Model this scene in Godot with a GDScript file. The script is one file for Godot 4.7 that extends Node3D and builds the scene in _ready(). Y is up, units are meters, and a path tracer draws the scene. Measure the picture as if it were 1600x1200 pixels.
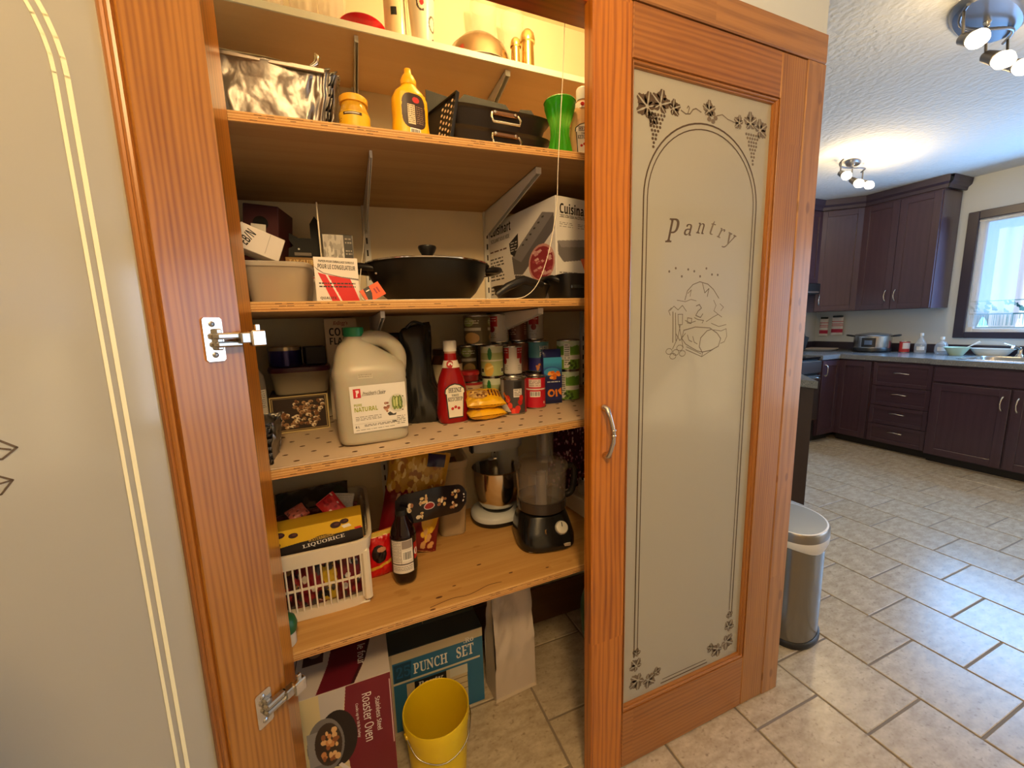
extends Node3D
# A pantry seen from the kitchen: two glazed doors, one swung open, five loaded shelves, and the kitchen beyond.
# x runs along the pantry front, y is up, the fronts of the doors lie in z = 0 and the pantry is behind it (z < 0).

var taken := {}
var mats := {}
var pictures := {}
var rng := RandomNumberGenerator.new()
const EYE := Vector3(0, 1.345, 0.83)
const CEIL := 2.62
const BACK := -0.66
const EX := 5.62      # east kitchen wall
const NZ := -2.5      # north kitchen wall
const SHELVES := {"A": [2.131, 0.0], "B": [1.777, 0.0297], "C": [1.410, 0.01], "D": [1.0585, 0.0287], "E": [0.6065, 0.0187], "F": [0.0, 0.0]}


func sy(s: String, x: float) -> float:
	return SHELVES[s][0] + SHELVES[s][1] * (x - 0.2)

func on(s: String, x: float, z: float, up := 0.0) -> Vector3:
	return Vector3(x, sy(s, x) + 0.0006 + up, z)

# ---------- naming ----------
func numbered(n: String) -> String:
	if not taken.has(n):
		taken[n] = 0
		return n
	taken[n] += 1
	return "%s_%03d" % [n, taken[n]]

func tag(o: Node3D, label: String, category: String, group := "", kind := "") -> Node3D:
	o.set_meta("label", label)
	o.set_meta("category", category)
	if group: o.set_meta("group", group)
	if kind: o.set_meta("kind", kind)
	return o

func thing(n: String, label: String, category: String, at := Vector3.ZERO, turn := 0.0, group := "", kind := "") -> Node3D:
	var o := Node3D.new()
	o.name = numbered(n)
	add_child(o)
	o.position = at
	o.rotation.y = turn
	tag(o, label, category, group, kind)
	return o

func part(n: String, what, m: Material, to: Node3D, at := Vector3.ZERO, rot := Vector3.ZERO) -> MeshInstance3D:
	var o := MeshInstance3D.new()
	o.name = n
	o.mesh = what.commit() if what is SurfaceTool else what
	o.material_override = null
	for i in o.mesh.get_surface_count():
		o.set_surface_override_material(i, m)
	to.add_child(o, true)
	o.position = at
	o.rotation = rot
	return o

func solo(n: String, what, m: Material, label: String, category: String, at := Vector3.ZERO, turn := 0.0, group := "", kind := "") -> MeshInstance3D:
	var o := part(numbered(n), what, m, self, at, Vector3(0, turn, 0))
	tag(o, label, category, group, kind)
	return o

func dup(src: Node3D, n: String, label: String, at: Vector3, turn := 0.0) -> Node3D:
	var c: Node3D = src.duplicate()
	c.name = numbered(n)
	add_child(c)
	c.position = at
	c.rotation.y = turn
	c.set_meta("label", label)
	return c

# ---------- materials ----------
func mat(c: Color, rough := 0.6, metal := 0.0) -> StandardMaterial3D:
	var key := "%s %.2f %.2f" % [c.to_html(), rough, metal]
	if mats.has(key): return mats[key]
	var m := StandardMaterial3D.new()
	m.albedo_color = c
	m.roughness = rough
	m.metallic = metal
	mats[key] = m
	return m

func c8(r: int, g: int, b: int) -> Color:
	return Color8(r, g, b)

func clear(c: Color, alpha := 0.15, rough := 0.06) -> StandardMaterial3D:
	var m := StandardMaterial3D.new()
	m.albedo_color = Color(c, alpha)
	m.transparency = BaseMaterial3D.TRANSPARENCY_ALPHA
	m.roughness = rough
	return m

func milky(c: Color, alpha: float, rough := 0.4) -> StandardMaterial3D:   # thin translucent plastic
	var m := StandardMaterial3D.new()
	m.albedo_color = Color(c, alpha)
	m.transparency = BaseMaterial3D.TRANSPARENCY_ALPHA
	m.roughness = rough
	m.backlight_enabled = true
	m.backlight = Color(0.6, 0.6, 0.6)
	return m

func texm(im: Image, rough := 0.55, metal := 0.0) -> StandardMaterial3D:
	if not pictures.has(im): pictures[im] = ImageTexture.create_from_image(im)
	var m := StandardMaterial3D.new()
	m.albedo_texture = pictures[im]
	m.roughness = rough
	m.metallic = metal
	return m

func noise(sd: int, f: float, oct := 4) -> FastNoiseLite:
	var n := FastNoiseLite.new()
	n.seed = sd
	n.frequency = f
	n.fractal_octaves = oct
	n.noise_type = FastNoiseLite.TYPE_SIMPLEX_SMOOTH
	return n

# wood with its grain along v; the picture is 0.4 m by 1.6 m
func wood(a: Color, b: Color, lines: float, sd: int, rough := 0.32, sharp := 2.0, knots := 0) -> StandardMaterial3D:
	var w := 256
	var h := 512
	var im := Image.create(w, h, false, Image.FORMAT_RGB8)
	var n1 := noise(sd, 1.0, 3)
	var n2 := noise(sd + 1, 1.0, 2)
	rng.seed = sd
	var ks := []
	for k in knots:
		ks.append(Vector3(rng.randf() * 0.4, rng.randf() * 1.6, rng.randf_range(0.006, 0.012)))
	for y in h:
		for x in w:
			var u := 0.4 * x / w
			var v := 1.6 * y / h
			var uu := u + 0.012 * n1.get_noise_2d(u * 3.0, v * 0.9)
			var dark := 0.0
			for k in ks:
				var d := Vector2((u - k.x), (v - k.y) * 0.45).length()
				uu += 0.010 * exp(-d * d / (k.z * k.z * 9.0)) * signf(u - k.x)
				dark = maxf(dark, 1.0 - smoothstep(k.z * 0.5, k.z, d))
			var s := 0.5 + 0.5 * sin(TAU * uu * lines + 2.6 * n1.get_noise_2d(u * 22.0, v * 1.2))
			s = pow(s, sharp) * (0.75 + 0.4 * n1.get_noise_2d(u * 50.0 + 9.0, v * 1.6))
			var fine := n2.get_noise_2d(u * 160.0, v * 5.0)
			var wide := n1.get_noise_2d(u * 9.0 + 40.0, v * 1.1)
			var t := clampf(0.62 * s + 0.22 * fine + 0.28 * wide + dark * 0.8, 0.0, 1.0)
			im.set_pixel(x, y, a.lerp(b, t))
	var m := texm(im, rough)
	m.uv1_scale = Vector3(2.5, 0.625, 1)
	m.clearcoat_enabled = true
	m.clearcoat = 0.35
	m.clearcoat_roughness = 0.18
	return m

# ---------- painting labels ----------
func img(w: int, h: int, c: Color) -> Image:
	var im := Image.create(w, h, false, Image.FORMAT_RGB8)
	im.fill(c)
	return im

func rect(im: Image, x: float, y: float, w: float, h: float, c: Color) -> void:
	var W := im.get_width()
	var H := im.get_height()
	im.fill_rect(Rect2i(int(x * W), int(y * H), maxi(1, int(w * W)), maxi(1, int(h * H))), c)

func ell(im: Image, cx: float, cy: float, rx: float, ry: float, c: Color) -> void:
	var W := im.get_width()
	var H := im.get_height()
	for y in range(maxi(0, int((cy - ry) * H)), mini(H, int((cy + ry) * H) + 1)):
		for x in range(maxi(0, int((cx - rx) * W)), mini(W, int((cx + rx) * W) + 1)):
			var dx := ((x + 0.5) / W - cx) / rx
			var dy := ((y + 0.5) / H - cy) / ry
			if dx * dx + dy * dy < 1.0: im.set_pixel(x, y, c)

func poly(im: Image, pts: Array, c: Color) -> void:
	var W := im.get_width()
	var H := im.get_height()
	var p := PackedVector2Array()
	for q in pts: p.append(Vector2(q[0] * W, q[1] * H))
	var lo := p[0]
	var hi := p[0]
	for q in p:
		lo = lo.min(q)
		hi = hi.max(q)
	for y in range(maxi(0, int(lo.y)), mini(H, int(hi.y) + 1)):
		for x in range(maxi(0, int(lo.x)), mini(W, int(hi.x) + 1)):
			if Geometry2D.is_point_in_polygon(Vector2(x + 0.5, y + 0.5), p): im.set_pixel(x, y, c)

func blots(im: Image, sd: int, n: int, box: Rect2, r: Vector2, cols: Array) -> void:
	rng.seed = sd
	for i in n:
		ell(im, box.position.x + rng.randf() * box.size.x, box.position.y + rng.randf() * box.size.y, rng.randf_range(r.x, r.y), rng.randf_range(r.x, r.y), cols[rng.randi() % cols.size()])

func smallprint(im: Image, sd: int, box: Rect2, rows: int, c: Color) -> void:   # rows of unreadably small type
	rng.seed = sd
	var rh := box.size.y / rows
	for i in rows:
		var x := box.position.x
		while x < box.end.x - 0.01:
			var w := minf(rng.randf_range(0.02, 0.09), box.end.x - x)
			rect(im, x, box.position.y + i * rh, w, rh * 0.45, c)
			x += w + 0.015

func barcode(im: Image, sd: int, box: Rect2) -> void:
	rng.seed = sd
	rect(im, box.position.x, box.position.y, box.size.x, box.size.y, Color(0.95, 0.95, 0.93))
	var x := box.position.x + box.size.x * 0.08
	while x < box.end.x - box.size.x * 0.1:
		var w := box.size.x * rng.randf_range(0.02, 0.06)
		rect(im, x, box.position.y + box.size.y * 0.1, w, box.size.y * 0.75, Color(0.08, 0.08, 0.08))
		x += w + box.size.x * rng.randf_range(0.02, 0.05)

# ---------- shapes ----------
func st() -> SurfaceTool:
	var s := SurfaceTool.new()
	s.begin(Mesh.PRIMITIVE_TRIANGLES)
	return s

func tri(s: SurfaceTool, p: Array, n: Array, u: Array) -> void:
	var a: Vector3 = p[0]
	var b: Vector3 = p[1]
	var c: Vector3 = p[2]
	var o: Array = [0, 1, 2]
	if (a - c).cross(a - b).dot(n[0] + n[1] + n[2]) < 0.0: o = [0, 2, 1]
	for i in o:
		s.set_normal(n[i])
		s.set_uv(u[i])
		s.add_vertex(p[i])

func quad(s: SurfaceTool, a: Vector3, b: Vector3, c: Vector3, d: Vector3, out: Vector3, uv := []) -> void:
	var n := (b - a).cross(c - a)
	if n.length() < 1e-12: n = (c - a).cross(d - a)
	n = n.normalized()
	if n.dot(out) < 0.0: n = -n
	if uv.is_empty(): uv = [Vector2(0, 1), Vector2(1, 1), Vector2(1, 0), Vector2(0, 0)]
	tri(s, [a, b, c], [n, n, n], [uv[0], uv[1], uv[2]])
	tri(s, [a, c, d], [n, n, n], [uv[0], uv[2], uv[3]])

# a box with chamfered edges; uv in metres, v along the axis «grain»
func box(s: SurfaceTool, c: Vector3, d: Vector3, ch := 0.0, grain := 1, b := Basis(), seedy := 0.0) -> void:
	var h := d * 0.5
	ch = minf(ch, minf(h.x, minf(h.y, h.z)) * 0.9)
	var off := Vector2(fposmod(c.x * 3.7 + c.z * 1.3 + seedy, 0.4), fposmod(c.y * 2.1 + seedy * 1.7, 1.6))
	for ax in 3:
		var a1 := (ax + 1) % 3
		var a2 := (ax + 2) % 3
		for sg in [-1.0, 1.0]:
			var q := []
			var uv := []
			for k in [[-1, -1], [1, -1], [1, 1], [-1, 1]]:
				var p := Vector3.ZERO
				p[ax] = sg * h[ax]
				p[a1] = k[0] * (h[a1] - ch)
				p[a2] = k[1] * (h[a2] - ch)
				var gv := grain if grain != ax else a2
				var gu := a1 if gv == a2 else a2
				q.append(c + b * p)
				uv.append(Vector2(p[gu], p[gv]) + off)
			var out := Vector3.ZERO
			out[ax] = sg
			quad(s, q[0], q[1], q[2], q[3], b * out, uv)
	if ch <= 0.0: return
	for ax in 3:
		var a1 := (ax + 1) % 3
		var a2 := (ax + 2) % 3
		for s1 in [-1.0, 1.0]:
			for s2 in [-1.0, 1.0]:
				var q := []
				var uv := []
				for k in [[-1, 0], [1, 0], [1, 1], [-1, 1]]:
					var p := Vector3.ZERO
					p[ax] = k[0] * (h[ax] - ch)
					p[a1] = s1 * (h[a1] - (0.0 if k[1] == 0 else ch))
					p[a2] = s2 * (h[a2] - (ch if k[1] == 0 else 0.0))
					q.append(c + b * p)
					uv.append((Vector2(0.001 * k[1], p[ax]) if ax == grain else Vector2(p[ax], 0.001 * k[1])) + off)
				var out := Vector3.ZERO
				out[a1] = s1
				out[a2] = s2
				quad(s, q[0], q[1], q[2], q[3], b * out, uv)
	for sx in [-1.0, 1.0]:
		for sv in [-1.0, 1.0]:
			for sz in [-1.0, 1.0]:
				var k := Vector3(sx, sv, sz)
				var n := b * k.normalized()
				var p := []
				for ax in 3:
					var q := k * (h - Vector3(ch, ch, ch))
					q[ax] = k[ax] * h[ax]
					p.append(c + b * q)
				tri(s, p, [n, n, n], [off, off, off])

func boxm(d: Vector3, ch := 0.0, grain := 1) -> SurfaceTool:   # standing on y = 0
	var s := st()
	box(s, Vector3(0, d.y / 2, 0), d, ch, grain)
	return s

# smooth sheet over rows of points; normals as dv x du, turned by «flip»
func sheet(s: SurfaceTool, P: Array, wrap := false, flip := false, uv := Rect2(0, 0, 1, 1)) -> void:
	var R := P.size()
	var C: int = P[0].size()
	var N := []
	for i in R:
		var row := PackedVector3Array()
		for j in C:
			var n := Vector3.ZERO
			for k in [0, 1, -1, 2, -2]:
				var ii := clampi(i + k, 0, R - 1)
				var l: int = j - 1
				var r: int = j + 1
				if wrap:
					if l < 0: l = C - 2
					if r > C - 1: r = 1
				l = maxi(l, 0)
				r = mini(r, C - 1)
				var du: Vector3 = P[ii][r] - P[ii][l]
				var dv: Vector3 = P[mini(i + 1, R - 1)][j] - P[maxi(i - 1, 0)][j]
				n = dv.cross(du)
				if n.length() > 1e-10: break
			n = n.normalized()
			row.append(-n if flip else n)
		N.append(row)
	for i in R - 1:
		for j in C - 1:
			var u := [uv.position + uv.size * Vector2(float(j) / (C - 1), 1.0 - float(i) / (R - 1)), uv.position + uv.size * Vector2(float(j + 1) / (C - 1), 1.0 - float(i) / (R - 1)), uv.position + uv.size * Vector2(float(j + 1) / (C - 1), 1.0 - float(i + 1) / (R - 1)), uv.position + uv.size * Vector2(float(j) / (C - 1), 1.0 - float(i + 1) / (R - 1))]
			var a: Vector3 = P[i][j]
			var b: Vector3 = P[i][j + 1]
			var c: Vector3 = P[i + 1][j + 1]
			var d: Vector3 = P[i + 1][j]
			if a.distance_squared_to(b) > 1e-14: tri(s, [a, b, c], [N[i][j], N[i][j + 1], N[i + 1][j + 1]], [u[0], u[1], u[2]])
			if c.distance_squared_to(d) > 1e-14: tri(s, [a, c, d], [N[i][j], N[i + 1][j + 1], N[i + 1][j]], [u[0], u[2], u[3]])

# turned round the y axis; profile of (radius, height) going up the outside; creases where it bends sharply
func lathe(s: SurfaceTool, prof: Array, seg := 32, c := Vector3.ZERO, b := Basis(), flip := false, uv := Rect2(0, 0, 1, 1), arc := TAU, a0 := 0.0) -> void:
	var run := [prof[0]]
	for i in range(1, prof.size()):
		run.append(prof[i])
		var ends := i == prof.size() - 1
		if not ends:
			var d1: Vector2 = (prof[i] - prof[i - 1]).normalized()
			var d2: Vector2 = (prof[i + 1] - prof[i]).normalized()
			ends = d1.dot(d2) < 0.72
		if ends:
			var P := []
			for q in run:
				var row := PackedVector3Array()
				for j in seg + 1:
					var a := a0 + arc * (j % seg if is_equal_approx(arc, TAU) else j) / seg
					row.append(c + b * Vector3(q.x * sin(a), q.y, q.x * cos(a)))
				P.append(row)
			sheet(s, P, is_equal_approx(arc, TAU), not flip, uv)
			run = [prof[i]]

func lat(prof: Array, seg := 32) -> SurfaceTool:
	var s := st()
	lathe(s, prof, seg)
	return s

func v2(a: Array) -> Array:
	var o := []
	for i in range(0, a.size(), 2): o.append(Vector2(a[i], a[i + 1]))
	return o

# stacked rounded-rectangle rings: each [y, half x, half z, squareness, centre x, centre z]
func loft(s: SurfaceTool, rings: Array, seg := 40, caps := true, flip := false) -> void:
	var P := []
	for r in rings:
		var row := PackedVector3Array()
		for j in seg + 1:
			var a := TAU * (j % seg) / seg
			var e: float = 2.0 / r[3]
			row.append(Vector3((r[4] if r.size() > 4 else 0.0) + r[1] * signf(sin(a)) * pow(absf(sin(a)), e), r[0], (r[5] if r.size() > 5 else 0.0) + r[2] * signf(cos(a)) * pow(absf(cos(a)), e)))
		P.append(row)
	# crease where the outline bends sharply
	var run := [P[0]]
	for i in range(1, P.size()):
		run.append(P[i])
		var ends := i == P.size() - 1
		if not ends:
			var d1 := Vector2(rings[i][1] - rings[i - 1][1], rings[i][0] - rings[i - 1][0]).normalized()
			var d2 := Vector2(rings[i + 1][1] - rings[i][1], rings[i + 1][0] - rings[i][0]).normalized()
			ends = d1.dot(d2) < 0.6
		if ends:
			sheet(s, run, true, not flip)
			run = [P[i]]
	if caps:
		for e in [0, P.size() - 1]:
			var m := Vector3.ZERO
			for j in seg: m += P[e][j]
			m /= seg
			var n := Vector3(0, -1 if e == 0 else 1, 0)
			for j in seg: tri(s, [m, P[e][j], P[e][j + 1]], [n, n, n], [Vector2(0.5, 0.5), Vector2.ZERO, Vector2.ONE])

func tube(s: SurfaceTool, pts: Array, r, seg := 8, caps := true) -> void:
	var P := []
	var up := Vector3.UP
	for i in pts.size():
		var t: Vector3 = (pts[mini(i + 1, pts.size() - 1)] - pts[maxi(i - 1, 0)]).normalized()
		if absf(t.dot(up)) > 0.95: up = Vector3.RIGHT if absf(t.x) < 0.9 else Vector3.FORWARD
		var x := t.cross(up).normalized()
		up = x.cross(t).normalized()
		var rr: float = r[i] if r is Array else r
		var row := PackedVector3Array()
		for j in seg + 1:
			var a := TAU * (j % seg) / seg
			row.append(pts[i] + rr * (x * cos(a) + up * sin(a)))
		P.append(row)
	sheet(s, P, true, false)
	if caps:
		for e in [0, P.size() - 1]:
			var n: Vector3 = (pts[0] - pts[1]) if e == 0 else (pts[-1] - pts[-2])
			n = n.normalized()
			for j in seg: tri(s, [pts[e], P[e][j], P[e][j + 1]], [n, n, n], [Vector2.ZERO, Vector2.ZERO, Vector2.ZERO])

func curve(pts: Array, n := 6) -> Array:   # a smooth line through points
	var o := []
	for i in pts.size() - 1:
		var p0: Vector3 = pts[maxi(i - 1, 0)]
		var p3: Vector3 = pts[mini(i + 2, pts.size() - 1)]
		for k in n: o.append(pts[i].cubic_interpolate(pts[i + 1], p0, p3, float(k) / n))
	o.append(pts[-1])
	return o

# a flat outline in xy given depth along z (0 .. depth), with its front edge chamfered
func prism(s: SurfaceTool, poly2: Array, depth: float, xf := Transform3D(), ch := 0.0) -> void:
	var p := PackedVector2Array(poly2)
	if Geometry2D.is_polygon_clockwise(p): p.reverse()
	var inner := p
	if ch > 0.0:
		var o := Geometry2D.offset_polygon(p, -ch)
		if o.size() == 1 and o[0].size() == p.size(): inner = o[0]
		else: ch = 0.0
	var t := Geometry2D.triangulate_polygon(p)
	for side in 2:
		var z := 0.0 if side == 0 else depth
		var q := p
		var n := xf.basis * Vector3(0, 0, -1 if side == 0 else 1)
		for i in range(0, t.size(), 3):
			var a := []
			var u := []
			for k in 3:
				a.append(xf * Vector3(q[t[i + k]].x, q[t[i + k]].y, z))
				u.append(q[t[i + k]])
			tri(s, a, [n, n, n], u)
	for i in p.size():
		var a := p[i]
		var b := p[(i + 1) % p.size()]
		var e := b - a
		var out := xf.basis * Vector3(e.y, -e.x, 0).normalized()
		quad(s, xf * Vector3(a.x, a.y, 0), xf * Vector3(b.x, b.y, 0), xf * Vector3(b.x, b.y, depth), xf * Vector3(a.x, a.y, depth), out, [Vector2(0, 0), Vector2(e.length(), 0), Vector2(e.length(), depth), Vector2(0, depth)])

# a filled bag standing in xy: w wide, h high, t thick, wrinkled
func pillow(s: SurfaceTool, w: float, h: float, t: float, wr: float, sd: int, nx := 18, ny := 22, square := 2.6) -> void:
	var n := noise(sd, 1.0, 3)
	for side in [1.0, -1.0]:
		var P := []
		for i in ny + 1:
			var row := PackedVector3Array()
			for j in nx + 1:
				var u := 2.0 * j / nx - 1.0
				var v := 2.0 * i / ny - 1.0
				var th := maxf(0.0, 1.0 - pow(absf(u), square)) * maxf(0.0, 1.0 - pow(absf(v), square + 0.6))
				var bump := wr * n.get_noise_3d(u * 2.2, v * 2.6, side * 3.0) + wr * 0.6 * n.get_noise_3d(u * 5.0, v * 6.0, side * 7.0)
				row.append(Vector3(u * w * 0.5 * (1.0 - 0.05 * (1.0 - v * v)), (v + 1.0) * h * 0.5, side * (0.5 * t * sqrt(th) + 0.0007) + bump * minf(1.0, th * 3.0)))
			P.append(row)
		sheet(s, P, false, side > 0.0)

func print_on(n: String, to: Node3D, im: Image, w: float, h: float, at: Vector3, rot := Vector3.ZERO, rough := 0.5) -> MeshInstance3D:
	var s := st()
	quad(s, Vector3(-w / 2, -h / 2, 0), Vector3(w / 2, -h / 2, 0), Vector3(w / 2, h / 2, 0), Vector3(-w / 2, h / 2, 0), Vector3(0, 0, 1))
	return part(n, s, texm(im, rough), to, at, rot)

# lettering w wide and h high, facing +z; bent round a cylinder of radius «bend» when given
func text(to: Node3D, t: String, w: float, h: float, m: Material, at: Vector3, rot := Vector3.ZERO, serif := false, bold := true, bend := 0.0, slant := 0.0, n := "lettering") -> MeshInstance3D:
	var tm := TextMesh.new()
	var f := SystemFont.new()
	f.font_names = PackedStringArray(["Droid Serif" if serif else "Droid Sans"])
	f.font_weight = 700 if bold else 400
	tm.font = f
	tm.text = t
	tm.font_size = 40
	tm.pixel_size = 0.01
	tm.depth = 0.001
	tm.curve_step = 2.0
	var arr := tm.get_mesh_arrays() if tm.has_method("get_mesh_arrays") else tm.surface_get_arrays(0)
	var vs: PackedVector3Array = arr[Mesh.ARRAY_VERTEX]
	var ns: PackedVector3Array = arr[Mesh.ARRAY_NORMAL]
	if vs.is_empty(): return null
	var lo := vs[0]
	var hi := vs[0]
	for v in vs:
		lo = lo.min(v)
		hi = hi.max(v)
	var sc := Vector3(w / maxf(hi.x - lo.x, 1e-5), h / maxf(hi.y - lo.y, 1e-5), 1.0)
	var mid := (lo + hi) * 0.5
	for i in vs.size():
		var p := (vs[i] - mid) * sc
		p.z = 0.0004 if vs[i].z > mid.z else 0.0
		p.x += slant * p.y
		if bend > 0.0:
			var a := p.x / bend
			var r := bend + p.z
			p = Vector3(r * sin(a), p.y, r * cos(a))
			ns[i] = ns[i].rotated(Vector3.UP, a)
		vs[i] = p
	arr[Mesh.ARRAY_VERTEX] = vs
	arr[Mesh.ARRAY_NORMAL] = ns
	var am := ArrayMesh.new()
	am.add_surface_from_arrays(Mesh.PRIMITIVE_TRIANGLES, arr)
	return part(n, am, m, to, at, rot)

# flat ribbons, dots and leaves on a pane, all at height z of the pane's own frame
func ribbon(s: SurfaceTool, pts: Array, w: float, z: float, closed := false) -> void:
	var n := pts.size()
	for i in (n if closed else n - 1):
		var a: Vector2 = pts[i]
		var b: Vector2 = pts[(i + 1) % n]
		var d := (b - a).normalized()
		var e := Vector2(-d.y, d.x) * w * 0.5
		a -= d * w * 0.25
		b += d * w * 0.25
		quad(s, Vector3(a.x - e.x, a.y - e.y, z), Vector3(b.x - e.x, b.y - e.y, z), Vector3(b.x + e.x, b.y + e.y, z), Vector3(a.x + e.x, a.y + e.y, z), Vector3(0, 0, 1 if z > -0.019 else -1))

func flat(s: SurfaceTool, pts: Array, z: float) -> void:
	var p := PackedVector2Array(pts)
	var t := Geometry2D.triangulate_polygon(p)
	var n := Vector3(0, 0, 1 if z > -0.019 else -1)
	for i in range(0, t.size(), 3):
		var a := []
		for k in 3: a.append(Vector3(p[t[i + k]].x, p[t[i + k]].y, z))
		tri(s, a, [n, n, n], [Vector2.ZERO, Vector2.ZERO, Vector2.ZERO])

func disc(s: SurfaceTool, c: Vector2, rx: float, ry: float, z: float, k := 10) -> void:
	var p := []
	for i in k: p.append(c + Vector2(cos(TAU * i / k) * rx, sin(TAU * i / k) * ry))
	flat(s, p, z)

func leaf(s: SurfaceTool, c: Vector2, r: float, rot: float, z: float) -> void:   # a five-lobed vine leaf, its veins left bare
	for k in 5:
		var a := rot + deg_to_rad([0, 62, -62, 128, -128][k])
		var l: float = r * [1.0, 0.92, 0.92, 0.66, 0.66][k]
		for side in [-1.0, 1.0]:
			var pts := []
			for q in [[0.12, 0.03], [0.45, 0.07], [0.95, 0.03], [0.92, 0.16], [0.72, 0.24], [0.66, 0.36], [0.42, 0.36], [0.22, 0.24]]:
				pts.append(c + Vector2(q[0] * l, side * q[1] * l).rotated(a))
			flat(s, pts, z)

func grapes(s: SurfaceTool, top: Vector2, w: float, h: float, z: float, lean := 0.0) -> void:
	var rows := 9
	for i in rows:
		var t := float(i) / (rows - 1)
		var k := maxi(1, int(round((1.0 - t) * 5.0 + 0.6)))
		for j in k:
			disc(s, top + Vector2((j - (k - 1) * 0.5) * w / 5.2 + lean * t, -h * t), w / 5.2 * 0.42, h / rows * 0.44, z, 8)

# ---------- the setting ----------
var M := {}

func make_materials() -> void:
	M.pine = wood(c8(188, 114, 32), c8(118, 56, 8), 62.0, 11, 0.3, 2.2)          # broad dark grain
	M.pine_fine = wood(c8(168, 112, 44), c8(116, 66, 20), 110.0, 23, 0.28, 1.7)
	M.pine_rail = wood(c8(162, 104, 46), c8(116, 66, 24), 75.0, 37, 0.3, 1.2)
	M.pine_case = wood(c8(172, 120, 66), c8(128, 82, 40), 30.0, 41, 0.34, 1.2, 14)
	M.ply = wood(c8(208, 176, 128), c8(196, 158, 106), 14.0, 51, 0.6, 1.0, 8)
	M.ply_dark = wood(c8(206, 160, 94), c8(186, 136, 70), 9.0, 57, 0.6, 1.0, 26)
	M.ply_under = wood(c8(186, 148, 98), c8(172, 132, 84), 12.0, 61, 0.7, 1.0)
	M.bounce_tan = wood(c8(240, 206, 162), c8(234, 198, 152), 10.0, 67, 0.7, 1.0)  # white underside tinted tan for the orange light bounced onto it
	for k in ["ply", "ply_dark", "ply_under", "bounce_tan"]: M[k].clearcoat_enabled = false
	M.board = mat(c8(212, 188, 158), 0.62)
	var e := img(512, 32, c8(214, 170, 106))
	rng.seed = 77
	for i in 32:
		var c: Color = [c8(222, 180, 116), c8(188, 134, 72), c8(226, 186, 124), c8(198, 146, 82), c8(222, 178, 112), c8(176, 120, 60), c8(214, 168, 104)][int(i * 7.0 / 32)]
		for x in 512: e.set_pixel(x, i, c.lerp(c8(150, 100, 50), 0.3 * rng.randf()))
	for i in 26: rect(e, rng.randf(), [0.16, 0.42, 0.72][rng.randi() % 3], rng.randf_range(0.01, 0.045), 0.07, c8(70, 42, 22))
	M.ply_edge = texm(e, 0.7)
	M.wall = mat(c8(226, 208, 170), 0.8)
	M.wall_warm = mat(c8(238, 224, 194), 0.8)
	M.wall_grey = mat(c8(204, 210, 212), 0.8)
	M.white = mat(c8(235, 233, 226), 0.45)
	M.white_metal = mat(c8(228, 228, 224), 0.35)
	M.chrome = mat(c8(222, 218, 210), 0.14, 1.0)
	M.steel = mat(c8(186, 184, 180), 0.26, 1.0)
	M.nickel = mat(c8(206, 198, 186), 0.24, 1.0)
	M.black = mat(c8(24, 23, 24), 0.35)
	M.black_matt = mat(c8(30, 29, 29), 0.6)
	M.ink = mat(c8(26, 24, 24), 0.6)
	M.paper = mat(c8(232, 228, 220), 0.7)
	M.card = mat(c8(196, 160, 112), 0.8)
	M.etch = mat(c8(84, 66, 46), 0.18)
	M.etch_soft = mat(c8(112, 98, 80), 0.25)
	M.etch_pale = mat(c8(240, 232, 190), 0.3)
	var g := StandardMaterial3D.new()
	g.albedo_color = c8(180, 177, 163)
	g.roughness = 0.1
	g.metallic_specular = 0.8
	g.backlight_enabled = true
	g.backlight = Color(0.72, 0.70, 0.64)
	M.frost = g
	M.glass = clear(c8(250, 250, 250), 0.06, 0.03)
	# kitchen cabinets: dark stained wood with a violet cast
	M.cab = wood(c8(70, 50, 60), c8(60, 42, 52), 20.0, 71, 0.3, 1.0)
	M.cab.clearcoat = 0.25
	M.grout = mat(c8(134, 122, 106), 0.75)
	M.tiles = []
	for k in 4:
		var im := Image.create(160, 160, false, Image.FORMAT_RGB8)
		var n := noise(90 + k, 1.0, 5)
		for y in 160:
			for x in 160:
				var a := 0.5 + 0.55 * n.get_noise_2d(x * 0.020, y * 0.045) + 0.25 * n.get_noise_2d(x * 0.11, y * 0.16 + 50)
				var sp := maxf(0.0, n.get_noise_2d(x * 0.06 + 90, y * 0.10) - 0.32) * 1.5
				im.set_pixel(x, y, c8(168, 152, 128).lerp(c8(208, 195, 170), clampf(a, 0, 1)).lerp(c8(120, 104, 86), clampf(sp, 0, 0.6)).lightened(0.03 * k - 0.03))
		var m := texm(im, 0.27)
		m.metallic_specular = 0.55
		M.tiles.append(m)
	# stippled ceiling
	var nt := NoiseTexture2D.new()
	nt.width = 512
	nt.height = 512
	nt.seamless = true
	nt.noise = noise(5, 0.03, 4)
	var cm := StandardMaterial3D.new()
	cm.albedo_color = c8(208, 209, 208)
	cm.roughness = 0.85
	cm.heightmap_enabled = true
	cm.heightmap_texture = nt
	cm.heightmap_scale = 0.45
	cm.uv1_triplanar = true
	cm.uv1_world_triplanar = true
	cm.uv1_scale = Vector3(1.4, 1.4, 1.4)
	M.ceiling = cm


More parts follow.
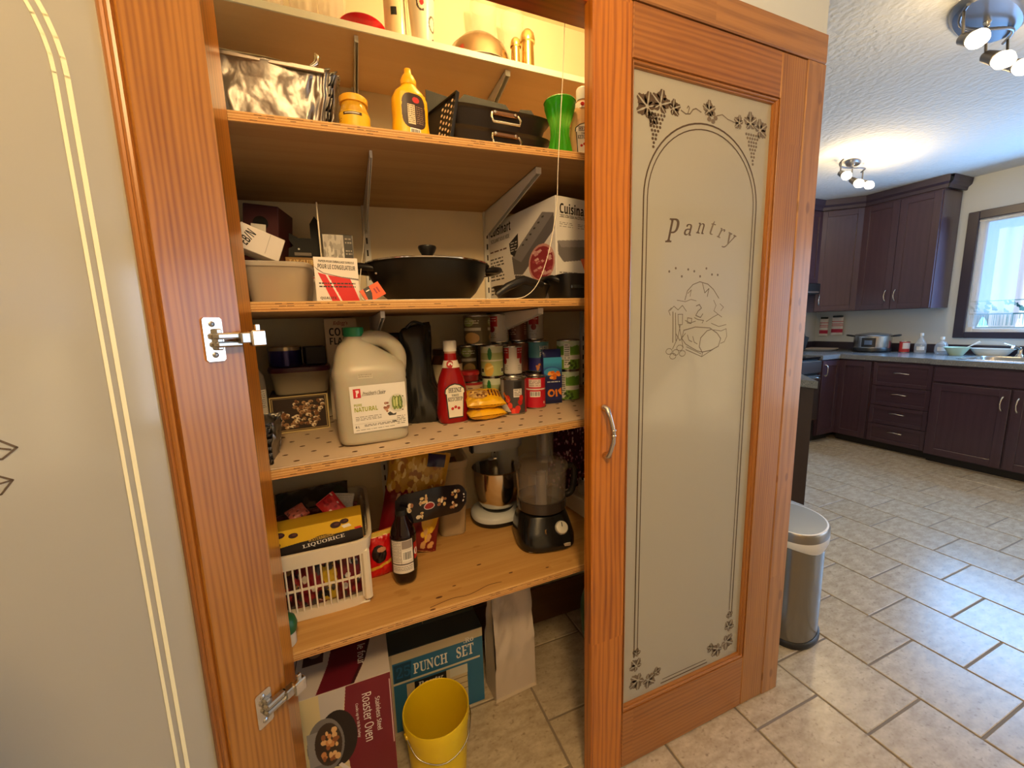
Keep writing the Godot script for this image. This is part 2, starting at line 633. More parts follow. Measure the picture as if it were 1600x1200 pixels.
func lights() -> void:
	var cam := Camera3D.new()
	cam.name = "camera"
	add_child(cam)
	cam.transform = Transform3D(Basis(Vector3(0.9259, -0.0267, 0.3768), Vector3(0.0800, 0.9887, -0.1264), Vector3(-0.3692, 0.1472, 0.9175)).orthonormalized(), EYE)
	cam.fov = 2.0 * rad_to_deg(atan(600.0 / 618.0))
	cam.near = 0.02
	cam.current = true
	var we := WorldEnvironment.new()
	we.name = "environment"
	var e := Environment.new()
	e.background_mode = Environment.BG_SKY
	var sky := Sky.new()
	var sm := ProceduralSkyMaterial.new()
	sm.sky_top_color = Color(0.36, 0.60, 0.92)
	sm.sky_horizon_color = Color(0.56, 0.76, 0.95)
	sm.ground_bottom_color = Color(0.5, 0.6, 0.66)
	sm.ground_horizon_color = Color(0.56, 0.74, 0.88)
	sm.sky_energy_multiplier = 1.6
	sky.sky_material = sm
	e.sky = sky
	e.tonemap_mode = Environment.TONE_MAPPER_LINEAR
	e.tonemap_exposure = 0.9
	e.sdfgi_enabled = true
	e.ssao_enabled = true
	e.ssil_enabled = true
	we.environment = e
	add_child(we)
	var sun := DirectionalLight3D.new()
	sun.name = "sun"
	add_child(sun)
	sun.look_at_from_position(Vector3.ZERO, Vector3(-1.0, -0.85, 0.95), Vector3.UP)
	sun.light_color = Color(1.0, 0.96, 0.90)
	sun.light_energy = 3.0
	sun.light_angular_distance = 0.5
	sun.sky_mode = DirectionalLight3D.SKY_MODE_LIGHT_ONLY
	sun.shadow_enabled = true
	# daylight through the kitchen window, and through the patio door to the right of the camera
	area("kitchen_window_daylight", Vector3(EX - 0.12, 1.69, -0.32), Vector3(-1, -0.15, 0), Vector2(1.5, 1.0), Color(0.50, 0.75, 1.0), 7.5)
	area("patio_door_daylight", Vector3(EX - 0.12, 1.2, 1.9), Vector3(-1, 0, 0), Vector2(1.7, 2.0), Color(0.92, 0.95, 1.0), 3.6)
	omni("fill_lamp_light", Vector3(0.05, 2.18, 1.15), Color(1.0, 0.82, 0.56), FILL_LAMP, 0.12)  # unseen fill, added to light the shelves and doors from the front
	area("added_left_fill", Vector3(-2.46, 1.5, 1.75), Vector3(1, 0, 0), Vector2(1.5, 1.3), Color(1.0, 0.92, 0.78), 1.6)  # fill added from the unseen left side, for the open door's pane

func area(n: String, at: Vector3, towards: Vector3, size: Vector2, c: Color, energy: float) -> void:
	var a := AreaLight3D.new()
	a.name = n
	add_child(a)
	a.look_at_from_position(at, at + towards, Vector3.UP)
	a.area_size = size
	a.light_color = c
	a.light_energy = energy
	a.set("area_range", 12.0)
	a.shadow_enabled = true

func omni(n: String, at: Vector3, c: Color, energy: float, size := 0.04, to: Node3D = null) -> void:
	var l := OmniLight3D.new()
	l.name = n
	(to if to else self).add_child(l, true)
	l.position = at
	l.light_color = c
	l.light_energy = energy
	l.light_size = size
	l.omni_range = 12.0
	l.omni_attenuation = 2.0
	l.shadow_enabled = true

func struct(n: String, s, m: Material, label: String, category: String) -> MeshInstance3D:
	return solo(n, s, m, label, category, Vector3.ZERO, 0.0, "", "structure")

func wallbox(s: SurfaceTool, a: Vector3, b: Vector3) -> void:
	box(s, (a + b) * 0.5, (b - a).abs())

func shell() -> void:
	# floor: grout bed with square tiles in running bond
	var fl := thing("floor", "beige stone tile floor laid in running bond", "floor", Vector3.ZERO, 0.0, "", "structure")
	var s := st()
	wallbox(s, Vector3(-2.7, -0.1, -2.6), Vector3(EX + 0.1, -0.004, 3.3))
	part("grout_bed", s, M.grout, fl)
	var meshes := []
	for k in 4:
		var t := st()
		var h := Vector3(0.1512, 0, 0.1472)
		var ch := 0.0018
		var y1 := -ch
		var ring0 := [Vector3(-h.x, y1, -h.z), Vector3(h.x, y1, -h.z), Vector3(h.x, y1, h.z), Vector3(-h.x, y1, h.z)]
		var ring1 := []
		for q in ring0: ring1.append(Vector3(q.x - signf(q.x) * ch, 0, q.z - signf(q.z) * ch))
		var uv := [Vector2(0, 0), Vector2(1, 0), Vector2(1, 1), Vector2(0, 1)]
		quad(t, ring1[0], ring1[1], ring1[2], ring1[3], Vector3.UP, uv)
		for i in 4:
			var j := (i + 1) % 4
			var o: Vector3 = (ring0[i] + ring0[j]).normalized()
			quad(t, ring0[i], ring0[j], ring1[j], ring1[i], o + Vector3.UP, [uv[i], uv[j], uv[j], uv[i]])
			quad(t, ring0[i], ring0[j], ring0[j] + Vector3(0, -0.008, 0), ring0[i] + Vector3(0, -0.008, 0), o, [uv[i], uv[j], uv[j], uv[i]])
		meshes.append(t.commit())
	rng.seed = 404
	var rest := st()
	for i in range(-13, 15):
		for j in range(-9, 12):
			var x := 1.455 + (i + 0.5) * 0.3105
			var z := (0.23 if i % 2 == 0 else 0.078) + (j - 0.5) * 0.302
			if x > EX - 0.1 or x < -2.4 or z > 3.1 or z < NZ + 0.1: continue
			var k := rng.randi() % 4
			var turn := PI if rng.randf() < 0.5 else 0.0
			var hidden := z > 0.75 or x < -0.4 or (x < 1.2 and z < -0.7) or (x > 4.95 and z < 0.6)
			if hidden:
				rest.append_from(meshes[k], 0, Transform3D(Basis(Vector3.UP, turn), Vector3(x, 0, z)))
			else:
				part("tile", meshes[k], M.tiles[k], fl, Vector3(x, rng.randf_range(-0.0006, 0.0), z), Vector3(rng.randf_range(-0.001, 0.001), turn, rng.randf_range(-0.001, 0.001)))
	var rp := part("tile_field", rest, M.tiles[1], fl)
	rp.set_meta("kind", "stuff")

	s = st()
	wallbox(s, Vector3(-2.7, CEIL, -2.6), Vector3(EX + 0.1, CEIL + 0.1, 3.3))
	struct("ceiling", s, M.ceiling, "white stippled kitchen ceiling over the whole room", "ceiling")
	s = st()
	wallbox(s, Vector3(-0.4, 2.47, -0.76), Vector3(1.345, 2.52, -0.1))
	struct("ceiling", s, M.wall_warm, "cream ceiling of the pantry above its top shelf", "ceiling")
	# pantry front wall round the opening
	s = st()
	wallbox(s, Vector3(-2.7, 0, -0.1), Vector3(-0.262, CEIL, -0.004))
	wallbox(s, Vector3(-0.262, 2.075, -0.1), Vector3(1.345, CEIL, -0.004))
	wallbox(s, Vector3(1.29, 0, -0.1), Vector3(1.345, 2.075, -0.022))
	struct("wall_front", s, M.wall_grey, "pale wall that the pantry opening is cut into", "wall")
	s = st()
	wallbox(s, Vector3(-0.4, 0, BACK - 0.1), Vector3(1.345, CEIL, BACK))
	struct("wall_back", s, M.wall_warm, "cream back wall of the pantry behind the shelves", "wall")
	s = st()
	wallbox(s, Vector3(-0.4, 0, BACK), Vector3(-0.293, CEIL, -0.1))
	struct("wall_left", s, M.wall_grey, "pale left side wall inside the pantry", "wall")
	s = st()
	wallbox(s, Vector3(1.29, 0, BACK), Vector3(1.345, CEIL, -0.1))
	wallbox(s, Vector3(1.26, 0, NZ - 0.1), Vector3(1.345, CEIL, BACK - 0.1))
	struct("wall_right", s, M.wall, "wall between the pantry and the kitchen, behind the frosted door", "wall")
	# kitchen walls
	s = st()
	wallbox(s, Vector3(1.26, 0, NZ - 0.1), Vector3(EX + 0.1, CEIL, NZ))
	struct("wall_north", s, M.wall_grey, "grey white kitchen wall behind the cooking range", "wall")
	s = st()
	var wz := [-1.15, 0.52]
	wallbox(s, Vector3(EX, 0, NZ), Vector3(EX + 0.1, CEIL, wz[0]))
	wallbox(s, Vector3(EX, 0, wz[0]), Vector3(EX + 0.1, 1.14, wz[1]))
	wallbox(s, Vector3(EX, 2.24, wz[0]), Vector3(EX + 0.1, CEIL, wz[1]))
	wallbox(s, Vector3(EX, 0, wz[1]), Vector3(EX + 0.1, CEIL, 1.0))
	wallbox(s, Vector3(EX, 2.25, 1.0), Vector3(EX + 0.1, CEIL, 2.8))
	wallbox(s, Vector3(EX, 0, 2.8), Vector3(EX + 0.1, CEIL, 3.3))
	struct("wall_east", s, M.wall_grey, "pale kitchen wall that holds the sink window", "wall")
	s = st()
	wallbox(s, Vector3(-2.7, 0, 3.2), Vector3(EX + 0.1, CEIL, 3.3))
	struct("wall_south", s, M.wall, "cream dining room wall behind the camera", "wall")
	s = st()
	wallbox(s, Vector3(-2.7, 0, -0.1), Vector3(-2.6, CEIL, 1.0))
	wallbox(s, Vector3(-2.7, 0, 1.0), Vector3(-2.6, 0.85, 2.5))
	wallbox(s, Vector3(-2.7, 2.15, 1.0), Vector3(-2.6, CEIL, 2.5))
	wallbox(s, Vector3(-2.7, 0, 2.5), Vector3(-2.6, CEIL, 3.3))
	struct("wall_west", s, M.wall, "cream lounge wall left of the camera", "wall")
	# added fill lamp, unseen behind the camera: a glowing glass bowl under a rose
	var dl := thing("added_fill_lamp", "frosted glass ceiling lamp, unseen behind the camera, added to fill the pantry with light", "lamp", Vector3(0.05, CEIL, 1.15))
	part("rose", lat(v2([0.0, -0.03, 0.05, -0.03, 0.06, 0.0]), 28), M.chrome, dl)
	part("rod", st_tube([Vector3(0, -0.02, 0), Vector3(0, -0.36, 0)], 0.006), M.chrome, dl)
	var gl := StandardMaterial3D.new()
	gl.albedo_color = Color(1, 0.96, 0.88)
	gl.emission_enabled = true
	gl.emission = Color(1.0, 0.87, 0.68)
	gl.emission_energy_multiplier = 1.6
	part("glass_bowl", lat(v2([0.0, -0.56, 0.06, -0.55, 0.12, -0.50, 0.15, -0.44, 0.14, -0.39, 0.10, -0.36, 0.0, -0.35]), 36), gl, dl)
	# white wall cabinet on the dining room wall, which the frosted pane mirrors
	var hc := thing("dining_cabinet", "white two door wall cabinet on the dining room wall behind the camera", "cabinet", Vector3(3.3, 0, 3.19))
	s = st()
	wallbox(s, Vector3(0, 1.4, -0.42), Vector3(1.3, 2.4, 0))
	part("body", s, M.white, hc)
	for k in 2:
		s = st()
		box(s, Vector3(0.325 + 0.65 * k, 1.9, -0.43), Vector3(0.64, 0.98, 0.02), 0.004)
		var cd := part("door", s, M.white, hc)
		part("knob", lat(v2([0.0, 0.0, 0.006, 0.0, 0.006, 0.012, 0.014, 0.018, 0.012, 0.026, 0.0, 0.028]), 16), M.chrome, cd, Vector3([0.58, 0.72][k], 1.55, -0.44), Vector3(-PI / 2, 0, 0))
	# unseen stool shape, added only to shade a corner of the open door's pane
	var ch := thing("shade_stool", "high backed brown stool, unseen left of the camera, added to cast shade on the open door", "bar stool", Vector3(-0.478, 0.0, 0.73))
	var leather := mat(c8(92, 50, 36), 0.45)
	s = st()
	var back := []
	for i in 9: back.append(Vector2(0.225 - 0.10 * (1.0 - cos(i * PI / 16)), 1.24 + 0.10 * sin(i * PI / 16)))
	for i in 9: back.append(Vector2(-0.125 - 0.10 * sin(i * PI / 16), 1.24 + 0.10 * cos(i * PI / 16)))
	back.append(Vector2(-0.215, 0.74))
	back.append(Vector2(0.215, 0.74))
	prism(s, back, 0.045, Transform3D(Basis(), Vector3(0, 0, -0.225)))
	part("backrest", s, leather, ch)
	s = st()
	box(s, Vector3(0, 0.71, 0), Vector3(0.44, 0.08, 0.44), 0.02)
	part("seat", s, leather, ch)
	for sx in [-1, 1]:
		for sz in [-1, 1]:
			s = st()
			box(s, Vector3(sx * 0.19, 0.335, sz * 0.19), Vector3(0.04, 0.67, 0.04), 0.004)
			part("leg", s, M.black, ch)
	# baseboards
	s = st()
	box(s, Vector3(0.5, 0.085, BACK + 0.009), Vector3(1.57, 0.17, 0.018), 0.003, 0)
	struct("baseboard_back", s, wood(c8(104, 66, 34), c8(94, 58, 28), 14.0, 81, 0.5), "brown wooden baseboard along the pantry back wall", "baseboard")
	s = st()
	box(s, Vector3(1.352, 0.045, -0.55), Vector3(0.014, 0.09, 1.04), 0.003, 2)
	struct("baseboard_side", s, M.white, "white baseboard peeping out past the door casing", "baseboard")
	# casing round the opening
	var cs := thing("trim_1", "knotty pine casing framing the pantry doors", "door casing", Vector3.ZERO, 0.0, "", "structure")
	s = st()
	box(s, Vector3(1.311, 1.036, -0.011), Vector3(0.080, 2.072, 0.022), 0.003)
	part("side_casing", s, M.pine_case, cs)
	s = st()
	box(s, Vector3(-0.223, 1.036, -0.011), Vector3(0.078, 2.072, 0.022), 0.003)
	part("side_casing", s, M.pine_case, cs)
	s = st()
	box(s, Vector3(0.545, 2.112, -0.011), Vector3(1.612, 0.078, 0.022), 0.003, 0)
	part("head_casing", s, M.pine_case, cs)
	s = st()
	box(s, Vector3(-0.189, 1.036, -0.055), Vector3(0.020, 2.072, 0.11), 0.002)
	part("jamb", s, M.pine, cs)
	s = st()
	box(s, Vector3(1.280, 1.036, -0.066), Vector3(0.018, 2.072, 0.086), 0.002)
	part("jamb", s, M.pine, cs)
	s = st()
	box(s, Vector3(0.545, 2.064, -0.061), Vector3(1.45, 0.020, 0.078), 0.002, 0)
	part("head_jamb", s, wood(c8(158, 70, 22), c8(116, 46, 12), 50.0, 83, 0.35), cs)


# ---------- the two glazed doors: hinge or free edge at x = 0, outside face in z = 0 ----------
const DW := 0.719
const DH := 2.063
const OX := [0.109, 0.613]
const OY := [0.196, 1.95]

func door_body(d: Node3D, stile_a: Material, stile_b: Material) -> void:
	var t := 0.038
	for k in 2:
		var w: float = OX[0] if k == 0 else DW - OX[1]
		var s := st()
		box(s, Vector3(w / 2 if k == 0 else DW - w / 2, DH / 2 + 0.005, -t / 2), Vector3(w - 0.0006, DH, t), 0.003, 1, Basis(), 0.13 * k)
		part("stile", s, stile_a if k == 0 else stile_b, d)
	var s := st()
	box(s, Vector3((OX[0] + OX[1]) / 2, (OY[1] + DH + 0.005) / 2, -t / 2), Vector3(OX[1] - OX[0], DH + 0.005 - OY[1], t), 0.0025, 0)
	part("top_rail", s, M.pine_rail, d)
	s = st()
	box(s, Vector3((OX[0] + OX[1]) / 2, (OY[0] + 0.005) / 2, -t / 2), Vector3(OX[1] - OX[0], OY[0] - 0.005, t), 0.0025, 0)
	part("bottom_rail", s, M.pine_rail, d)
	# glazing beads on both faces: a stepped, rounded profile mitred round the opening
	for face in [0, 1]:
		var b := st()
		var prof := [Vector2(0, 0.001), Vector2(0.0, -0.003), Vector2(0.003, -0.0015), Vector2(0.006, -0.003), Vector2(0.0075, -0.006), Vector2(0.0075, -0.0085), Vector2(0.0105, -0.0095), Vector2(0.0115, -0.013), Vector2(0.0115, -0.0165)]
		for i in prof.size() - 1:
			var c0 := []
			var c1 := []
			for q in [prof[i], prof[i + 1]]:
				var z: float = q.y if face == 0 else -t - q.y
				var r := [Vector3(OX[0] + q.x, OY[0] + q.x, z), Vector3(OX[1] - q.x, OY[0] + q.x, z), Vector3(OX[1] - q.x, OY[1] - q.x, z), Vector3(OX[0] + q.x, OY[1] - q.x, z)]
				if c0.is_empty(): c0 = r
				else: c1 = r
			for k in 4:
				var l := (k + 1) % 4
				var inward: Vector3 = [Vector3.UP, Vector3.LEFT, Vector3.DOWN, Vector3.RIGHT][k]
				var ln: float = (c0[l] - c0[k]).length()
				quad(b, c0[k], c0[l], c1[l], c1[k], inward + Vector3(0, 0, 1.0 if face == 0 else -1.0) * 1.2, [Vector2(0.01 * i, 0), Vector2(0.01 * i, ln), Vector2(0.01 * i + 0.004, ln), Vector2(0.01 * i + 0.004, 0)])
		part("glazing_bead", b, M.pine_rail, d)
	s = st()
	box(s, Vector3((OX[0] + OX[1]) / 2, (OY[0] + OY[1]) / 2, -t / 2), Vector3(OX[1] - OX[0] - 0.004, OY[1] - OY[0] - 0.004, 0.005))
	part("frosted_glass", s, M.frost, d)

func arch(w: float, x0: float, x1: float, y0: float, ys: float, yt: float) -> Array:
	var o := [Vector2(x0, y0), Vector2(x0, ys)]
	for i in range(1, 30):
		var a := PI - PI * i / 30.0
		o.append(Vector2((x0 + x1) / 2 + (x1 - x0) / 2 * cos(a), ys + (yt - ys) * sin(a)))
	o.append(Vector2(x1, ys))
	o.append(Vector2(x1, y0 + w))
	return o

func doors() -> void:
	# right door, shut; x in its frame is world x - 0.549
	var d := thing("door_2", "shut pine pantry door with a tall frosted glass pane and silver handle", "door", Vector3(0.549, 0.0, 0), 0.0, "", "structure")
	door_body(d, M.pine, M.pine_fine)
	var z := -0.0160
	var ex := -0.549
	var s := st()
	ribbon(s, arch(0.02, 0.710 + ex, 1.114 + ex, 0.350, 1.655, 1.852), 0.0042, z)
	part("etched_arch", s, M.etch, d)
	s = st()
	ribbon(s, arch(0.02, 0.722 + ex, 1.102 + ex, 0.362, 1.655, 1.838), 0.0030, z)
	part("etched_arch", s, M.etch, d)
	s = st()
	ribbon(s, [Vector2(0.817 + ex, 0.219), Vector2(1.012 + ex, 0.219)], 0.0035, z)
	ribbon(s, [Vector2(0.823 + ex, 0.231), Vector2(1.006 + ex, 0.231)], 0.0025, z)
	part("etched_line", s, M.etch, d)
	s = st()
	grapes(s, Vector2(0.745 + ex, 1.85), 0.05, 0.075, z, -0.008)
	leaf(s, Vector2(0.716 + ex, 1.863), 0.040, 2.5, z)
	leaf(s, Vector2(0.735 + ex, 1.842), 0.022, -2.0, z)
	leaf(s, Vector2(0.756 + ex, 1.874), 0.038, 1.4, z)
	leaf(s, Vector2(0.797 + ex, 1.872), 0.026, 0.4, z)
	part("etched_grapes", s, M.etch, d)
	s = st()
	grapes(s, Vector2(1.082 + ex, 1.85), 0.05, 0.075, z, 0.008)
	leaf(s, Vector2(1.110 + ex, 1.866), 0.034, 0.6, z)
	leaf(s, Vector2(1.072 + ex, 1.878), 0.032, 1.7, z)
	leaf(s, Vector2(1.030 + ex, 1.873), 0.024, 2.7, z)
	part("etched_grapes", s, M.etch_soft, d)
	s = st()
	leaf(s, Vector2(0.917 + ex, 1.886), 0.028, 1.57, z)
	for k in 5: disc(s, Vector2(0.917 + 0.012 * cos(k * 1.2566) + 0.012 + ex, 1.872 + 0.010 * sin(k * 1.2566)), 0.0075, 0.006, z)
	ribbon(s, [Vector2(0.822 + ex, 1.872), Vector2(0.838 + ex, 1.866), Vector2(0.852 + ex, 1.868), Vector2(0.862 + ex, 1.880), Vector2(0.872 + ex, 1.884), Vector2(0.890 + ex, 1.878)], 0.003, z)
	ribbon(s, [Vector2(0.845 + ex, 1.868), Vector2(0.850 + ex, 1.882), Vector2(0.846 + ex, 1.886), Vector2(0.842 + ex, 1.880)], 0.0025, z)
	ribbon(s, [Vector2(0.945 + ex, 1.878), Vector2(0.965 + ex, 1.884), Vector2(0.985 + ex, 1.876), Vector2(1.010 + ex, 1.872)], 0.0025, z)
	part("etched_vine", s, M.etch_soft, d)
	for side in 2:
		s = st()
		for q in [[-0.002, 0.004, 0.038, 3.6], [0.036, -0.010, 0.034, -0.6], [-0.010, 0.056, 0.030, 2.2], [-0.012, 0.098, 0.020, 1.3], [0.066, 0.004, 0.022, 0.4]]:
			leaf(s, Vector2((0.730 + q[0] if side == 0 else 1.094 - q[0]) + ex, 0.262 + q[1]), q[2], q[3] if side == 0 else PI - q[3], z)
		part("etched_leaves", s, M.etch_soft, d)
	var k := 0
	for l in [["P", 0.808, 1.580, 0.036, 0.060, 0.05], ["a", 0.862, 1.585, 0.026, 0.030, -0.02], ["n", 0.907, 1.591, 0.027, 0.028, -0.05], ["t", 0.948, 1.595, 0.017, 0.037, -0.12], ["r", 0.982, 1.583, 0.019, 0.028, -0.25], ["y", 1.013, 1.563, 0.032, 0.048, -0.32]]:
		text(d, l[0], l[3], l[4], M.etch if k < 3 else M.etch_soft, Vector3(l[1] + ex, l[2], -0.0164), Vector3(0, 0, l[5]), true, false, 0.0, 0.28, "etched_letter")
		k += 1
	s = st()
	for q in still_life():
		var pts := []
		for i in range(0, q[1].size(), 2): pts.append(Vector2(q[1][i] + ex, q[1][i + 1]))
		var sm := []
		for i in pts.size():
			sm.append(pts[i])
		ribbon(s, sm, q[0], z)
	for q in [[0.808, 1.262], [0.832, 1.258], [0.846, 1.270], [0.822, 1.248], [0.856, 1.254]]:
		var pts := []
		for i in 13: pts.append(Vector2(q[0] + ex + 0.011 * cos(i * TAU / 12), q[1] + 0.008 * sin(i * TAU / 12)))
		ribbon(s, pts, 0.0016, z)
	for i in 9: disc(s, Vector2(0.80 + 0.022 * i + ex, 1.475 + 0.012 * sin(i * 2.3)), 0.0035, 0.0035, z, 7)
	part("etched_still_life", s, M.etch_soft, d)
	# handle
	var h := part("handle", st_tube([Vector3(0.034, 1.132, 0.001), Vector3(0.035, 1.128, 0.016), Vector3(0.037, 1.112, 0.024), Vector3(0.043, 1.085, 0.027), Vector3(0.047, 1.068, 0.027), Vector3(0.046, 1.045, 0.026), Vector3(0.041, 1.022, 0.023), Vector3(0.040, 1.008, 0.015), Vector3(0.040, 1.004, 0.001)], [0.009, 0.008, 0.0055, 0.006, 0.0052, 0.0062, 0.0055, 0.0085, 0.0095]), M.nickel, d)
	s = st()
	for y in [1.076, 1.062]: lathe(s, v2([0.0058, -0.003, 0.0072, 0.0, 0.0058, 0.003]), 14, Vector3(0.0462, y, 0.027))
	part("collar", s, M.nickel, h)

	# left door, swung open past square: its inner face is towards the camera
	var l := thing("door_1", "open pine pantry door seen from inside, with frosted pane and two hinges", "door", Vector3(-0.191, 0.0, 0.0175), deg_to_rad(-136.4), "", "structure")
	door_body(l, M.pine_fine, M.pine)
	z = -0.0222
	s = st()
	ribbon(s, arch(0.02, 0.159, 0.563, 0.350, 1.655, 1.852), 0.0052, z)
	part("etched_arch", s, M.etch_pale, l)
	s = st()
	ribbon(s, arch(0.02, 0.170, 0.552, 0.362, 1.655, 1.838), 0.0042, z)
	part("etched_arch", s, M.etch_pale, l)
	s = st()
	for q in [[0.0022, [0.258, 1.222, 0.270, 1.212, 0.285, 1.214, 0.300, 1.221]], [0.0022, [0.258, 1.222, 0.272, 1.236, 0.300, 1.252]], [0.002, [0.263, 1.221, 0.300, 1.238]], [0.002, [0.266, 1.186, 0.280, 1.198, 0.300, 1.200]], [0.002, [0.266, 1.186, 0.276, 1.173, 0.300, 1.169]], [0.002, [0.266, 1.186, 0.300, 1.183]], [0.0022, [0.300, 1.345, 0.285, 1.345, 0.279, 1.333, 0.287, 1.325, 0.302, 1.327]], [0.003, [0.300, 1.26, 0.29, 1.25, 0.289, 1.232]]]:
		var pts := []
		for i in range(0, q[1].size(), 2): pts.append(Vector2(q[1][i], q[1][i + 1]))
		ribbon(s, pts, q[0], z)
	part("etched_still_life", s, M.etch, l)
	for y in [1.335, 0.672]:
		hinge(l, y)

func st_tube(pts: Array, r, seg := 12) -> SurfaceTool:
	var s := st()
	if r is Array:
		tube(s, pts, r, seg)
	else:
		tube(s, pts, r, seg)
	return s

func still_life() -> Array:
	return [[0.0026, [0.858, 1.318, 0.90, 1.326, 0.955, 1.322, 0.985, 1.306, 1.00, 1.29, 0.992, 1.268, 0.965, 1.258, 0.93, 1.254]], [0.0026, [0.93, 1.254, 0.918, 1.27, 0.922, 1.295, 0.945, 1.314, 0.962, 1.318]],
		[0.0022, [0.858, 1.318, 0.852, 1.296, 0.866, 1.280, 0.89, 1.268, 0.912, 1.258, 0.93, 1.254]], [0.0022, [0.872, 1.305, 0.878, 1.29, 0.89, 1.285]], [0.0022, [0.892, 1.3, 0.898, 1.284, 0.91, 1.278]],
		[0.002, [0.868, 1.264, 0.929, 1.241, 0.978, 1.263]], [0.002, [0.929, 1.241, 0.932, 1.254]], [0.0018, [0.87, 1.272, 0.926, 1.249]],
		[0.0028, [0.817, 1.369, 0.819, 1.33, 0.820, 1.286]], [0.0024, [0.826, 1.366, 0.829, 1.32, 0.831, 1.29]], [0.0018, [0.835, 1.362, 0.852, 1.362, 0.852, 1.334, 0.838, 1.334, 0.835, 1.362]],
		[0.002, [0.845, 1.334, 0.838, 1.30, 0.82, 1.268]], [0.002, [0.84, 1.334, 0.85, 1.30, 0.858, 1.27]], [0.002, [0.83, 1.31, 0.845, 1.29, 0.865, 1.31]],
		[0.0018, [0.806, 1.372, 0.82, 1.384, 0.835, 1.374, 0.85, 1.386, 0.865, 1.37]], [0.0018, [0.808, 1.36, 0.802, 1.372, 0.812, 1.38]],
		[0.0022, [0.858, 1.40, 0.866, 1.425, 0.885, 1.442, 0.91, 1.45, 0.94, 1.444, 0.962, 1.43, 0.985, 1.405]], [0.0022, [0.92, 1.446, 0.93, 1.42, 0.945, 1.432, 0.94, 1.41]], [0.0018, [0.868, 1.418, 0.88, 1.428, 0.876, 1.41]],
		[0.0024, [0.90, 1.384, 0.912, 1.388, 0.92, 1.378, 0.908, 1.37, 0.90, 1.358, 0.918, 1.352, 0.926, 1.362]], [0.002, [0.895, 1.352, 0.91, 1.346, 0.93, 1.344, 0.925, 1.336]],
		[0.002, [0.862, 1.345, 0.88, 1.338, 0.9, 1.342]], [0.002, [0.87, 1.352, 0.886, 1.35, 0.884, 1.336, 0.87, 1.338, 0.87, 1.352]],
		[0.0018, [0.94, 1.34, 0.965, 1.352, 0.985, 1.36, 1.0, 1.352]], [0.0018, [0.96, 1.335, 0.99, 1.325, 1.019, 1.33]], [0.0018, [0.97, 1.316, 1.0, 1.312, 1.02, 1.318, 1.024, 1.296, 1.015, 1.28, 1.0, 1.276]],
		[0.0016, [0.965, 1.40, 0.975, 1.385, 0.968, 1.37, 0.985, 1.36]], [0.0016, [0.99, 1.39, 1.005, 1.38, 0.995, 1.37]], [0.0016, [0.83, 1.4, 0.86, 1.396, 0.88, 1.402, 0.9, 1.398]]]

func hinge(d: Node3D, y: float) -> void:   # a concealed cabinet hinge screwed to the inner face (z = -0.038), its arm reaching the jamb
	var z := -0.038
	var s := st()
	prism(s, [Vector2(0.036, y - 0.034), Vector2(0.058, y - 0.034), Vector2(0.061, y - 0.031), Vector2(0.061, y + 0.031), Vector2(0.058, y + 0.034), Vector2(0.036, y + 0.034), Vector2(0.033, y + 0.031), Vector2(0.033, y - 0.031)], 0.003, Transform3D(Basis(), Vector3(0, 0, z - 0.003)), 0.0008)
	var hg := part("hinge", s, M.chrome, d)
	s = st()
	box(s, Vector3(0.030, y + 0.005, z - 0.010), Vector3(0.040, 0.010, 0.014), 0.0025)
	box(s, Vector3(0.030, y - 0.008, z - 0.009), Vector3(0.040, 0.009, 0.012), 0.0025)
	box(s, Vector3(0.043, y, z - 0.006), Vector3(0.010, 0.034, 0.010), 0.002)
	box(s, Vector3(0.006, y + 0.001, z - 0.014), Vector3(0.022, 0.018, 0.016), 0.002)
	part("hinge_arm", s, M.steel, hg)
	s = st()
	box(s, Vector3(-0.010, y, z - 0.020), Vector3(0.024, 0.026, 0.012), 0.002)
	box(s, Vector3(-0.012, y + 0.017, z - 0.018), Vector3(0.008, 0.012, 0.006), 0.001)
	part("mounting_plate", s, M.chrome, hg)
	for dy in [-0.024, 0.024]:
		s = st()
		lathe(s, v2([0.0046, 0.0, 0.0046, 0.0008, 0.003, 0.0022, 0.0, 0.0026]), 14, Vector3(0.048, y + dy, z - 0.0028), Basis(Vector3.RIGHT, -PI / 2))
		part("screw", s, M.steel, hg)

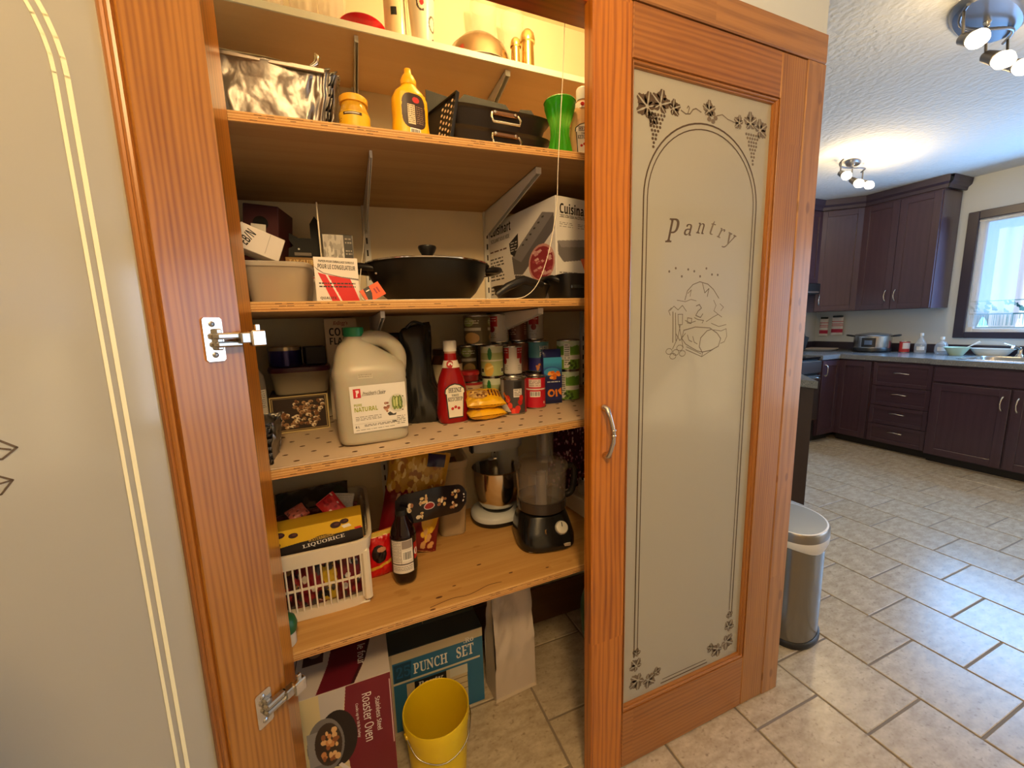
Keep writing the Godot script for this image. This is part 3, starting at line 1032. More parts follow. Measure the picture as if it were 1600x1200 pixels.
# ---------- shelves ----------
func shelf(n: String, label: String, key: String, front: float, th: float, top: Material, under: Material, edge: Material, right := 1.288) -> Node3D:
	var t := thing(n, label, "shelf", Vector3(0.2, SHELVES[key][0], 0))
	t.rotation.z = atan(SHELVES[key][1])
	var x0 := -0.288 - 0.2
	var x1 := right - 0.2
	var back := BACK + 0.006
	var s := st()
	box(s, Vector3((x0 + x1) / 2, -th / 4, (front - 0.003 + back) / 2), Vector3(x1 - x0, th / 2, front - 0.003 - back), 0.0, 0)
	part("board", s, top, t)
	s = st()
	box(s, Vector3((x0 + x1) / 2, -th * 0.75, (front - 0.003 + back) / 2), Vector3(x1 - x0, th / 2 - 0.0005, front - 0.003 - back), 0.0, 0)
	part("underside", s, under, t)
	s = st()
	var n4 := 4
	for i in n4:
		var a := x0 + (x1 - x0) * i / n4
		var b := x0 + (x1 - x0) * (i + 1) / n4
		quad(s, Vector3(a, -th + 0.001, front), Vector3(b, -th + 0.001, front), Vector3(b, -0.001, front), Vector3(a, -0.001, front), Vector3(0, 0, 1), [Vector2(i * 0.9, 1), Vector2(i * 0.9 + 0.9, 1), Vector2(i * 0.9 + 0.9, 0), Vector2(i * 0.9, 0)])
	for y in [[-0.001, 0.0, 1.0], [-th + 0.001, -th, -1.0]]:
		quad(s, Vector3(x0, y[0], front), Vector3(x1, y[0], front), Vector3(x1, y[1], front - 0.003), Vector3(x0, y[1], front - 0.003), Vector3(0, y[2], 1), [Vector2(0, 0.1), Vector2(3, 0.1), Vector2(3, 0.02), Vector2(0, 0.02)])
	part("edge_band", s, edge, t)
	return t

func bracket(x: float, y: float, front: float, h: float, label: String, thin := 0.016) -> void:   # folded steel arm hooked into its rail
	var s := st()
	var z0 := BACK + 0.022
	var p := [Vector2(-z0, 0.0), Vector2(-front, 0.0), Vector2(-front, -0.016), Vector2(-z0, -h)]
	prism(s, p, 0.002, Transform3D(Basis(Vector3(0, 0, -1), Vector3.UP, Vector3(1, 0, 0)), Vector3(-thin / 2, 0, 0)))
	prism(s, p, 0.002, Transform3D(Basis(Vector3(0, 0, -1), Vector3.UP, Vector3(1, 0, 0)), Vector3(thin / 2 - 0.002, 0, 0)))
	box(s, Vector3(0, -0.001, (z0 + front) / 2), Vector3(thin, 0.002, front - z0))
	box(s, Vector3(0, -0.008, front + 0.001), Vector3(thin, 0.016, 0.002))
	solo("shelf_bracket", s, M.white_metal, label, "bracket", Vector3(x, y, 0), 0.0, "white folded shelf brackets")

func shelves() -> void:
	var white_edge := mat(c8(240, 236, 222), 0.5)
	shelf("pantry_shelf", "topmost shallow pantry shelf with a white front edge", "A", -0.38, 0.019, M.white, M.bounce_tan, white_edge)
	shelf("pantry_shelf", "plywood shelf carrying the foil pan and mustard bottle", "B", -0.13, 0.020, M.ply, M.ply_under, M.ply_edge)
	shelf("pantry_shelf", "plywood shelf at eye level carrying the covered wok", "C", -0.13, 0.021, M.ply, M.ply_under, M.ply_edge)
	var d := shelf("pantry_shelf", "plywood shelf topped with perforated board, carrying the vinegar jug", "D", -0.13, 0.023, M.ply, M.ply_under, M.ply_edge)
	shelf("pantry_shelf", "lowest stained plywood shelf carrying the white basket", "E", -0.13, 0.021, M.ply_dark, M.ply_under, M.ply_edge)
	# knots and a long crack in the stained top of the lowest shelf
	var e: Node3D = get_node("pantry_shelf_004")
	for q in [[-0.03, -0.175, 0.010], [0.02, -0.205, 0.006], [-0.055, -0.135, 0.008], [0.19, -0.19, 0.007], [0.115, -0.27, 0.008], [0.30, -0.165, 0.006]]:
		var kn := st()
		lathe(kn, v2([q[2], 0.0001, q[2] * 0.5, 0.0006, 0.0, 0.0006]), 10, Vector3.ZERO, Basis().scaled(Vector3(1.0, 1.0, 0.4)))
		part("knot", kn, mat(c8(92, 54, 24), 0.7), e, Vector3(q[0], 0, q[1]))
	var ck := st()
	tube(ck, curve([Vector3(-0.06, 0, -0.145), Vector3(0.0, 0, -0.155), Vector3(0.05, 0, -0.150), Vector3(0.11, 0, -0.165), Vector3(0.15, 0, -0.162)], 4), 0.0009, 5)
	part("crack", ck, mat(c8(84, 52, 26), 0.8), e)
	# the pegboard sheet: real holes, in a thin skin lying on the board
	var s := st()
	var pit := 0.062
	var edges := st()
	var rr := 0.0070
	var th := 0.0028
	for i in 26:
		for j in 8:
			var c := Vector3(-0.46 + i * pit + (0.5 * pit if j % 2 else 0.0), 0.0004, -0.161 - j * pit)
			var h := pit / 2
			if c.x - h < -0.486 or c.x + h > 1.085: continue
			var sq := []
			var ci := []
			for k in 8:
				var a := TAU * (k + 0.5) / 8
				var q := Vector2(cos(a), sin(a))
				sq.append(c + Vector3(clampf(q.x * 1.5, -1, 1) * h, 0, clampf(q.y * 1.5, -1, 1) * h))
				ci.append(c + Vector3(q.x * rr, 0, q.y * rr * 0.7))
			for k in 8:
				var l := (k + 1) % 8
				quad(s, sq[k] + Vector3(0, th, 0), sq[l] + Vector3(0, th, 0), ci[l] + Vector3(0, th, 0), ci[k] + Vector3(0, th, 0), Vector3.UP)
				if k % 2 == 0:
					var co := c + Vector3(signf(sq[k].x - c.x) * h, th, signf(sq[k].z - c.z) * h)
					tri(s, [sq[k] + Vector3(0, th, 0), co, sq[l] + Vector3(0, th, 0)], [Vector3.UP, Vector3.UP, Vector3.UP], [Vector2.ZERO, Vector2.ZERO, Vector2.ZERO])
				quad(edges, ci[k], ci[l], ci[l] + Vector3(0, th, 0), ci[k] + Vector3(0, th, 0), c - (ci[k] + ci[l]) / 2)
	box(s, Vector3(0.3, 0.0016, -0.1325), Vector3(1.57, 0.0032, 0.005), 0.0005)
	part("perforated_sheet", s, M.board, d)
	part("hole_edges", edges, mat(c8(84, 52, 30), 0.9), d)  # hardboard core brown, kept dark for the shade inside the holes
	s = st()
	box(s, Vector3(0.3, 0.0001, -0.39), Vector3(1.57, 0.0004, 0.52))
	part("hole_shade_floor", s, mat(c8(44, 28, 18), 0.9), d)  # dark sheet painted as the shade at the bottom of the holes
	# slotted rails on the back wall and their arms
	for k in 3:
		var x: float = [0.078, 0.508, 0.93][k]
		var rail := thing("shelf_rail", ["slotted white wall rail behind the wok", "slotted white wall rail beside the sealer box", "slotted white wall rail behind the right-hand stack of cans"][k], "shelf rail", Vector3(x, 0, BACK), 0.0, "slotted shelf rails")
		var r := st()
		box(r, Vector3(0, 1.35, 0.008), Vector3(0.022, 1.66, 0.015), 0.002)
		part("channel", r, M.white_metal, rail)
		r = st()
		box(r, Vector3.ZERO, Vector3(0.005, 0.020, 0.0006))
		var sm := r.commit()
		for i in 38: part("slot", sm, M.black_matt, rail, Vector3(0, 0.60 + i * 0.04, 0.0158))
		var w: String = ["left", "middle", "right-hand"][k]
		bracket(x, sy("A", x) - 0.0195, -0.40, 0.06, "white steel bracket under the top shelf, on the " + w + " rail", 0.010 if k == 0 else 0.016)
		bracket(x, sy("B", x) - 0.021, -0.20, 0.09, "long white steel bracket under the foil pan shelf, " + w + " rail", 0.006 if k == 0 else 0.016)
		bracket(x, sy("C", x) - 0.022, -0.20, 0.09, "white steel bracket under the wok shelf, on the " + w + " rail", 0.010 if k == 0 else 0.016)
		bracket(x, sy("D", x) - 0.024, -0.22, 0.08, "white steel bracket under the perforated shelf, " + w + " rail", 0.010)
		bracket(x, sy("E", x) - 0.022, -0.20, 0.07, "white steel bracket under the lowest shelf, " + w + " rail", 0.010)
	# nails poking out under the lowest shelf
	for k in 2:
		var nl := st()
		tube(nl, [Vector3(0, 0, 0), Vector3(0.001, -0.012, 0)], [0.0014, 0.0003], 6)
		solo("nail", nl, M.steel, ["small nail tip under the lowest shelf, above the punch set carton", "small nail tip under the lowest shelf, right of the paper bag"][k], "nail", Vector3([0.115, 0.50][k], sy("E", [0.115, 0.50][k]) - 0.0205, -0.135), 0.0, "nail tips under the shelf")
	# pantry lamp on its ceiling, with the pull string hanging down to the wok shelf
	var lp := thing("pantry_lamp", "white pull-string lamp holder on the pantry ceiling", "lamp", Vector3(0.52, 2.47, -0.14))
	part("lamp_base", lat(v2([0.0, -0.03, 0.045, -0.03, 0.055, -0.012, 0.055, 0.0]), 28), M.white, lp)
	var bm := StandardMaterial3D.new()
	bm.albedo_color = Color(1, 0.95, 0.85)
	bm.emission_enabled = true
	bm.emission = Color(1.0, 0.86, 0.6)
	bm.emission_energy_multiplier = 2.0
	part("bulb", lat(v2([0.0, -0.13, 0.018, -0.125, 0.029, -0.10, 0.026, -0.075, 0.014, -0.05, 0.013, -0.03]), 20), bm, lp)
	omni("pantry_bulb_light", Vector3(0, -0.095, 0), Color(1.0, 0.84, 0.56), PANTRY, 0.03, lp)
	var pts := [Vector3(0.548, 2.47, -0.12), Vector3(0.548, 2.082, -0.122), Vector3(0.528, 1.76, -0.124), Vector3(0.525, 1.687, -0.1245), Vector3(0.521, 1.639, -0.125), Vector3(0.501, 1.54, -0.127), Vector3(0.471, 1.457, -0.132), Vector3(0.433, 1.4185, -0.140), Vector3(0.379, 1.4135, -0.150), Vector3(0.302, 1.4130, -0.150), Vector3(0.213, 1.4122, -0.150), Vector3(0.137, 1.4112, -0.150), Vector3(0.050, 1.4105, -0.150), Vector3(0.036, 1.4110, -0.158), Vector3(0.030, 1.435, -0.20), Vector3(0.040, 1.50, -0.30), Vector3(0.060, 1.60, -0.48), Vector3(0.074, 1.73, -0.62)]
	var sr := st()
	tube(sr, curve(pts, 5), 0.0011, 5)
	solo("pull_string", sr, mat(c8(236, 228, 208), 0.8), "thin white string hanging down past the shelves and looping before the wok", "string")


# ---------- kitchen ----------
func bow_handle(to: Node3D, at: Vector3, rot: Vector3, n := "handle") -> void:
	if not M.has("bow"):
		var s := st()
		tube(s, [Vector3(-0.055, 0, 0), Vector3(-0.052, 0, 0.016), Vector3(-0.035, 0.003, 0.026), Vector3(0, 0.007, 0.028), Vector3(0.035, 0.003, 0.026), Vector3(0.052, 0, 0.016), Vector3(0.055, 0, 0)], [0.009, 0.007, 0.0045, 0.005, 0.0045, 0.007, 0.009], 8)
		M.bow = s.commit()
	part(n, M.bow, M.nickel, to, at, rot)

func shaker(to: Node3D, n: String, x: float, y: float, w: float, h: float, hx: float, hy: float, upright: bool, handle := true) -> void:
	var s := st()
	var f := 0.058 if h > 0.25 else 0.034
	box(s, Vector3(f / 2, h / 2, 0.010), Vector3(f, h, 0.020), 0.002)
	box(s, Vector3(w - f / 2, h / 2, 0.010), Vector3(f, h, 0.020), 0.002)
	box(s, Vector3(w / 2, h - f / 2, 0.010), Vector3(w - 2 * f, f, 0.020), 0.002, 0)
	box(s, Vector3(w / 2, f / 2, 0.010), Vector3(w - 2 * f, f, 0.020), 0.002, 0)
	box(s, Vector3(w / 2, h / 2, 0.005), Vector3(w - 2 * f, h - 2 * f, 0.010), 0.0, 1 if upright else 0)
	var d := part(n, s, M.cab, to, Vector3(x, y, 0.001))
	if handle: bow_handle(d, Vector3(hx, hy, 0.020), Vector3(0, 0, PI / 2) if upright else Vector3.ZERO)

func carcass(to: Node3D, w: float, y0: float, y1: float, depth: float, kick := true) -> void:
	var s := st()
	box(s, Vector3(w / 2, (y0 + y1) / 2, -depth / 2), Vector3(w - 0.001, y1 - y0, depth), 0.001)
	part("body", s, M.cab, to)
	if kick:
		s = st()
		box(s, Vector3(w / 2, y0 / 2, -depth / 2 - 0.03), Vector3(w - 0.001, y0, depth - 0.06))
		part("toe_kick", s, M.black_matt, to)

func kitchen() -> void:
	var t := thing("base_cabinet", "dark corner base cabinet with one blank door, left of the drawers", "cabinet", Vector3(4.87, 0, -1.79), -PI / 2)
	carcass(t, 0.307, 0.075, 0.897, 0.74)
	shaker(t, "door", 0.012, 0.085, 0.285, 0.80, 0, 0, true, false)
	t = thing("drawer_cabinet", "dark base cabinet with a stack of four drawers", "cabinet", Vector3(4.87, 0, -1.482), -PI / 2)
	carcass(t, 0.465, 0.075, 0.897, 0.74)
	for k in 4: shaker(t, "drawer", 0.012, [0.085, 0.272, 0.459, 0.655][k], 0.442, [0.18, 0.18, 0.19, 0.225][k], 0.221, [0.115, 0.115, 0.12, 0.13][k], false)
	t = thing("sink_cabinet", "wide dark sink cabinet with two doors under the window", "cabinet", Vector3(4.82, 0, -1.015), -PI / 2)
	carcass(t, 0.96, 0.075, 0.74, 0.79)
	var s := st()
	box(s, Vector3(0.48, 0.82, -0.06), Vector3(0.959, 0.155, 0.12), 0.001, 0)
	part("apron", s, M.cab, t)
	s = st()
	box(s, Vector3(0.48, 0.815, 0.008), Vector3(0.93, 0.13, 0.018), 0.003, 0)
	part("false_front", s, M.cab, t)
	shaker(t, "door", 0.012, 0.085, 0.460, 0.645, 0.425, 0.53, true)
	shaker(t, "door", 0.485, 0.085, 0.460, 0.645, 0.035, 0.53, true)
	t = thing("base_cabinet", "narrow dark base cabinet between the range and the corner", "cabinet", Vector3(4.555, 0, -1.79), 0.0)
	carcass(t, 0.314, 0.075, 0.897, 0.70)
	shaker(t, "door", 0.010, 0.085, 0.292, 0.80, 0.04, 0.70, true)
	# peninsula whose end is cut at an angle
	t = thing("peninsula", "dark peninsula cabinet with grey counter end behind the casing", "cabinet", Vector3.ZERO)
	s = st()
	prism(s, [Vector2(2.73, 2.49), Vector2(2.73, 0.765), Vector2(3.30, 1.335), Vector2(3.30, 2.49)], 0.80, Transform3D(Basis(Vector3(1, 0, 0), Vector3(0, 0, -1), Vector3(0, 1, 0)), Vector3(0, 0.097, 0)), 0.0)
	part("body", s, mat(c8(64, 50, 46), 0.45), t)
	s = st()
	prism(s, [Vector2(2.79, 2.49), Vector2(2.79, 0.90), Vector2(3.26, 1.37), Vector2(3.26, 2.49)], 0.097, Transform3D(Basis(Vector3(1, 0, 0), Vector3(0, 0, -1), Vector3(0, 1, 0)), Vector3.ZERO), 0.0)
	part("toe_kick", s, M.black_matt, t)
	var ct := img(128, 128, c8(118, 122, 126))
	blots(ct, 3, 500, Rect2(0, 0, 1, 1), Vector2(0.004, 0.014), [c8(140, 143, 145), c8(98, 102, 108), c8(160, 160, 158), c8(84, 88, 96)])
	var counter := texm(ct, 0.22)
	counter.uv1_scale = Vector3(5, 5, 1)
	M.counter = counter
	s = st()
	prism(s, [Vector2(2.69, 2.49), Vector2(2.69, 0.722), Vector2(3.34, 1.365), Vector2(3.34, 2.49)], 0.046, Transform3D(Basis(Vector3(1, 0, 0), Vector3(0, 0, -1), Vector3(0, 1, 0)), Vector3(0, 0.899, 0)), 0.0)
	part("countertop", s, counter, t)
	# counter of the north and east runs, open round the sink
	t = thing("countertop", "grey speckled laminate countertop running round the kitchen corner", "countertop", Vector3.ZERO)
	s = st()
	wallbox(s, Vector3(4.545, 0.899, NZ + 0.002), Vector3(4.835, 0.945, -1.765))
	wallbox(s, Vector3(4.835, 0.899, NZ + 0.002), Vector3(EX - 0.002, 0.945, -1.03))
	wallbox(s, Vector3(4.785, 0.899, -1.03), Vector3(EX - 0.002, 0.945, -0.93))
	wallbox(s, Vector3(4.785, 0.899, -0.93), Vector3(4.93, 0.945, -0.14))
	wallbox(s, Vector3(5.42, 0.899, -0.93), Vector3(EX - 0.002, 0.945, -0.14))
	wallbox(s, Vector3(4.785, 0.899, -0.14), Vector3(EX - 0.002, 0.945, -0.05))
	part("slab", s, counter, t)
	s = st()
	box(s, Vector3(EX - 0.011, 0.99, -1.27), Vector3(0.018, 0.088, 2.44), 0.003)
	box(s, Vector3(5.08, 0.99, NZ + 0.011), Vector3(1.06, 0.088, 0.018), 0.003)
	part("backsplash", s, mat(c8(52, 44, 54), 0.4), t)
	var sk := thing("kitchen_sink", "stainless steel sink set in the counter below the window", "sink", Vector3(5.175, 0.945, -0.535))
	s = st()
	loft(s, [[0.0, 0.26, 0.41, 7], [0.004, 0.258, 0.408, 7], [0.004, 0.235, 0.385, 7], [-0.01, 0.228, 0.378, 7], [-0.18, 0.20, 0.35, 6], [-0.185, 0.0, 0.0, 6]], 40, false)
	part("basin", s, M.steel, sk)
	part("drain", lat(v2([0.04, -0.184, 0.04, -0.180, 0.0, -0.180]), 18), M.chrome, sk)
	var fa := thing("kitchen_faucet", "small chrome faucet behind the sink below the window", "faucet", Vector3(5.47, 0.9455, -0.72))
	part("base", lat(v2([0.028, 0.0, 0.026, 0.015, 0.016, 0.03, 0.014, 0.07, 0.0, 0.075]), 18), M.chrome, fa)
	part("spout", st_tube(curve([Vector3(0, 0.06, 0), Vector3(-0.05, 0.085, 0), Vector3(-0.13, 0.10, 0.0), Vector3(-0.17, 0.085, 0)], 5), 0.009), M.chrome, fa)
	part("lever", st_tube([Vector3(0, 0.075, 0), Vector3(-0.03, 0.10, -0.05), Vector3(-0.04, 0.115, -0.09)], [0.009, 0.006, 0.008]), M.chrome, fa)
	# uppers
	t = thing("wall_cabinet", "dark diagonal corner wall cabinet with a single lit door", "cabinet", Vector3.ZERO)
	s = st()
	prism(s, [Vector2(5.29, 1.908), Vector2(5.015, 2.183), Vector2(5.015, 2.495), Vector2(EX - 0.003, 2.495), Vector2(EX - 0.003, 1.909)], 1.11, Transform3D(Basis(Vector3(1, 0, 0), Vector3(0, 0, -1), Vector3(0, 1, 0)), Vector3(0, 1.402, 0)))
	part("body", s, M.cab, t)
	var dg := Node3D.new()
	var dp := part("door", boxm(Vector3(0.02, 0.02, 0.02)), M.cab, t)
	t.remove_child(dp)
	dp.free()
	dg.free()
	s = st()
	var w := 0.385
	for q in [[0.03, 0.0, 0.058, 1.10], [w - 0.03, 0.0, 0.058, 1.10]]: box(s, Vector3(q[0], 0.55, 0.010), Vector3(0.058, 1.09, 0.020), 0.002)
	box(s, Vector3(w / 2, 1.066, 0.010), Vector3(w - 0.118, 0.058, 0.020), 0.002, 0)
	box(s, Vector3(w / 2, 0.034, 0.010), Vector3(w - 0.118, 0.058, 0.020), 0.002, 0)
	box(s, Vector3(w / 2, 0.55, 0.005), Vector3(w - 0.118, 0.976, 0.010))
	var dd := part("door", s, M.cab, t, Vector3(5.016, 1.405, -2.181), Vector3(0, -PI / 4, 0))
	bow_handle(dd, Vector3(0.035, 0.13, 0.020), Vector3(0, 0, PI / 2))
	t = thing("wall_cabinet", "wide dark wall cabinet with a pair of doors, left of the window", "cabinet", Vector3(5.29, 0, -1.907), -PI / 2)
	carcass(t, 0.63, 1.402, 2.512, 0.325, false)
	shaker(t, "door", 0.004, 1.406, 0.308, 1.09, 0.27, 0.14, true)
	shaker(t, "door", 0.316, 1.406, 0.308, 1.09, 0.038, 0.14, true)
	t = thing("wall_cabinet", "short dark wall cabinet over the range, just past the door casing", "cabinet", Vector3(4.20, 0, -2.175), 0.0)
	carcass(t, 0.813, 1.72, 2.512, 0.32, false)
	shaker(t, "door", 0.004, 1.725, 0.40, 0.775, 0.36, 0.10, true)
	shaker(t, "door", 0.408, 1.725, 0.40, 0.775, 0.04, 0.10, true)
	s = st()
	for q in [[Vector3(4.19, 2.512, -2.17), Vector3(5.0, 2.512, -2.17)], [Vector3(5.0, 2.512, -2.17), Vector3(5.285, 2.512, -1.9)], [Vector3(5.285, 2.512, -1.9), Vector3(5.285, 2.512, -1.262)], [Vector3(5.285, 2.512, -1.262), Vector3(EX - 0.004, 2.512, -1.262)]]:
		var a: Vector3 = q[0]
		var b: Vector3 = q[1]
		var o := (b - a).normalized().cross(Vector3.UP) * -1.0
		o = Vector3(-(b - a).z, 0, (b - a).x).normalized()
		var pr := [[0.0, 0.0], [0.012, 0.0], [0.018, 0.03], [0.04, 0.05], [0.048, 0.104], [0.0, 0.104]]
		for i in pr.size() - 1:
			var e := (b - a).normalized() * 0.03
			quad(s, a + o * pr[i][0] + Vector3(0, pr[i][1], 0) - e * pr[i][0] * 12, b + o * pr[i][0] + Vector3(0, pr[i][1], 0) + e * pr[i][0] * 22, b + o * pr[i + 1][0] + Vector3(0, pr[i + 1][1], 0) + e * pr[i + 1][0] * 22, a + o * pr[i + 1][0] + Vector3(0, pr[i + 1][1], 0) - e * pr[i + 1][0] * 12, o + Vector3(0, 0.2 if i == pr.size() - 2 else -0.3, 0))
	solo("crown_molding", s, mat(c8(60, 50, 66), 0.4), "dark crown moulding along the tops of the wall cabinets", "moulding")
	# range and hood
	t = thing("cooking_range", "stainless range with a black glass top in the far corner", "range", Vector3(3.785, 0, -1.80), 0.0)
	s = st()
	box(s, Vector3(0.38, 0.47, -0.33), Vector3(0.756, 0.88, 0.66), 0.004)
	part("body", s, M.black, t)
	s = st()
	box(s, Vector3(0.38, 0.922, -0.33), Vector3(0.76, 0.022, 0.69), 0.004)
	part("cooktop", s, mat(c8(18, 19, 22), 0.12), t)
	s = st()
	box(s, Vector3(0.38, 0.83, 0.015), Vector3(0.75, 0.13, 0.035), 0.008)
	part("control_panel", s, M.steel, t)
	s = st()
	box(s, Vector3(0.38, 0.50, 0.014), Vector3(0.75, 0.48, 0.032), 0.006)
	var od := part("oven_door", s, M.steel, t)
	s = st()
	box(s, Vector3(0.38, 0.48, 0.031), Vector3(0.56, 0.30, 0.004), 0.001)
	part("oven_window", s, M.black, od)
	part("handle", st_tube([Vector3(0.06, 0.71, 0.03), Vector3(0.07, 0.71, 0.06), Vector3(0.69, 0.71, 0.06), Vector3(0.70, 0.71, 0.03)], 0.011), M.chrome, od)
	t = thing("range_hood", "black range hood under the short wall cabinet", "hood", Vector3(4.20, 1.60, -2.12), 0.0)
	s = st()
	box(s, Vector3(0.38, 0.058, -0.17), Vector3(0.76, 0.115, 0.40), 0.006)
	part("body", s, M.black, t)
	s = st()
	box(s, Vector3(0.38, 0.02, 0.032), Vector3(0.70, 0.02, 0.004), 0.001)
	part("switch_strip", s, M.steel, t)
	kitchen_window()
	ceiling_lights()
	counter_things()
	trash()

func kitchen_window() -> void:
	var t := thing("window_1", "dark framed sink window with daylight behind a thin curtain", "window", Vector3.ZERO, 0.0, "", "structure")
	var za := -1.21
	var zb := 0.58
	var s := st()
	var x := EX - 0.012
	box(s, Vector3(x, 1.697, za + 0.038), Vector3(0.028, 1.19, 0.076), 0.004)
	box(s, Vector3(x, 1.697, zb - 0.038), Vector3(0.028, 1.19, 0.076), 0.004)
	box(s, Vector3(x, 2.256, (za + zb) / 2), Vector3(0.028, 0.076, zb - za - 0.152), 0.004, 2)
	box(s, Vector3(x, 1.130, (za + zb) / 2), Vector3(0.028, 0.058, zb - za - 0.152), 0.004, 2)
	part("frame", s, mat(c8(50, 44, 60), 0.35), t)
	s = st()
	for z in [-1.12, 0.49]: box(s, Vector3(EX + 0.05, 1.69, z), Vector3(0.05, 1.08, 0.05), 0.004)
	for y in [1.165, 2.215]: box(s, Vector3(EX + 0.05, y, -0.315), Vector3(0.05, 0.05, 1.56), 0.004)
	part("sash", s, M.white, t)
	s = st()
	box(s, Vector3(EX + 0.05, 1.69, -0.315), Vector3(0.006, 1.0, 1.56))
	part("pane", s, clear(Color(0.95, 0.98, 1.0), 0.05, 0.02), t)
	# café curtain: a gathered sheet with a leaf border and a fringe
	var im := img(512, 256, c8(244, 246, 248))
	rng.seed = 8
	rect(im, 0, 0.755, 1, 0.010, c8(120, 170, 180))
	rect(im, 0, 0.878, 1, 0.012, c8(90, 140, 150))
	for k in 70:
		var u := rng.randf()
		var v := 0.775 + rng.randf() * 0.085
		var c: Color = [c8(44, 92, 100), c8(88, 150, 156), c8(150, 190, 194)][rng.randi() % 3]
		ell(im, u, v, 0.006, 0.013, c)
		ell(im, u + 0.008, v + 0.008, 0.005, 0.010, c)
		ell(im, u - 0.004, v - 0.016, 0.004, 0.009, c)
	for k in 150: rect(im, rng.randf(), 0.89, 0.002, 0.105, [c8(80, 150, 160), c8(60, 110, 120), c8(170, 205, 210)][rng.randi() % 3])
	var cm := texm(im, 0.85)
	cm.backlight_enabled = true
	cm.backlight = Color(0.9, 0.92, 0.95)
	var cur := thing("window_curtain", "thin white curtain with a teal leaf border on the sink window", "curtain", Vector3(EX - 0.045, 0, 0))
	var P := []
	for i in 15:
		var row := PackedVector3Array()
		for j in 121:
			var z := -1.115 + j * 0.0135
			var fall := float(i) / 14
			row.append(Vector3(-0.010 * sin(z * 60.0 + 1.2 * sin(z * 9.0)) * (1.0 - 0.3 * fall) - 0.008 * sin(z * 23.0 + fall), 2.20 - 0.99 * (1.0 - fall), z + 0.015 * (1.0 - fall) * sin(z * 5.0)))
		P.append(row)
	var left := []
	var right := []
	for row in P:
		left.append(row.slice(0, 21))
		right.append(row.slice(20))
	s = st()
	sheet(s, left, false, true, Rect2(0, 0, 0.167, 1))
	var sheer: StandardMaterial3D = cm.duplicate()
	sheer.albedo_color = Color(1, 1, 1, 0.4)
	sheer.transparency = BaseMaterial3D.TRANSPARENCY_ALPHA
	part("sheer_panel", s, sheer, cur)
	s = st()
	sheet(s, right, false, true, Rect2(0.167, 0, 0.833, 1))
	part("fabric", s, cm, cur)
	s = st()
	tube(s, [Vector3(0, 2.195, -1.12), Vector3(0, 2.195, 0.50)], 0.006)
	part("rod", s, M.white_metal, cur)
	# patio door for daylight behind the camera, then an unseen window added for fill
	t = thing("door_3", "white framed glass patio door right of the camera", "door", Vector3.ZERO, 0.0, "", "structure")
	s = st()
	for z in [1.04, 1.9, 2.76]: box(s, Vector3(EX + 0.05, 1.12, z), Vector3(0.05, 2.24, 0.08), 0.004)
	for y in [0.05, 2.2]: box(s, Vector3(EX + 0.05, y, 1.9), Vector3(0.05, 0.1, 1.8), 0.004)
	part("frame", s, M.white, t)
	s = st()
	box(s, Vector3(EX + 0.05, 1.12, 1.9), Vector3(0.006, 2.1, 1.7))
	part("pane", s, clear(Color(0.95, 0.98, 1.0), 0.05, 0.02), t)
	t = thing("window_2", "white framed window left of the camera, unseen and added for fill light", "window", Vector3.ZERO, 0.0, "", "structure")
	s = st()
	for z in [1.03, 1.75, 2.47]: box(s, Vector3(-2.65, 1.5, z), Vector3(0.05, 1.3, 0.06), 0.004)
	for y in [0.88, 2.12]: box(s, Vector3(-2.65, y, 1.75), Vector3(0.05, 0.06, 1.5), 0.004)
	part("frame", s, M.white, t)
	s = st()
	box(s, Vector3(-2.65, 1.5, 1.75), Vector3(0.006, 1.24, 1.44))
	part("pane", s, clear(Color(0.95, 0.98, 1.0), 0.05, 0.02), t)

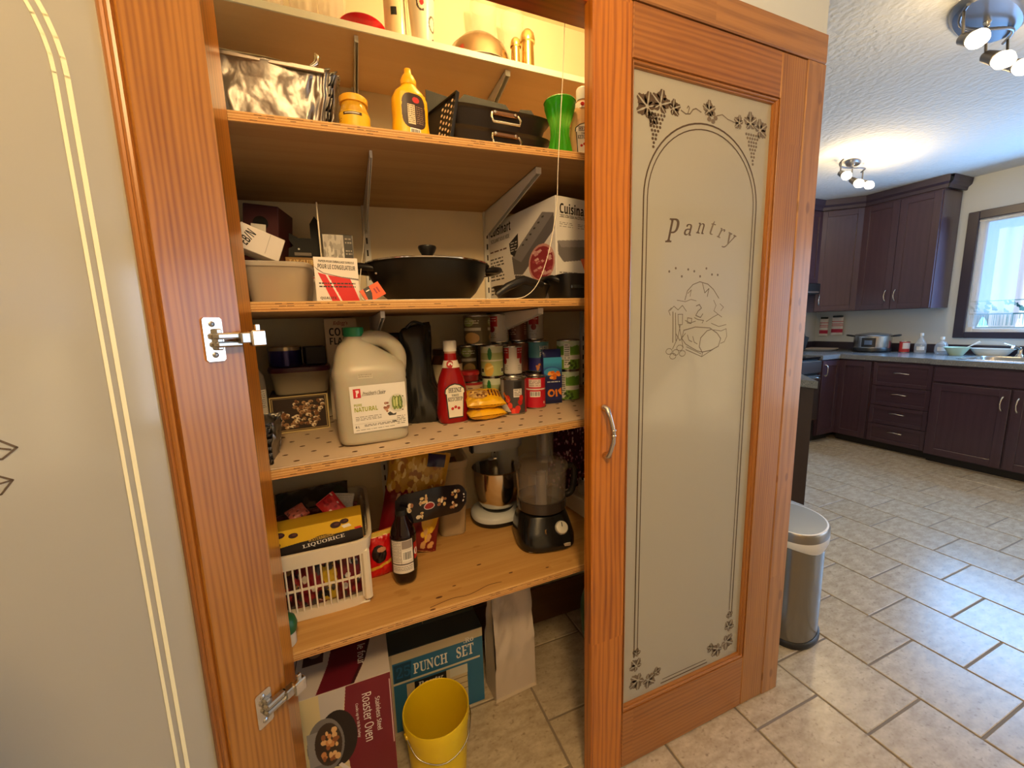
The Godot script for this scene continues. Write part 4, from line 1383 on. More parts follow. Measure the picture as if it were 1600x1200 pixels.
func ceiling_lights() -> void:
	var bm := StandardMaterial3D.new()
	bm.albedo_color = Color(1, 1, 1)
	bm.emission_enabled = true
	bm.emission = Color(1.0, 0.94, 0.82)
	bm.emission_energy_multiplier = 3.0
	for f in 2:
		var at: Vector3 = [Vector3(2.68, CEIL, -0.17), Vector3(4.00, CEIL, -1.36)][f]
		var t := thing("ceiling_light", ["large track light with lit white bulbs at the top right corner", "smaller looking track light with lit bulbs before the wall cabinets"][f], "ceiling light", at, [0.12, 0.25][f], "brushed metal track lights")
		var s := st()
		if f == 0:
			loft(s, [[0.0, 0.24, 0.10, 2.3], [-0.012, 0.24, 0.10, 2.3], [-0.026, 0.225, 0.088, 2.3]], 40, true)
		else:
			loft(s, [[0.0, 0.09, 0.05, 2.1], [-0.012, 0.09, 0.05, 2.1], [-0.024, 0.08, 0.042, 2.1]], 32, true)
		part("canopy", s, mat(c8(120, 124, 136), 0.3, 0.9), t)
		part("finial", lat(v2([0.0, -0.05, 0.010, -0.044, 0.010, -0.034, 0.014, -0.026]), 14), M.chrome, t)
		var bar := []
		for i in 17:
			var u := i / 16.0 - 0.5
			bar.append(Vector3(0.50 * u, -0.045 - 0.008 * cos(u * TAU), 0.05 * sin(u * TAU)))
		s = st()
		tube(s, bar, 0.0065, 8)
		part("curved_bar", s, mat(c8(96, 98, 106), 0.3, 0.9), t)
		for k in 3:
			var p: Vector3 = bar[[1, 8, 15][k]]
			var hd := [Vector3(-0.45, -0.45, 0.55), Vector3(-0.25, -0.55, 0.62), Vector3(-0.35, -0.5, 0.6)][k] as Vector3
			var dirv := hd.normalized()
			var b := Basis(Quaternion(Vector3.DOWN, dirv))
			var q := p + (Vector3(-0.05, -0.13, 0.02) if f == 0 else Vector3(0, -0.09, 0))
			s = st()
			tube(s, [p, q], 0.005, 8)
			lathe(s, v2([0.022, -0.055, 0.026, -0.05, 0.021, 0.0, 0.012, 0.012, 0.0, 0.014]), 18, q, b)
			var socket := part("lamp_head", s, mat(c8(112, 108, 106), 0.3, 0.9), t)
			s = st()
			lathe(s, v2([0.0, -0.078, 0.018, -0.074, 0.031, -0.05, 0.033, -0.036, 0.026, -0.012, 0.018, 0.0]), 20, Vector3.ZERO, b)
			part("bulb", s, bm, socket, q + dirv * 0.045)
			omni("track_bulb_light", q + dirv * 0.085, Color(1.0, 0.86, 0.62), TRACK * (1.0 + f), 0.03, t)

func counter_things() -> void:
	var y := 0.9456
	var t := thing("multicooker", "round steel multicooker with black base on the corner counter", "cooker", Vector3(5.38, y, -1.76), -1.15)
	t.scale = Vector3(1.1, 1.05, 1.1)
	part("base", lat(v2([0.0, 0.0, 0.135, 0.0, 0.15, 0.012, 0.15, 0.035, 0.145, 0.045]), 36), M.black, t)
	part("pot", lat(v2([0.143, 0.04, 0.146, 0.06, 0.146, 0.165, 0.150, 0.172, 0.146, 0.178, 0.0, 0.19]), 36), M.steel, t)
	part("lid", lat(v2([0.146, 0.178, 0.13, 0.186, 0.05, 0.2, 0.0, 0.203]), 36), mat(c8(150, 150, 150), 0.15, 0.6), t)
	for sx in [-1, 1]: part("handle", st_tube([Vector3(sx * 0.145, 0.165, 0.03), Vector3(sx * 0.19, 0.172, 0.028), Vector3(sx * 0.20, 0.174, 0), Vector3(sx * 0.19, 0.172, -0.028), Vector3(sx * 0.145, 0.165, -0.03)], 0.009, 8), M.black, t)
	var s := st()
	lathe(s, v2([0.1475, 0.055, 0.1475, 0.15]), 12, Vector3.ZERO, Basis(), false, Rect2(0, 0, 1, 1), 0.75, -0.55)
	part("control_panel", s, M.black, t)
	s = st()
	lathe(s, v2([0.148, 0.08, 0.148, 0.125]), 8, Vector3.ZERO, Basis(), false, Rect2(0, 0, 1, 1), 0.4, -0.38)
	part("display", s, mat(c8(90, 110, 140), 0.2), t)
	t = thing("oven_tray", "pale metal tray lying on the counter left of the multicooker", "tray", Vector3(5.27, y, -2.22), 0.3)
	s = st()
	loft(s, [[0.0, 0.0, 0.0, 6], [0.0, 0.19, 0.13, 6], [0.014, 0.205, 0.145, 6], [0.018, 0.212, 0.152, 6], [0.015, 0.204, 0.144, 6], [0.004, 0.188, 0.128, 6], [0.004, 0.0, 0.0, 6]], 40, false)
	part("pan", s, mat(c8(214, 208, 196), 0.35, 0.4), t)
	t = thing("knife_block", "black knife block with grey handled knives by the range", "knife block", Vector3(5.02, y, -2.33), -0.4)
	s = st()
	prism(s, [Vector2(-0.05, 0), Vector2(0.06, 0), Vector2(0.10, 0.16), Vector2(-0.01, 0.2)], 0.09, Transform3D(Basis(), Vector3(0, 0, -0.045)))
	part("block", s, M.black_matt, t)
	for k in 4:
		part("knife_handle", st_tube([Vector3(0.01 + 0.02 * k, 0.19 - 0.008 * k, 0.02 - 0.012 * (k % 2)), Vector3(-0.005 + 0.02 * k, 0.27 - 0.012 * k, 0.02 - 0.012 * (k % 2))], 0.009, 8), M.black if k % 2 else mat(c8(90, 100, 110), 0.4), t)
	for k in 2:
		var im := img(64, 128, c8(226, 222, 220))
		for r in [0.22, 0.36, 0.46]: rect(im, 0, r, 1, 0.04, c8(196, 92, 104))
		rect(im, 0, 0.66, 1, 0.2, c8(186, 52, 80))
		var at: Vector3 = [Vector3(EX - 0.03, 1.10, -2.385), Vector3(EX - 0.03, 1.115, -2.235)][k]
		t = thing("oven_mitt", ["narrow striped red and white oven mitt hanging on the corner wall", "wider striped red and white oven mitt hanging nearer the multicooker"][k], "oven mitt", at, -PI / 2, "striped oven mitts")
		s = st()
		pillow(s, [0.10, 0.13][k], 0.22, 0.035, 0.006, 31 + k, 10, 12)
		part("mitt", s, texm(im, 0.9), t)
		s = st()
		box(s, Vector3(0, 0.228, 0), Vector3([0.08, 0.11][k], 0.022, 0.02), 0.004)
		part("hanging_clip", s, M.black, t)
	var can_im := img(64, 64, c8(190, 52, 50))
	rect(can_im, 0.35, 0.1, 0.3, 0.6, c8(226, 214, 204))
	poly(can_im, [[0.66, 0.1], [0.8, 0.1], [0.72, 0.9], [0.6, 0.9]], c8(230, 218, 210))
	t = thing("food_can", "red and white can on the counter right of the multicooker", "can", Vector3(5.50, y, -1.53), 2.6)
	can_body(t, 0.042, 0.115, texm(can_im, 0.4))
	for k in 2:
		t = thing("soap_bottle", ["taller clear bottle on the counter beside the red can", "shorter round clear bottle on the counter nearer the window"][k], "bottle", [Vector3(5.50, y, -1.40), Vector3(5.50, y, -1.24)][k], 0.4, "clear bottles on the counter")
		var pr := v2([0.0, 0.0, 0.042, 0.0, 0.046, 0.01, 0.046, 0.09, 0.03, 0.13, 0.014, 0.15, 0.013, 0.185]) if k == 0 else v2([0.0, 0.0, 0.04, 0.0, 0.05, 0.02, 0.05, 0.07, 0.035, 0.11, 0.014, 0.125, 0.013, 0.15])
		part("bottle", lat(pr, 28), clear(c8(226, 232, 236), 0.3, 0.06), t)
		part("cap", lat(v2([0.016, pr[-1].y - 0.008, 0.016, pr[-1].y + 0.018, 0.0, pr[-1].y + 0.02]), 16), M.white, t)
		s = st()
		lathe(s, v2([pr[2].x + 0.0008, 0.03, pr[2].x + 0.0008, 0.068]), 10, Vector3.ZERO, Basis(), false, Rect2(0, 0, 1, 1), 1.3, -2.2)
		part("label", s, mat(c8(220, 220, 216), 0.6), t)
	t = thing("mixing_bowl", "pale green bowl with a spoon beside the sink", "bowl", Vector3(5.36, y, -1.08))
	part("bowl", lat(v2([0.0, 0.002, 0.045, 0.0, 0.05, 0.01, 0.085, 0.07, 0.092, 0.078, 0.084, 0.072, 0.046, 0.014, 0.0, 0.012]), 32), mat(c8(188, 208, 176), 0.35), t)
	part("spoon", st_tube([Vector3(0.02, 0.03, 0), Vector3(0.05, 0.09, 0.07), Vector3(0.08, 0.13, 0.12)], [0.006, 0.004, 0.009]), M.white, t)
	t = thing("serving_bowl", "white oval bowl on the counter edge of the sink", "bowl", Vector3(5.50, y, -0.90))
	s = st()
	loft(s, [[0.0, 0.0, 0.0, 2], [0.0, 0.05, 0.09, 2.2], [0.02, 0.06, 0.11, 2.2], [0.062, 0.075, 0.14, 2.2], [0.066, 0.08, 0.148, 2.2], [0.06, 0.07, 0.135, 2.2], [0.01, 0.045, 0.085, 2.2], [0.01, 0.0, 0.0, 2]], 36, false)
	part("bowl", s, mat(c8(228, 226, 214), 0.3), t)

func trash() -> void:
	var t := thing("trash_can", "half round stainless step trash can beside the pantry casing", "trash can", Vector3(1.642, 0.0, -0.222), 0.0)
	t.scale = Vector3(1.04, 0.91, 1.04)
	# half-round plan: flat back to the wall at -x, round front to +x
	var ring := func(r: float, y: float) -> PackedVector3Array:
		var o := PackedVector3Array()
		for j in 49:
			var a := TAU * (j % 48) / 48.0
			var x := r * 1.15 * sin(a) if sin(a) > 0 else r * 0.62 * sin(a)
			var zz := r * signf(cos(a)) * pow(absf(cos(a)), 1.0 if sin(a) > 0 else 0.5)
			o.append(Vector3(x, y, zz))
		return o
	var s := st()
	var P := [ring.call(0.150, 0.03), ring.call(0.150, 0.48)]
	sheet(s, P, true, true)
	var sm := mat(c8(140, 134, 124), 0.24, 1.0)
	part("body", s, sm, t)
	s = st()
	sheet(s, [ring.call(0.153, 0.0), ring.call(0.157, 0.006), ring.call(0.157, 0.024), ring.call(0.151, 0.032)], true, true)
	part("base_ring", s, M.black, t)
	s = st()
	P = []
	for k in [[0.151, 0.478], [0.160, 0.482], [0.161, 0.505], [0.156, 0.515]]:
		var r: PackedVector3Array = ring.call(k[0], k[1])
		if k[1] < 0.481:
			for j in r.size(): r[j].y -= 0.028 * (0.5 + 0.5 * sin(j * 0.26 + 1.0)) * (1.0 if j < 49 else 0.0)
		P.append(r)
	sheet(s, P, true, true)
	part("bin_liner", s, milky(c8(240, 238, 234), 0.85), t)
	s = st()
	P = [ring.call(0.155, 0.508), ring.call(0.160, 0.513), ring.call(0.160, 0.545), ring.call(0.155, 0.553)]
	sheet(s, P, true, true)
	part("lid_rim", s, mat(c8(150, 144, 136), 0.32, 1.0), t)
	s = st()
	P = [ring.call(0.155, 0.553), ring.call(0.149, 0.5545)]
	sheet(s, P, true, true)
	part("lid_edge", s, M.white, t)
	s = st()
	P = [ring.call(0.149, 0.5545), ring.call(0.10, 0.556), ring.call(0.0, 0.557)]
	sheet(s, P, true, true)
	part("lid_top", s, mat(c8(150, 158, 166), 0.35, 0.3), t)
	s = st()
	box(s, Vector3(0.175, 0.012, 0.03), Vector3(0.05, 0.008, 0.06), 0.003)
	part("pedal", s, M.black, t)

# ---------- things on the shelves ----------
const PANTRY := 0.40
const TRACK := 0.11
const FILL_LAMP := 1.9  # strength of the added lamp behind the camera

func can_body(t: Node3D, r: float, h: float, lab: Material, ribs := false) -> void:
	var s := st()
	lathe(s, v2([r, 0.004, r, h - 0.004]), 36)
	part("label", s, lab, t)
	s = st()
	lathe(s, v2([0.0, 0.001, r - 0.004, 0.001, r - 0.002, 0.0, r + 0.0012, 0.001, r + 0.0012, 0.004, r - 0.0005, 0.005]), 36)
	part("bottom_rim", s, M.steel, t)
	s = st()
	lathe(s, v2([r - 0.0005, h - 0.005, r + 0.0012, h - 0.004, r + 0.0012, h - 0.001, r - 0.001, h, r - 0.003, h - 0.001, r - 0.004, h - 0.004, r - 0.012, h - 0.004, r - 0.014, h - 0.003, 0.0, h - 0.003]), 36)
	part("lid", s, M.steel, t)

func can(label: String, r: float, h: float, im: Image, at: Vector3, turn: float, group := "stacked food cans") -> Node3D:
	var t := thing("food_can", label, "can", at, turn, group)
	can_body(t, r, h, texm(im, 0.42))
	return t

func bag(n: String, label: String, cat: String, w: float, h: float, th: float, im: Image, at: Vector3, rot: Vector3, sd: int, group := "", rough := 0.3) -> Node3D:
	var t := thing(n, label, cat, at, 0.0, group)
	t.rotation = rot
	var s := st()
	pillow(s, w, h, th, th * 0.14, sd)
	part("pouch", s, texm(im, rough), t)
	for y in [0.004, h - 0.004]:
		s = st()
		for side in [-1.0, 1.0]:
			var P := []
			for i in 2:
				var row := PackedVector3Array()
				for j in 25: row.append(Vector3((j / 24.0 - 0.5) * w * 0.94, y + (i - 0.5) * 0.010, side * (0.0012 + 0.0008 * (j % 2))))
				P.append(row)
			sheet(s, P, false, side > 0)
		part("crimped_seal", s, texm(im, rough), t)
	return t

func carton(n: String, label: String, cat: String, d: Vector3, c: Color, at: Vector3, turn := 0.0, group := "") -> Node3D:
	var t := thing(n, label, cat, at, turn, group)
	part("carton", boxm(d, 0.0012), mat(c, 0.5), t)
	# the flap seam of the lid
	var s := st()
	box(s, Vector3(0, d.y + 0.0003, 0), Vector3(d.x * 0.98, 0.0006, 0.0012))
	part("flap_seam", s, mat(c.darkened(0.35), 0.7), t)
	return t

func glass_of(label: String, r0: float, r1: float, h: float, at: Vector3, m: Material, group: String, seg := 36) -> Node3D:
	var t := thing("drinking_glass", label, "glass", at, 0.0, group)
	part("glass", lat(v2([0.0, 0.0, r0 * 0.9, 0.0, r0, 0.004, r0 * 1.02, h * 0.3, r0 + (r1 - r0) * 0.45, h * 0.6, r1, h, r1 - 0.002, h + 0.0005, r0 + (r1 - r0) * 0.42 - 0.0025, h * 0.6, r0 * 0.98 - 0.0025, h * 0.3, r0 * 0.9, 0.012, 0.0, 0.010]), seg), m, t)
	return t

func shelf_a() -> void:
	var g := clear(c8(250, 244, 226), 0.14, 0.03)
	glass_of("taller clear flared tumbler on the top shelf behind the steel bowl", 0.030, 0.047, 0.290, on("A", 0.508, -0.605), g, "flared tumblers on the top shelf")
	glass_of("shorter clear flared tumbler on the top shelf behind the shakers", 0.027, 0.042, 0.272, on("A", 0.612, -0.600), g, "flared tumblers on the top shelf")
	var t := thing("steel_bowl", "upside down steel bowl at the edge of the top shelf", "bowl", on("A", 0.447, -0.49))
	part("bowl", lat(v2([0.108, 0.004, 0.104, 0.012, 0.100, 0.035, 0.088, 0.065, 0.060, 0.092, 0.03, 0.101, 0.0, 0.102]), 44), mat(c8(176, 150, 124), 0.2, 1.0), t)
	part("rolled_rim", lat(v2([0.104, 0.0, 0.110, 0.0005, 0.1115, 0.003, 0.110, 0.006, 0.104, 0.007]), 44), M.chrome, t)
	var sh := [[0.588, -0.425, 0.021, 0.122, "taller brass coloured shaker with a ball top on the top shelf"], [0.545, -0.420, 0.015, 0.088, "small brass coloured shaker wedged beside the taller one"]]
	for q in sh:
		t = thing("shaker", q[4], "shaker", on("A", q[0], q[1]), 0.0, "brass coloured shakers")
		var r: float = q[2]
		var h: float = q[3]
		part("body", lat(v2([0.0, 0.0, r * 0.92, 0.0, r, 0.004, r * 0.94, h * 0.5, r * 0.9, h * 0.66, r * 0.92, h * 0.68]), 24), mat(c8(214, 178, 116), 0.25, 1.0), t)
		part("cap", lat(v2([r * 0.92, h * 0.68, r * 1.12, h * 0.70, r * 1.14, h * 0.78, r * 0.98, h * 0.90, r * 0.6, h * 0.98, 0.0, h]), 24), mat(c8(222, 190, 130), 0.2, 1.0), t)
	var im := img(128, 128, c8(236, 218, 196))
	rng.seed = 5
	for k in 16:
		var u := rng.randf()
		var v := rng.randf()
		ell(im, u, v, 0.07, 0.09, c8(60, 44, 36))
		ell(im, u, v, 0.05, 0.07, c8(236, 218, 196))
		if k % 2: ell(im, u, v, 0.025, 0.035, c8(196, 30, 40))
	rect(im, 0, 0.0, 1, 0.14, c8(200, 36, 44))
	rect(im, 0, 0.92, 1, 0.08, c8(170, 30, 36))
	t = thing("patterned_tumbler", "cream tumbler with swirl pattern and red rim on the top shelf", "tumbler", on("A", 0.262, -0.435))
	var s := st()
	lathe(s, v2([0.027, 0.0, 0.029, 0.004, 0.034, 0.08, 0.039, 0.16]), 32)
	part("body", s, texm(im, 0.35), t)
	part("lip", lat(v2([0.039, 0.160, 0.041, 0.162, 0.040, 0.165, 0.036, 0.160]), 32), mat(c8(190, 30, 38), 0.3), t)
	t = thing("storage_canister", "tall cream canister with a steel side band on the top shelf", "canister", on("A", 0.190, -0.44))
	part("body", lat(v2([0.0, 0.0, 0.030, 0.0, 0.032, 0.004, 0.032, 0.20, 0.028, 0.206, 0.0, 0.208]), 32), mat(c8(238, 208, 166), 0.4), t)
	s = st()
	lathe(s, v2([0.0325, 0.006, 0.0325, 0.198]), 8, Vector3.ZERO, Basis(), false, Rect2(0, 0, 1, 1), 0.5, 0.3)
	part("steel_band", s, M.chrome, t)
	s = st()
	lathe(s, v2([0.0326, 0.06, 0.0326, 0.08]), 8, Vector3.ZERO, Basis(), false, Rect2(0, 0, 1, 1), 0.5, -0.55)
	part("small_label", s, M.ink, t)
	t = thing("red_dish", "glossy red dish with a cream knob near the left of the top shelf", "dish", on("A", 0.100, -0.45))
	part("dish", lat(v2([0.0, 0.0, 0.03, 0.0, 0.055, 0.018, 0.062, 0.030, 0.058, 0.034, 0.03, 0.046, 0.0, 0.048]), 36), mat(c8(206, 18, 28), 0.15), t)
	part("knob", lat(v2([0.008, 0.046, 0.014, 0.054, 0.012, 0.064, 0.0, 0.067]), 16), mat(c8(232, 210, 180), 0.3), t)
	for k in 3:
		t = thing("cut_glass_tumbler", ["cut glass tumbler on the top shelf, furthest left", "cut glass tumbler on the top shelf, middle of its row of three", "cut glass tumbler on the top shelf, next to the red dish"][k], "glass", on("A", [-0.125, -0.045, 0.025][k], -0.46 - 0.015 * (k % 2)), 0.2 * k, "cut glass tumblers on the top shelf")
		s = st()
		var P := []
		for q in [[0.0, 0.028], [0.003, 0.031], [0.05, 0.033], [0.10, 0.036], [0.14, 0.038]]:
			var row := PackedVector3Array()
			for j in 49:
				var a := TAU * (j % 48) / 48
				var rr: float = q[1] * (1.0 + 0.035 * cos(a * 12.0) * (1.0 if q[0] < 0.11 else 0.0))
				row.append(Vector3(rr * sin(a), q[0], rr * cos(a)))
			P.append(row)
		sheet(s, P, true, true)
		part("glass", s, clear(c8(246, 226, 214), 0.3, 0.05), t)
		part("base", lat(v2([0.0, 0.0, 0.028, 0.0, 0.028, 0.008, 0.0, 0.008]), 24), clear(c8(240, 214, 200), 0.5, 0.05), t)
	t = thing("red_bowl", "shallow red bowl behind the cut glass tumblers on the top shelf", "bowl", on("A", -0.085, -0.565))
	part("bowl", lat(v2([0.0, 0.0, 0.03, 0.0, 0.07, 0.05, 0.073, 0.056, 0.067, 0.052, 0.03, 0.006, 0.0, 0.006]), 36), mat(c8(196, 40, 30), 0.25), t)

func foil() -> StandardMaterial3D:
	if not M.has("foil"):
		var nt := NoiseTexture2D.new()
		nt.width = 256
		nt.height = 256
		nt.seamless = true
		var n := FastNoiseLite.new()
		n.seed = 3
		n.noise_type = FastNoiseLite.TYPE_CELLULAR
		n.cellular_return_type = FastNoiseLite.RETURN_DISTANCE2_SUB
		n.frequency = 0.02
		nt.noise = n
		var m := StandardMaterial3D.new()
		m.albedo_color = c8(206, 200, 194)
		m.metallic = 1.0
		m.roughness = 0.33
		m.heightmap_enabled = true
		m.heightmap_texture = nt
		m.heightmap_scale = 0.6
		m.uv1_triplanar = true
		m.uv1_scale = Vector3(1.5, 1.5, 1.5)
		M.foil = m
	return M.foil

func foil_sheet(t: Node3D, n: String, w: float, d: float, h: float, sd: int) -> void:
	var nz := noise(sd, 1.0, 3)
	var s := st()
	var P := []
	var seg := 120
	for q in [[0.0, 0.84], [0.15, 0.865], [0.3, 0.89], [0.45, 0.915], [0.65, 0.95], [0.8, 0.975], [0.96, 1.0], [1.0, 1.02], [1.012, 1.05], [0.99, 1.06]]:
		var row := PackedVector3Array()
		for j in seg + 1:
			var a := TAU * (j % seg) / seg
			var e := 2.0 / 7.0
			var x: float = w / 2 * q[1] * signf(sin(a)) * pow(absf(sin(a)), e)
			var z: float = d / 2 * q[1] * signf(cos(a)) * pow(absf(cos(a)), e)
			var corner := pow(absf(sin(2 * a)), 3.0)
			var k: float = 0.007 * nz.get_noise_3d(x * 20.0, q[0] * 3.0, z * 20.0) + 0.004 * corner * sin(j * 2.1) + 0.003 * nz.get_noise_3d(x * 50.0, q[0] * 7.0, z * 50.0)
			row.append(Vector3(x * (1.0 + k / (w / 2) * 2.0), q[0] * h + (0.003 * sin(j * 0.9) * corner if q[0] > 0.9 else 0.0), z * (1.0 + k / (d / 2) * 2.0)))
		P.append(row)
	sheet(s, P, true, true)
	sheet(s, P.slice(0, 9), true, false)
	part(n, s, foil(), t)
	s = st()
	box(s, Vector3(0, 0.001, 0), Vector3(w * 0.8, 0.002, d * 0.8))
	part("pan_floor", s, mat(c8(200, 194, 186), 0.3, 1.0), t)

func shelf_b() -> void:
	var t := thing("foil_pan", "deep crumpled aluminium foil roasting pan on the upper plywood shelf", "foil pan", on("B", -0.118, -0.31))
	foil_sheet(t, "pan", 0.272, 0.22, 0.135, 7)
	var s := st()
	tube(s, [Vector3(0.08, 0.135, 0.105), Vector3(0.096, 0.150, 0.10), Vector3(0.100, 0.168, 0.098), Vector3(0.106, 0.162, 0.10)], [0.004, 0.006, 0.008, 0.003], 6)
	part("torn_foil_flap", s, mat(c8(224, 214, 200), 0.2, 1.0), t)
	s = st()
	box(s, Vector3(-0.01, 0.131, 0.1150), Vector3(0.245, 0.010, 0.004), 0.0015)
	part("front_rim", s, mat(c8(170, 160, 150), 0.3, 1.0), t)
	t = thing("baking_pan", "rounded brown baking pan peeking over the foil pan", "baking pan", on("B", -0.185, -0.54))
	part("pan", lat(v2([0.0, 0.0, 0.075, 0.0, 0.098, 0.195, 0.102, 0.20, 0.095, 0.197, 0.072, 0.006, 0.0, 0.006]), 40), mat(c8(140, 84, 44), 0.4, 0.3), t)

	t = thing("mustard_jar", "small glass jar of mustard with a yellow lid beside the foil pan", "jar", on("B", 0.049, -0.205))
	t.scale = Vector3(1, 0.78, 1)
	t.rotation.y = PI - 0.15
	var im := img(128, 64, c8(226, 178, 22))
	rect(im, 0.40, 0.05, 0.2, 0.15, c8(40, 22, 14))
	rect(im, 0.42, 0.09, 0.16, 0.05, c8(220, 210, 190))
	smallprint(im, 5, Rect2(0.28, 0.3, 0.09, 0.6), 5, c8(150, 90, 10))
	part("glass", lat(v2([0.0, 0.0, 0.030, 0.0, 0.033, 0.004, 0.033, 0.064, 0.027, 0.083, 0.026, 0.094]), 32), mat(c8(196, 150, 40), 0.12), t)
	s = st()
	lathe(s, v2([0.0335, 0.006, 0.0335, 0.060]), 32)
	part("label", s, texm(im, 0.45), t)
	part("lid", lat(v2([0.026, 0.090, 0.030, 0.091, 0.0305, 0.106, 0.028, 0.109, 0.0, 0.109]), 32), mat(c8(226, 166, 34), 0.35), t)

	t = thing("mustard_bottle", "yellow squeeze bottle of mustard with a dark back label", "bottle", on("B", 0.174, -0.205), 0.18)
	t.scale = Vector3(1, 0.91, 1)
	s = st()
	loft(s, [[0.0, 0.036, 0.024, 2.6], [0.004, 0.042, 0.029, 2.6], [0.03, 0.044, 0.031, 2.6], [0.06, 0.041, 0.029, 2.6], [0.088, 0.042, 0.029, 2.6], [0.108, 0.041, 0.028, 2.6], [0.124, 0.033, 0.025, 2.3], [0.136, 0.021, 0.019, 2.0], [0.143, 0.0165, 0.0165, 2.0]], 40)
	part("bottle", s, mat(c8(246, 182, 12), 0.32), t)
	part("cap", lat(v2([0.018, 0.142, 0.0185, 0.154, 0.013, 0.166, 0.0085, 0.171, 0.008, 0.182, 0.0, 0.183]), 24), mat(c8(248, 176, 16), 0.35), t)
	im = img(96, 128, c8(246, 182, 12))
	var pts := []
	for i in 24:
		var a := TAU * i / 24
		pts.append([0.5 + 0.47 * signf(cos(a)) * pow(absf(cos(a)), 0.55), 0.42 + 0.40 * signf(sin(a)) * pow(absf(sin(a)), 0.6)])
	poly(im, pts, c8(48, 24, 18))
	ell(im, 0.58, 0.16, 0.14, 0.07, c8(190, 40, 40))
	rect(im, 0.24, 0.28, 0.30, 0.46, c8(214, 196, 160))
	smallprint(im, 9, Rect2(0.26, 0.30, 0.26, 0.42), 9, c8(60, 40, 30))
	smallprint(im, 10, Rect2(0.58, 0.3, 0.3, 0.42), 9, c8(170, 140, 110))
	barcode(im, 11, Rect2(0.30, 0.82, 0.42, 0.16))
	s = st()
	var P := []
	for i in 9:
		var row := PackedVector3Array()
		for j in 9:
			var x := -0.030 + 0.060 * j / 8.0
			var y := 0.010 + 0.104 * i / 8.0
			var hw: float = lerpf(0.044, 0.041, clampf((y - 0.03) / 0.03, 0, 1))
			var hz: float = lerpf(0.031, 0.0285, clampf((y - 0.03) / 0.03, 0, 1))
			row.append(Vector3(x, y, hz * pow(1.0 - pow(absf(x / hw), 2.6), 1.0 / 2.6) + 0.0009))
		P.append(row)
	sheet(s, P, false, true)
	part("back_label", s, texm(im, 0.4), t)

	# two dark roasting pans, a folded rack on top, a punched tray leaning beside them
	var dark := mat(c8(44, 37, 35), 0.28, 0.35)
	var pan_shape := st()
	loft(pan_shape, [[0.0, 0.128, 0.095, 5], [0.003, 0.133, 0.100, 5], [0.058, 0.148, 0.113, 6], [0.064, 0.157, 0.121, 6], [0.067, 0.159, 0.123, 6], [0.064, 0.147, 0.112, 6], [0.006, 0.130, 0.097, 5], [0.006, 0.0, 0.0, 5]], 64, false)
	var pm := pan_shape.commit()
	for k in 2:
		t = thing("roasting_pan", ["dark nonstick roasting pan at the bottom of the stack of two", "dark nonstick roasting pan resting in the lower one, folding handle raised"][k], "roasting pan", on("B", 0.408, -0.325, 0.050 * k + 0.001), 0.0, "stacked dark roasting pans")
		t.scale = Vector3(1, 0.9, 1)
		part("pan", pm, dark, t)
		s = st()
		box(s, Vector3(0.006, 0.052, 0.1245), Vector3(0.072, 0.012, 0.010), 0.003)
		var pl := part("handle_plate", s, mat(c8(150, 110, 84), 0.25, 1.0), t)
		s = st()
		tube(s, [Vector3(-0.030, 0.050, 0.128), Vector3(-0.034, 0.034, 0.136), Vector3(-0.030, 0.022, 0.138), Vector3(0.042, 0.022, 0.138), Vector3(0.046, 0.034, 0.136), Vector3(0.042, 0.050, 0.128)], 0.0035, 8)
		part("folding_handle", s, M.chrome, t)
		for sx in [-0.022, 0.034]:
			s = st()
			lathe(s, v2([0.0045, 0.0, 0.0035, 0.0025, 0.0, 0.003]), 10, Vector3(sx, 0.052, 0.1294), Basis(Vector3.RIGHT, PI / 2))
			part("rivet", s, M.chrome, pl)
	t = thing("roasting_rack", "dark folded sheet metal rack on top of the roasting pans", "rack", on("B", 0.408, -0.295, 0.104))
	s = st()
	prism(s, [Vector2(-0.175, 0.0), Vector2(-0.172, 0.080), Vector2(-0.085, 0.066), Vector2(-0.066, 0.088), Vector2(0.055, 0.080), Vector2(0.078, 0.046), Vector2(0.10, 0.074), Vector2(0.135, 0.078), Vector2(0.16, 0.03), Vector2(0.16, 0.0)], 0.003, Transform3D(Basis(Vector3.RIGHT, -0.25), Vector3(0, 0, 0.0)))
	prism(s, [Vector2(-0.155, 0.0), Vector2(-0.152, 0.060), Vector2(0.135, 0.058), Vector2(0.14, 0.0)], 0.003, Transform3D(Basis(Vector3.RIGHT, -0.5), Vector3(0, 0, -0.05)))
	part("rack", s, mat(c8(18, 16, 16), 0.75), t)
	s = st()
	box(s, Vector3(0, 0.004, 0), Vector3(0.28, 0.006, 0.14), 0.002)
	part("rim", s, M.black_matt, t)
	t = thing("perforated_tray", "black perforated tray leaning between mustard bottle and roasting pans", "tray", on("B", 0.226, -0.25), 0.0)
	t.rotation = Vector3(0.0, 0.35, -0.22)
	s = st()
	box(s, Vector3(0, 0.060, 0), Vector3(0.003, 0.118, 0.20), 0.001)
	for q in [[0.001, 0.0], [0.119, 0.0]]: box(s, Vector3(-0.003, q[0], 0), Vector3(0.009, 0.003, 0.20), 0.001)
	box(s, Vector3(-0.003, 0.06, 0.10), Vector3(0.009, 0.118, 0.003), 0.001)
	part("tray", s, M.black, t)
	s = st()
	for i in 7:
		for j in 5: lathe(s, v2([0.0038, 0.0, 0.0036, 0.0006, 0.0, 0.0006]), 10, Vector3(-0.0017, 0.012 + i * 0.015 + (0.006 if j % 2 else 0.0), 0.092 - j * 0.014), Basis(Vector3(0, 0, 1), PI / 2))
	part("holes", s, mat(c8(216, 190, 150), 0.6), t)

	t = thing("ribbed_vase", "green ribbed glass vase next to the roasting pans", "vase", on("B", 0.570, -0.19))
	t.scale = Vector3(1.03, 0.82, 1.03)
	s = st()
	P = []
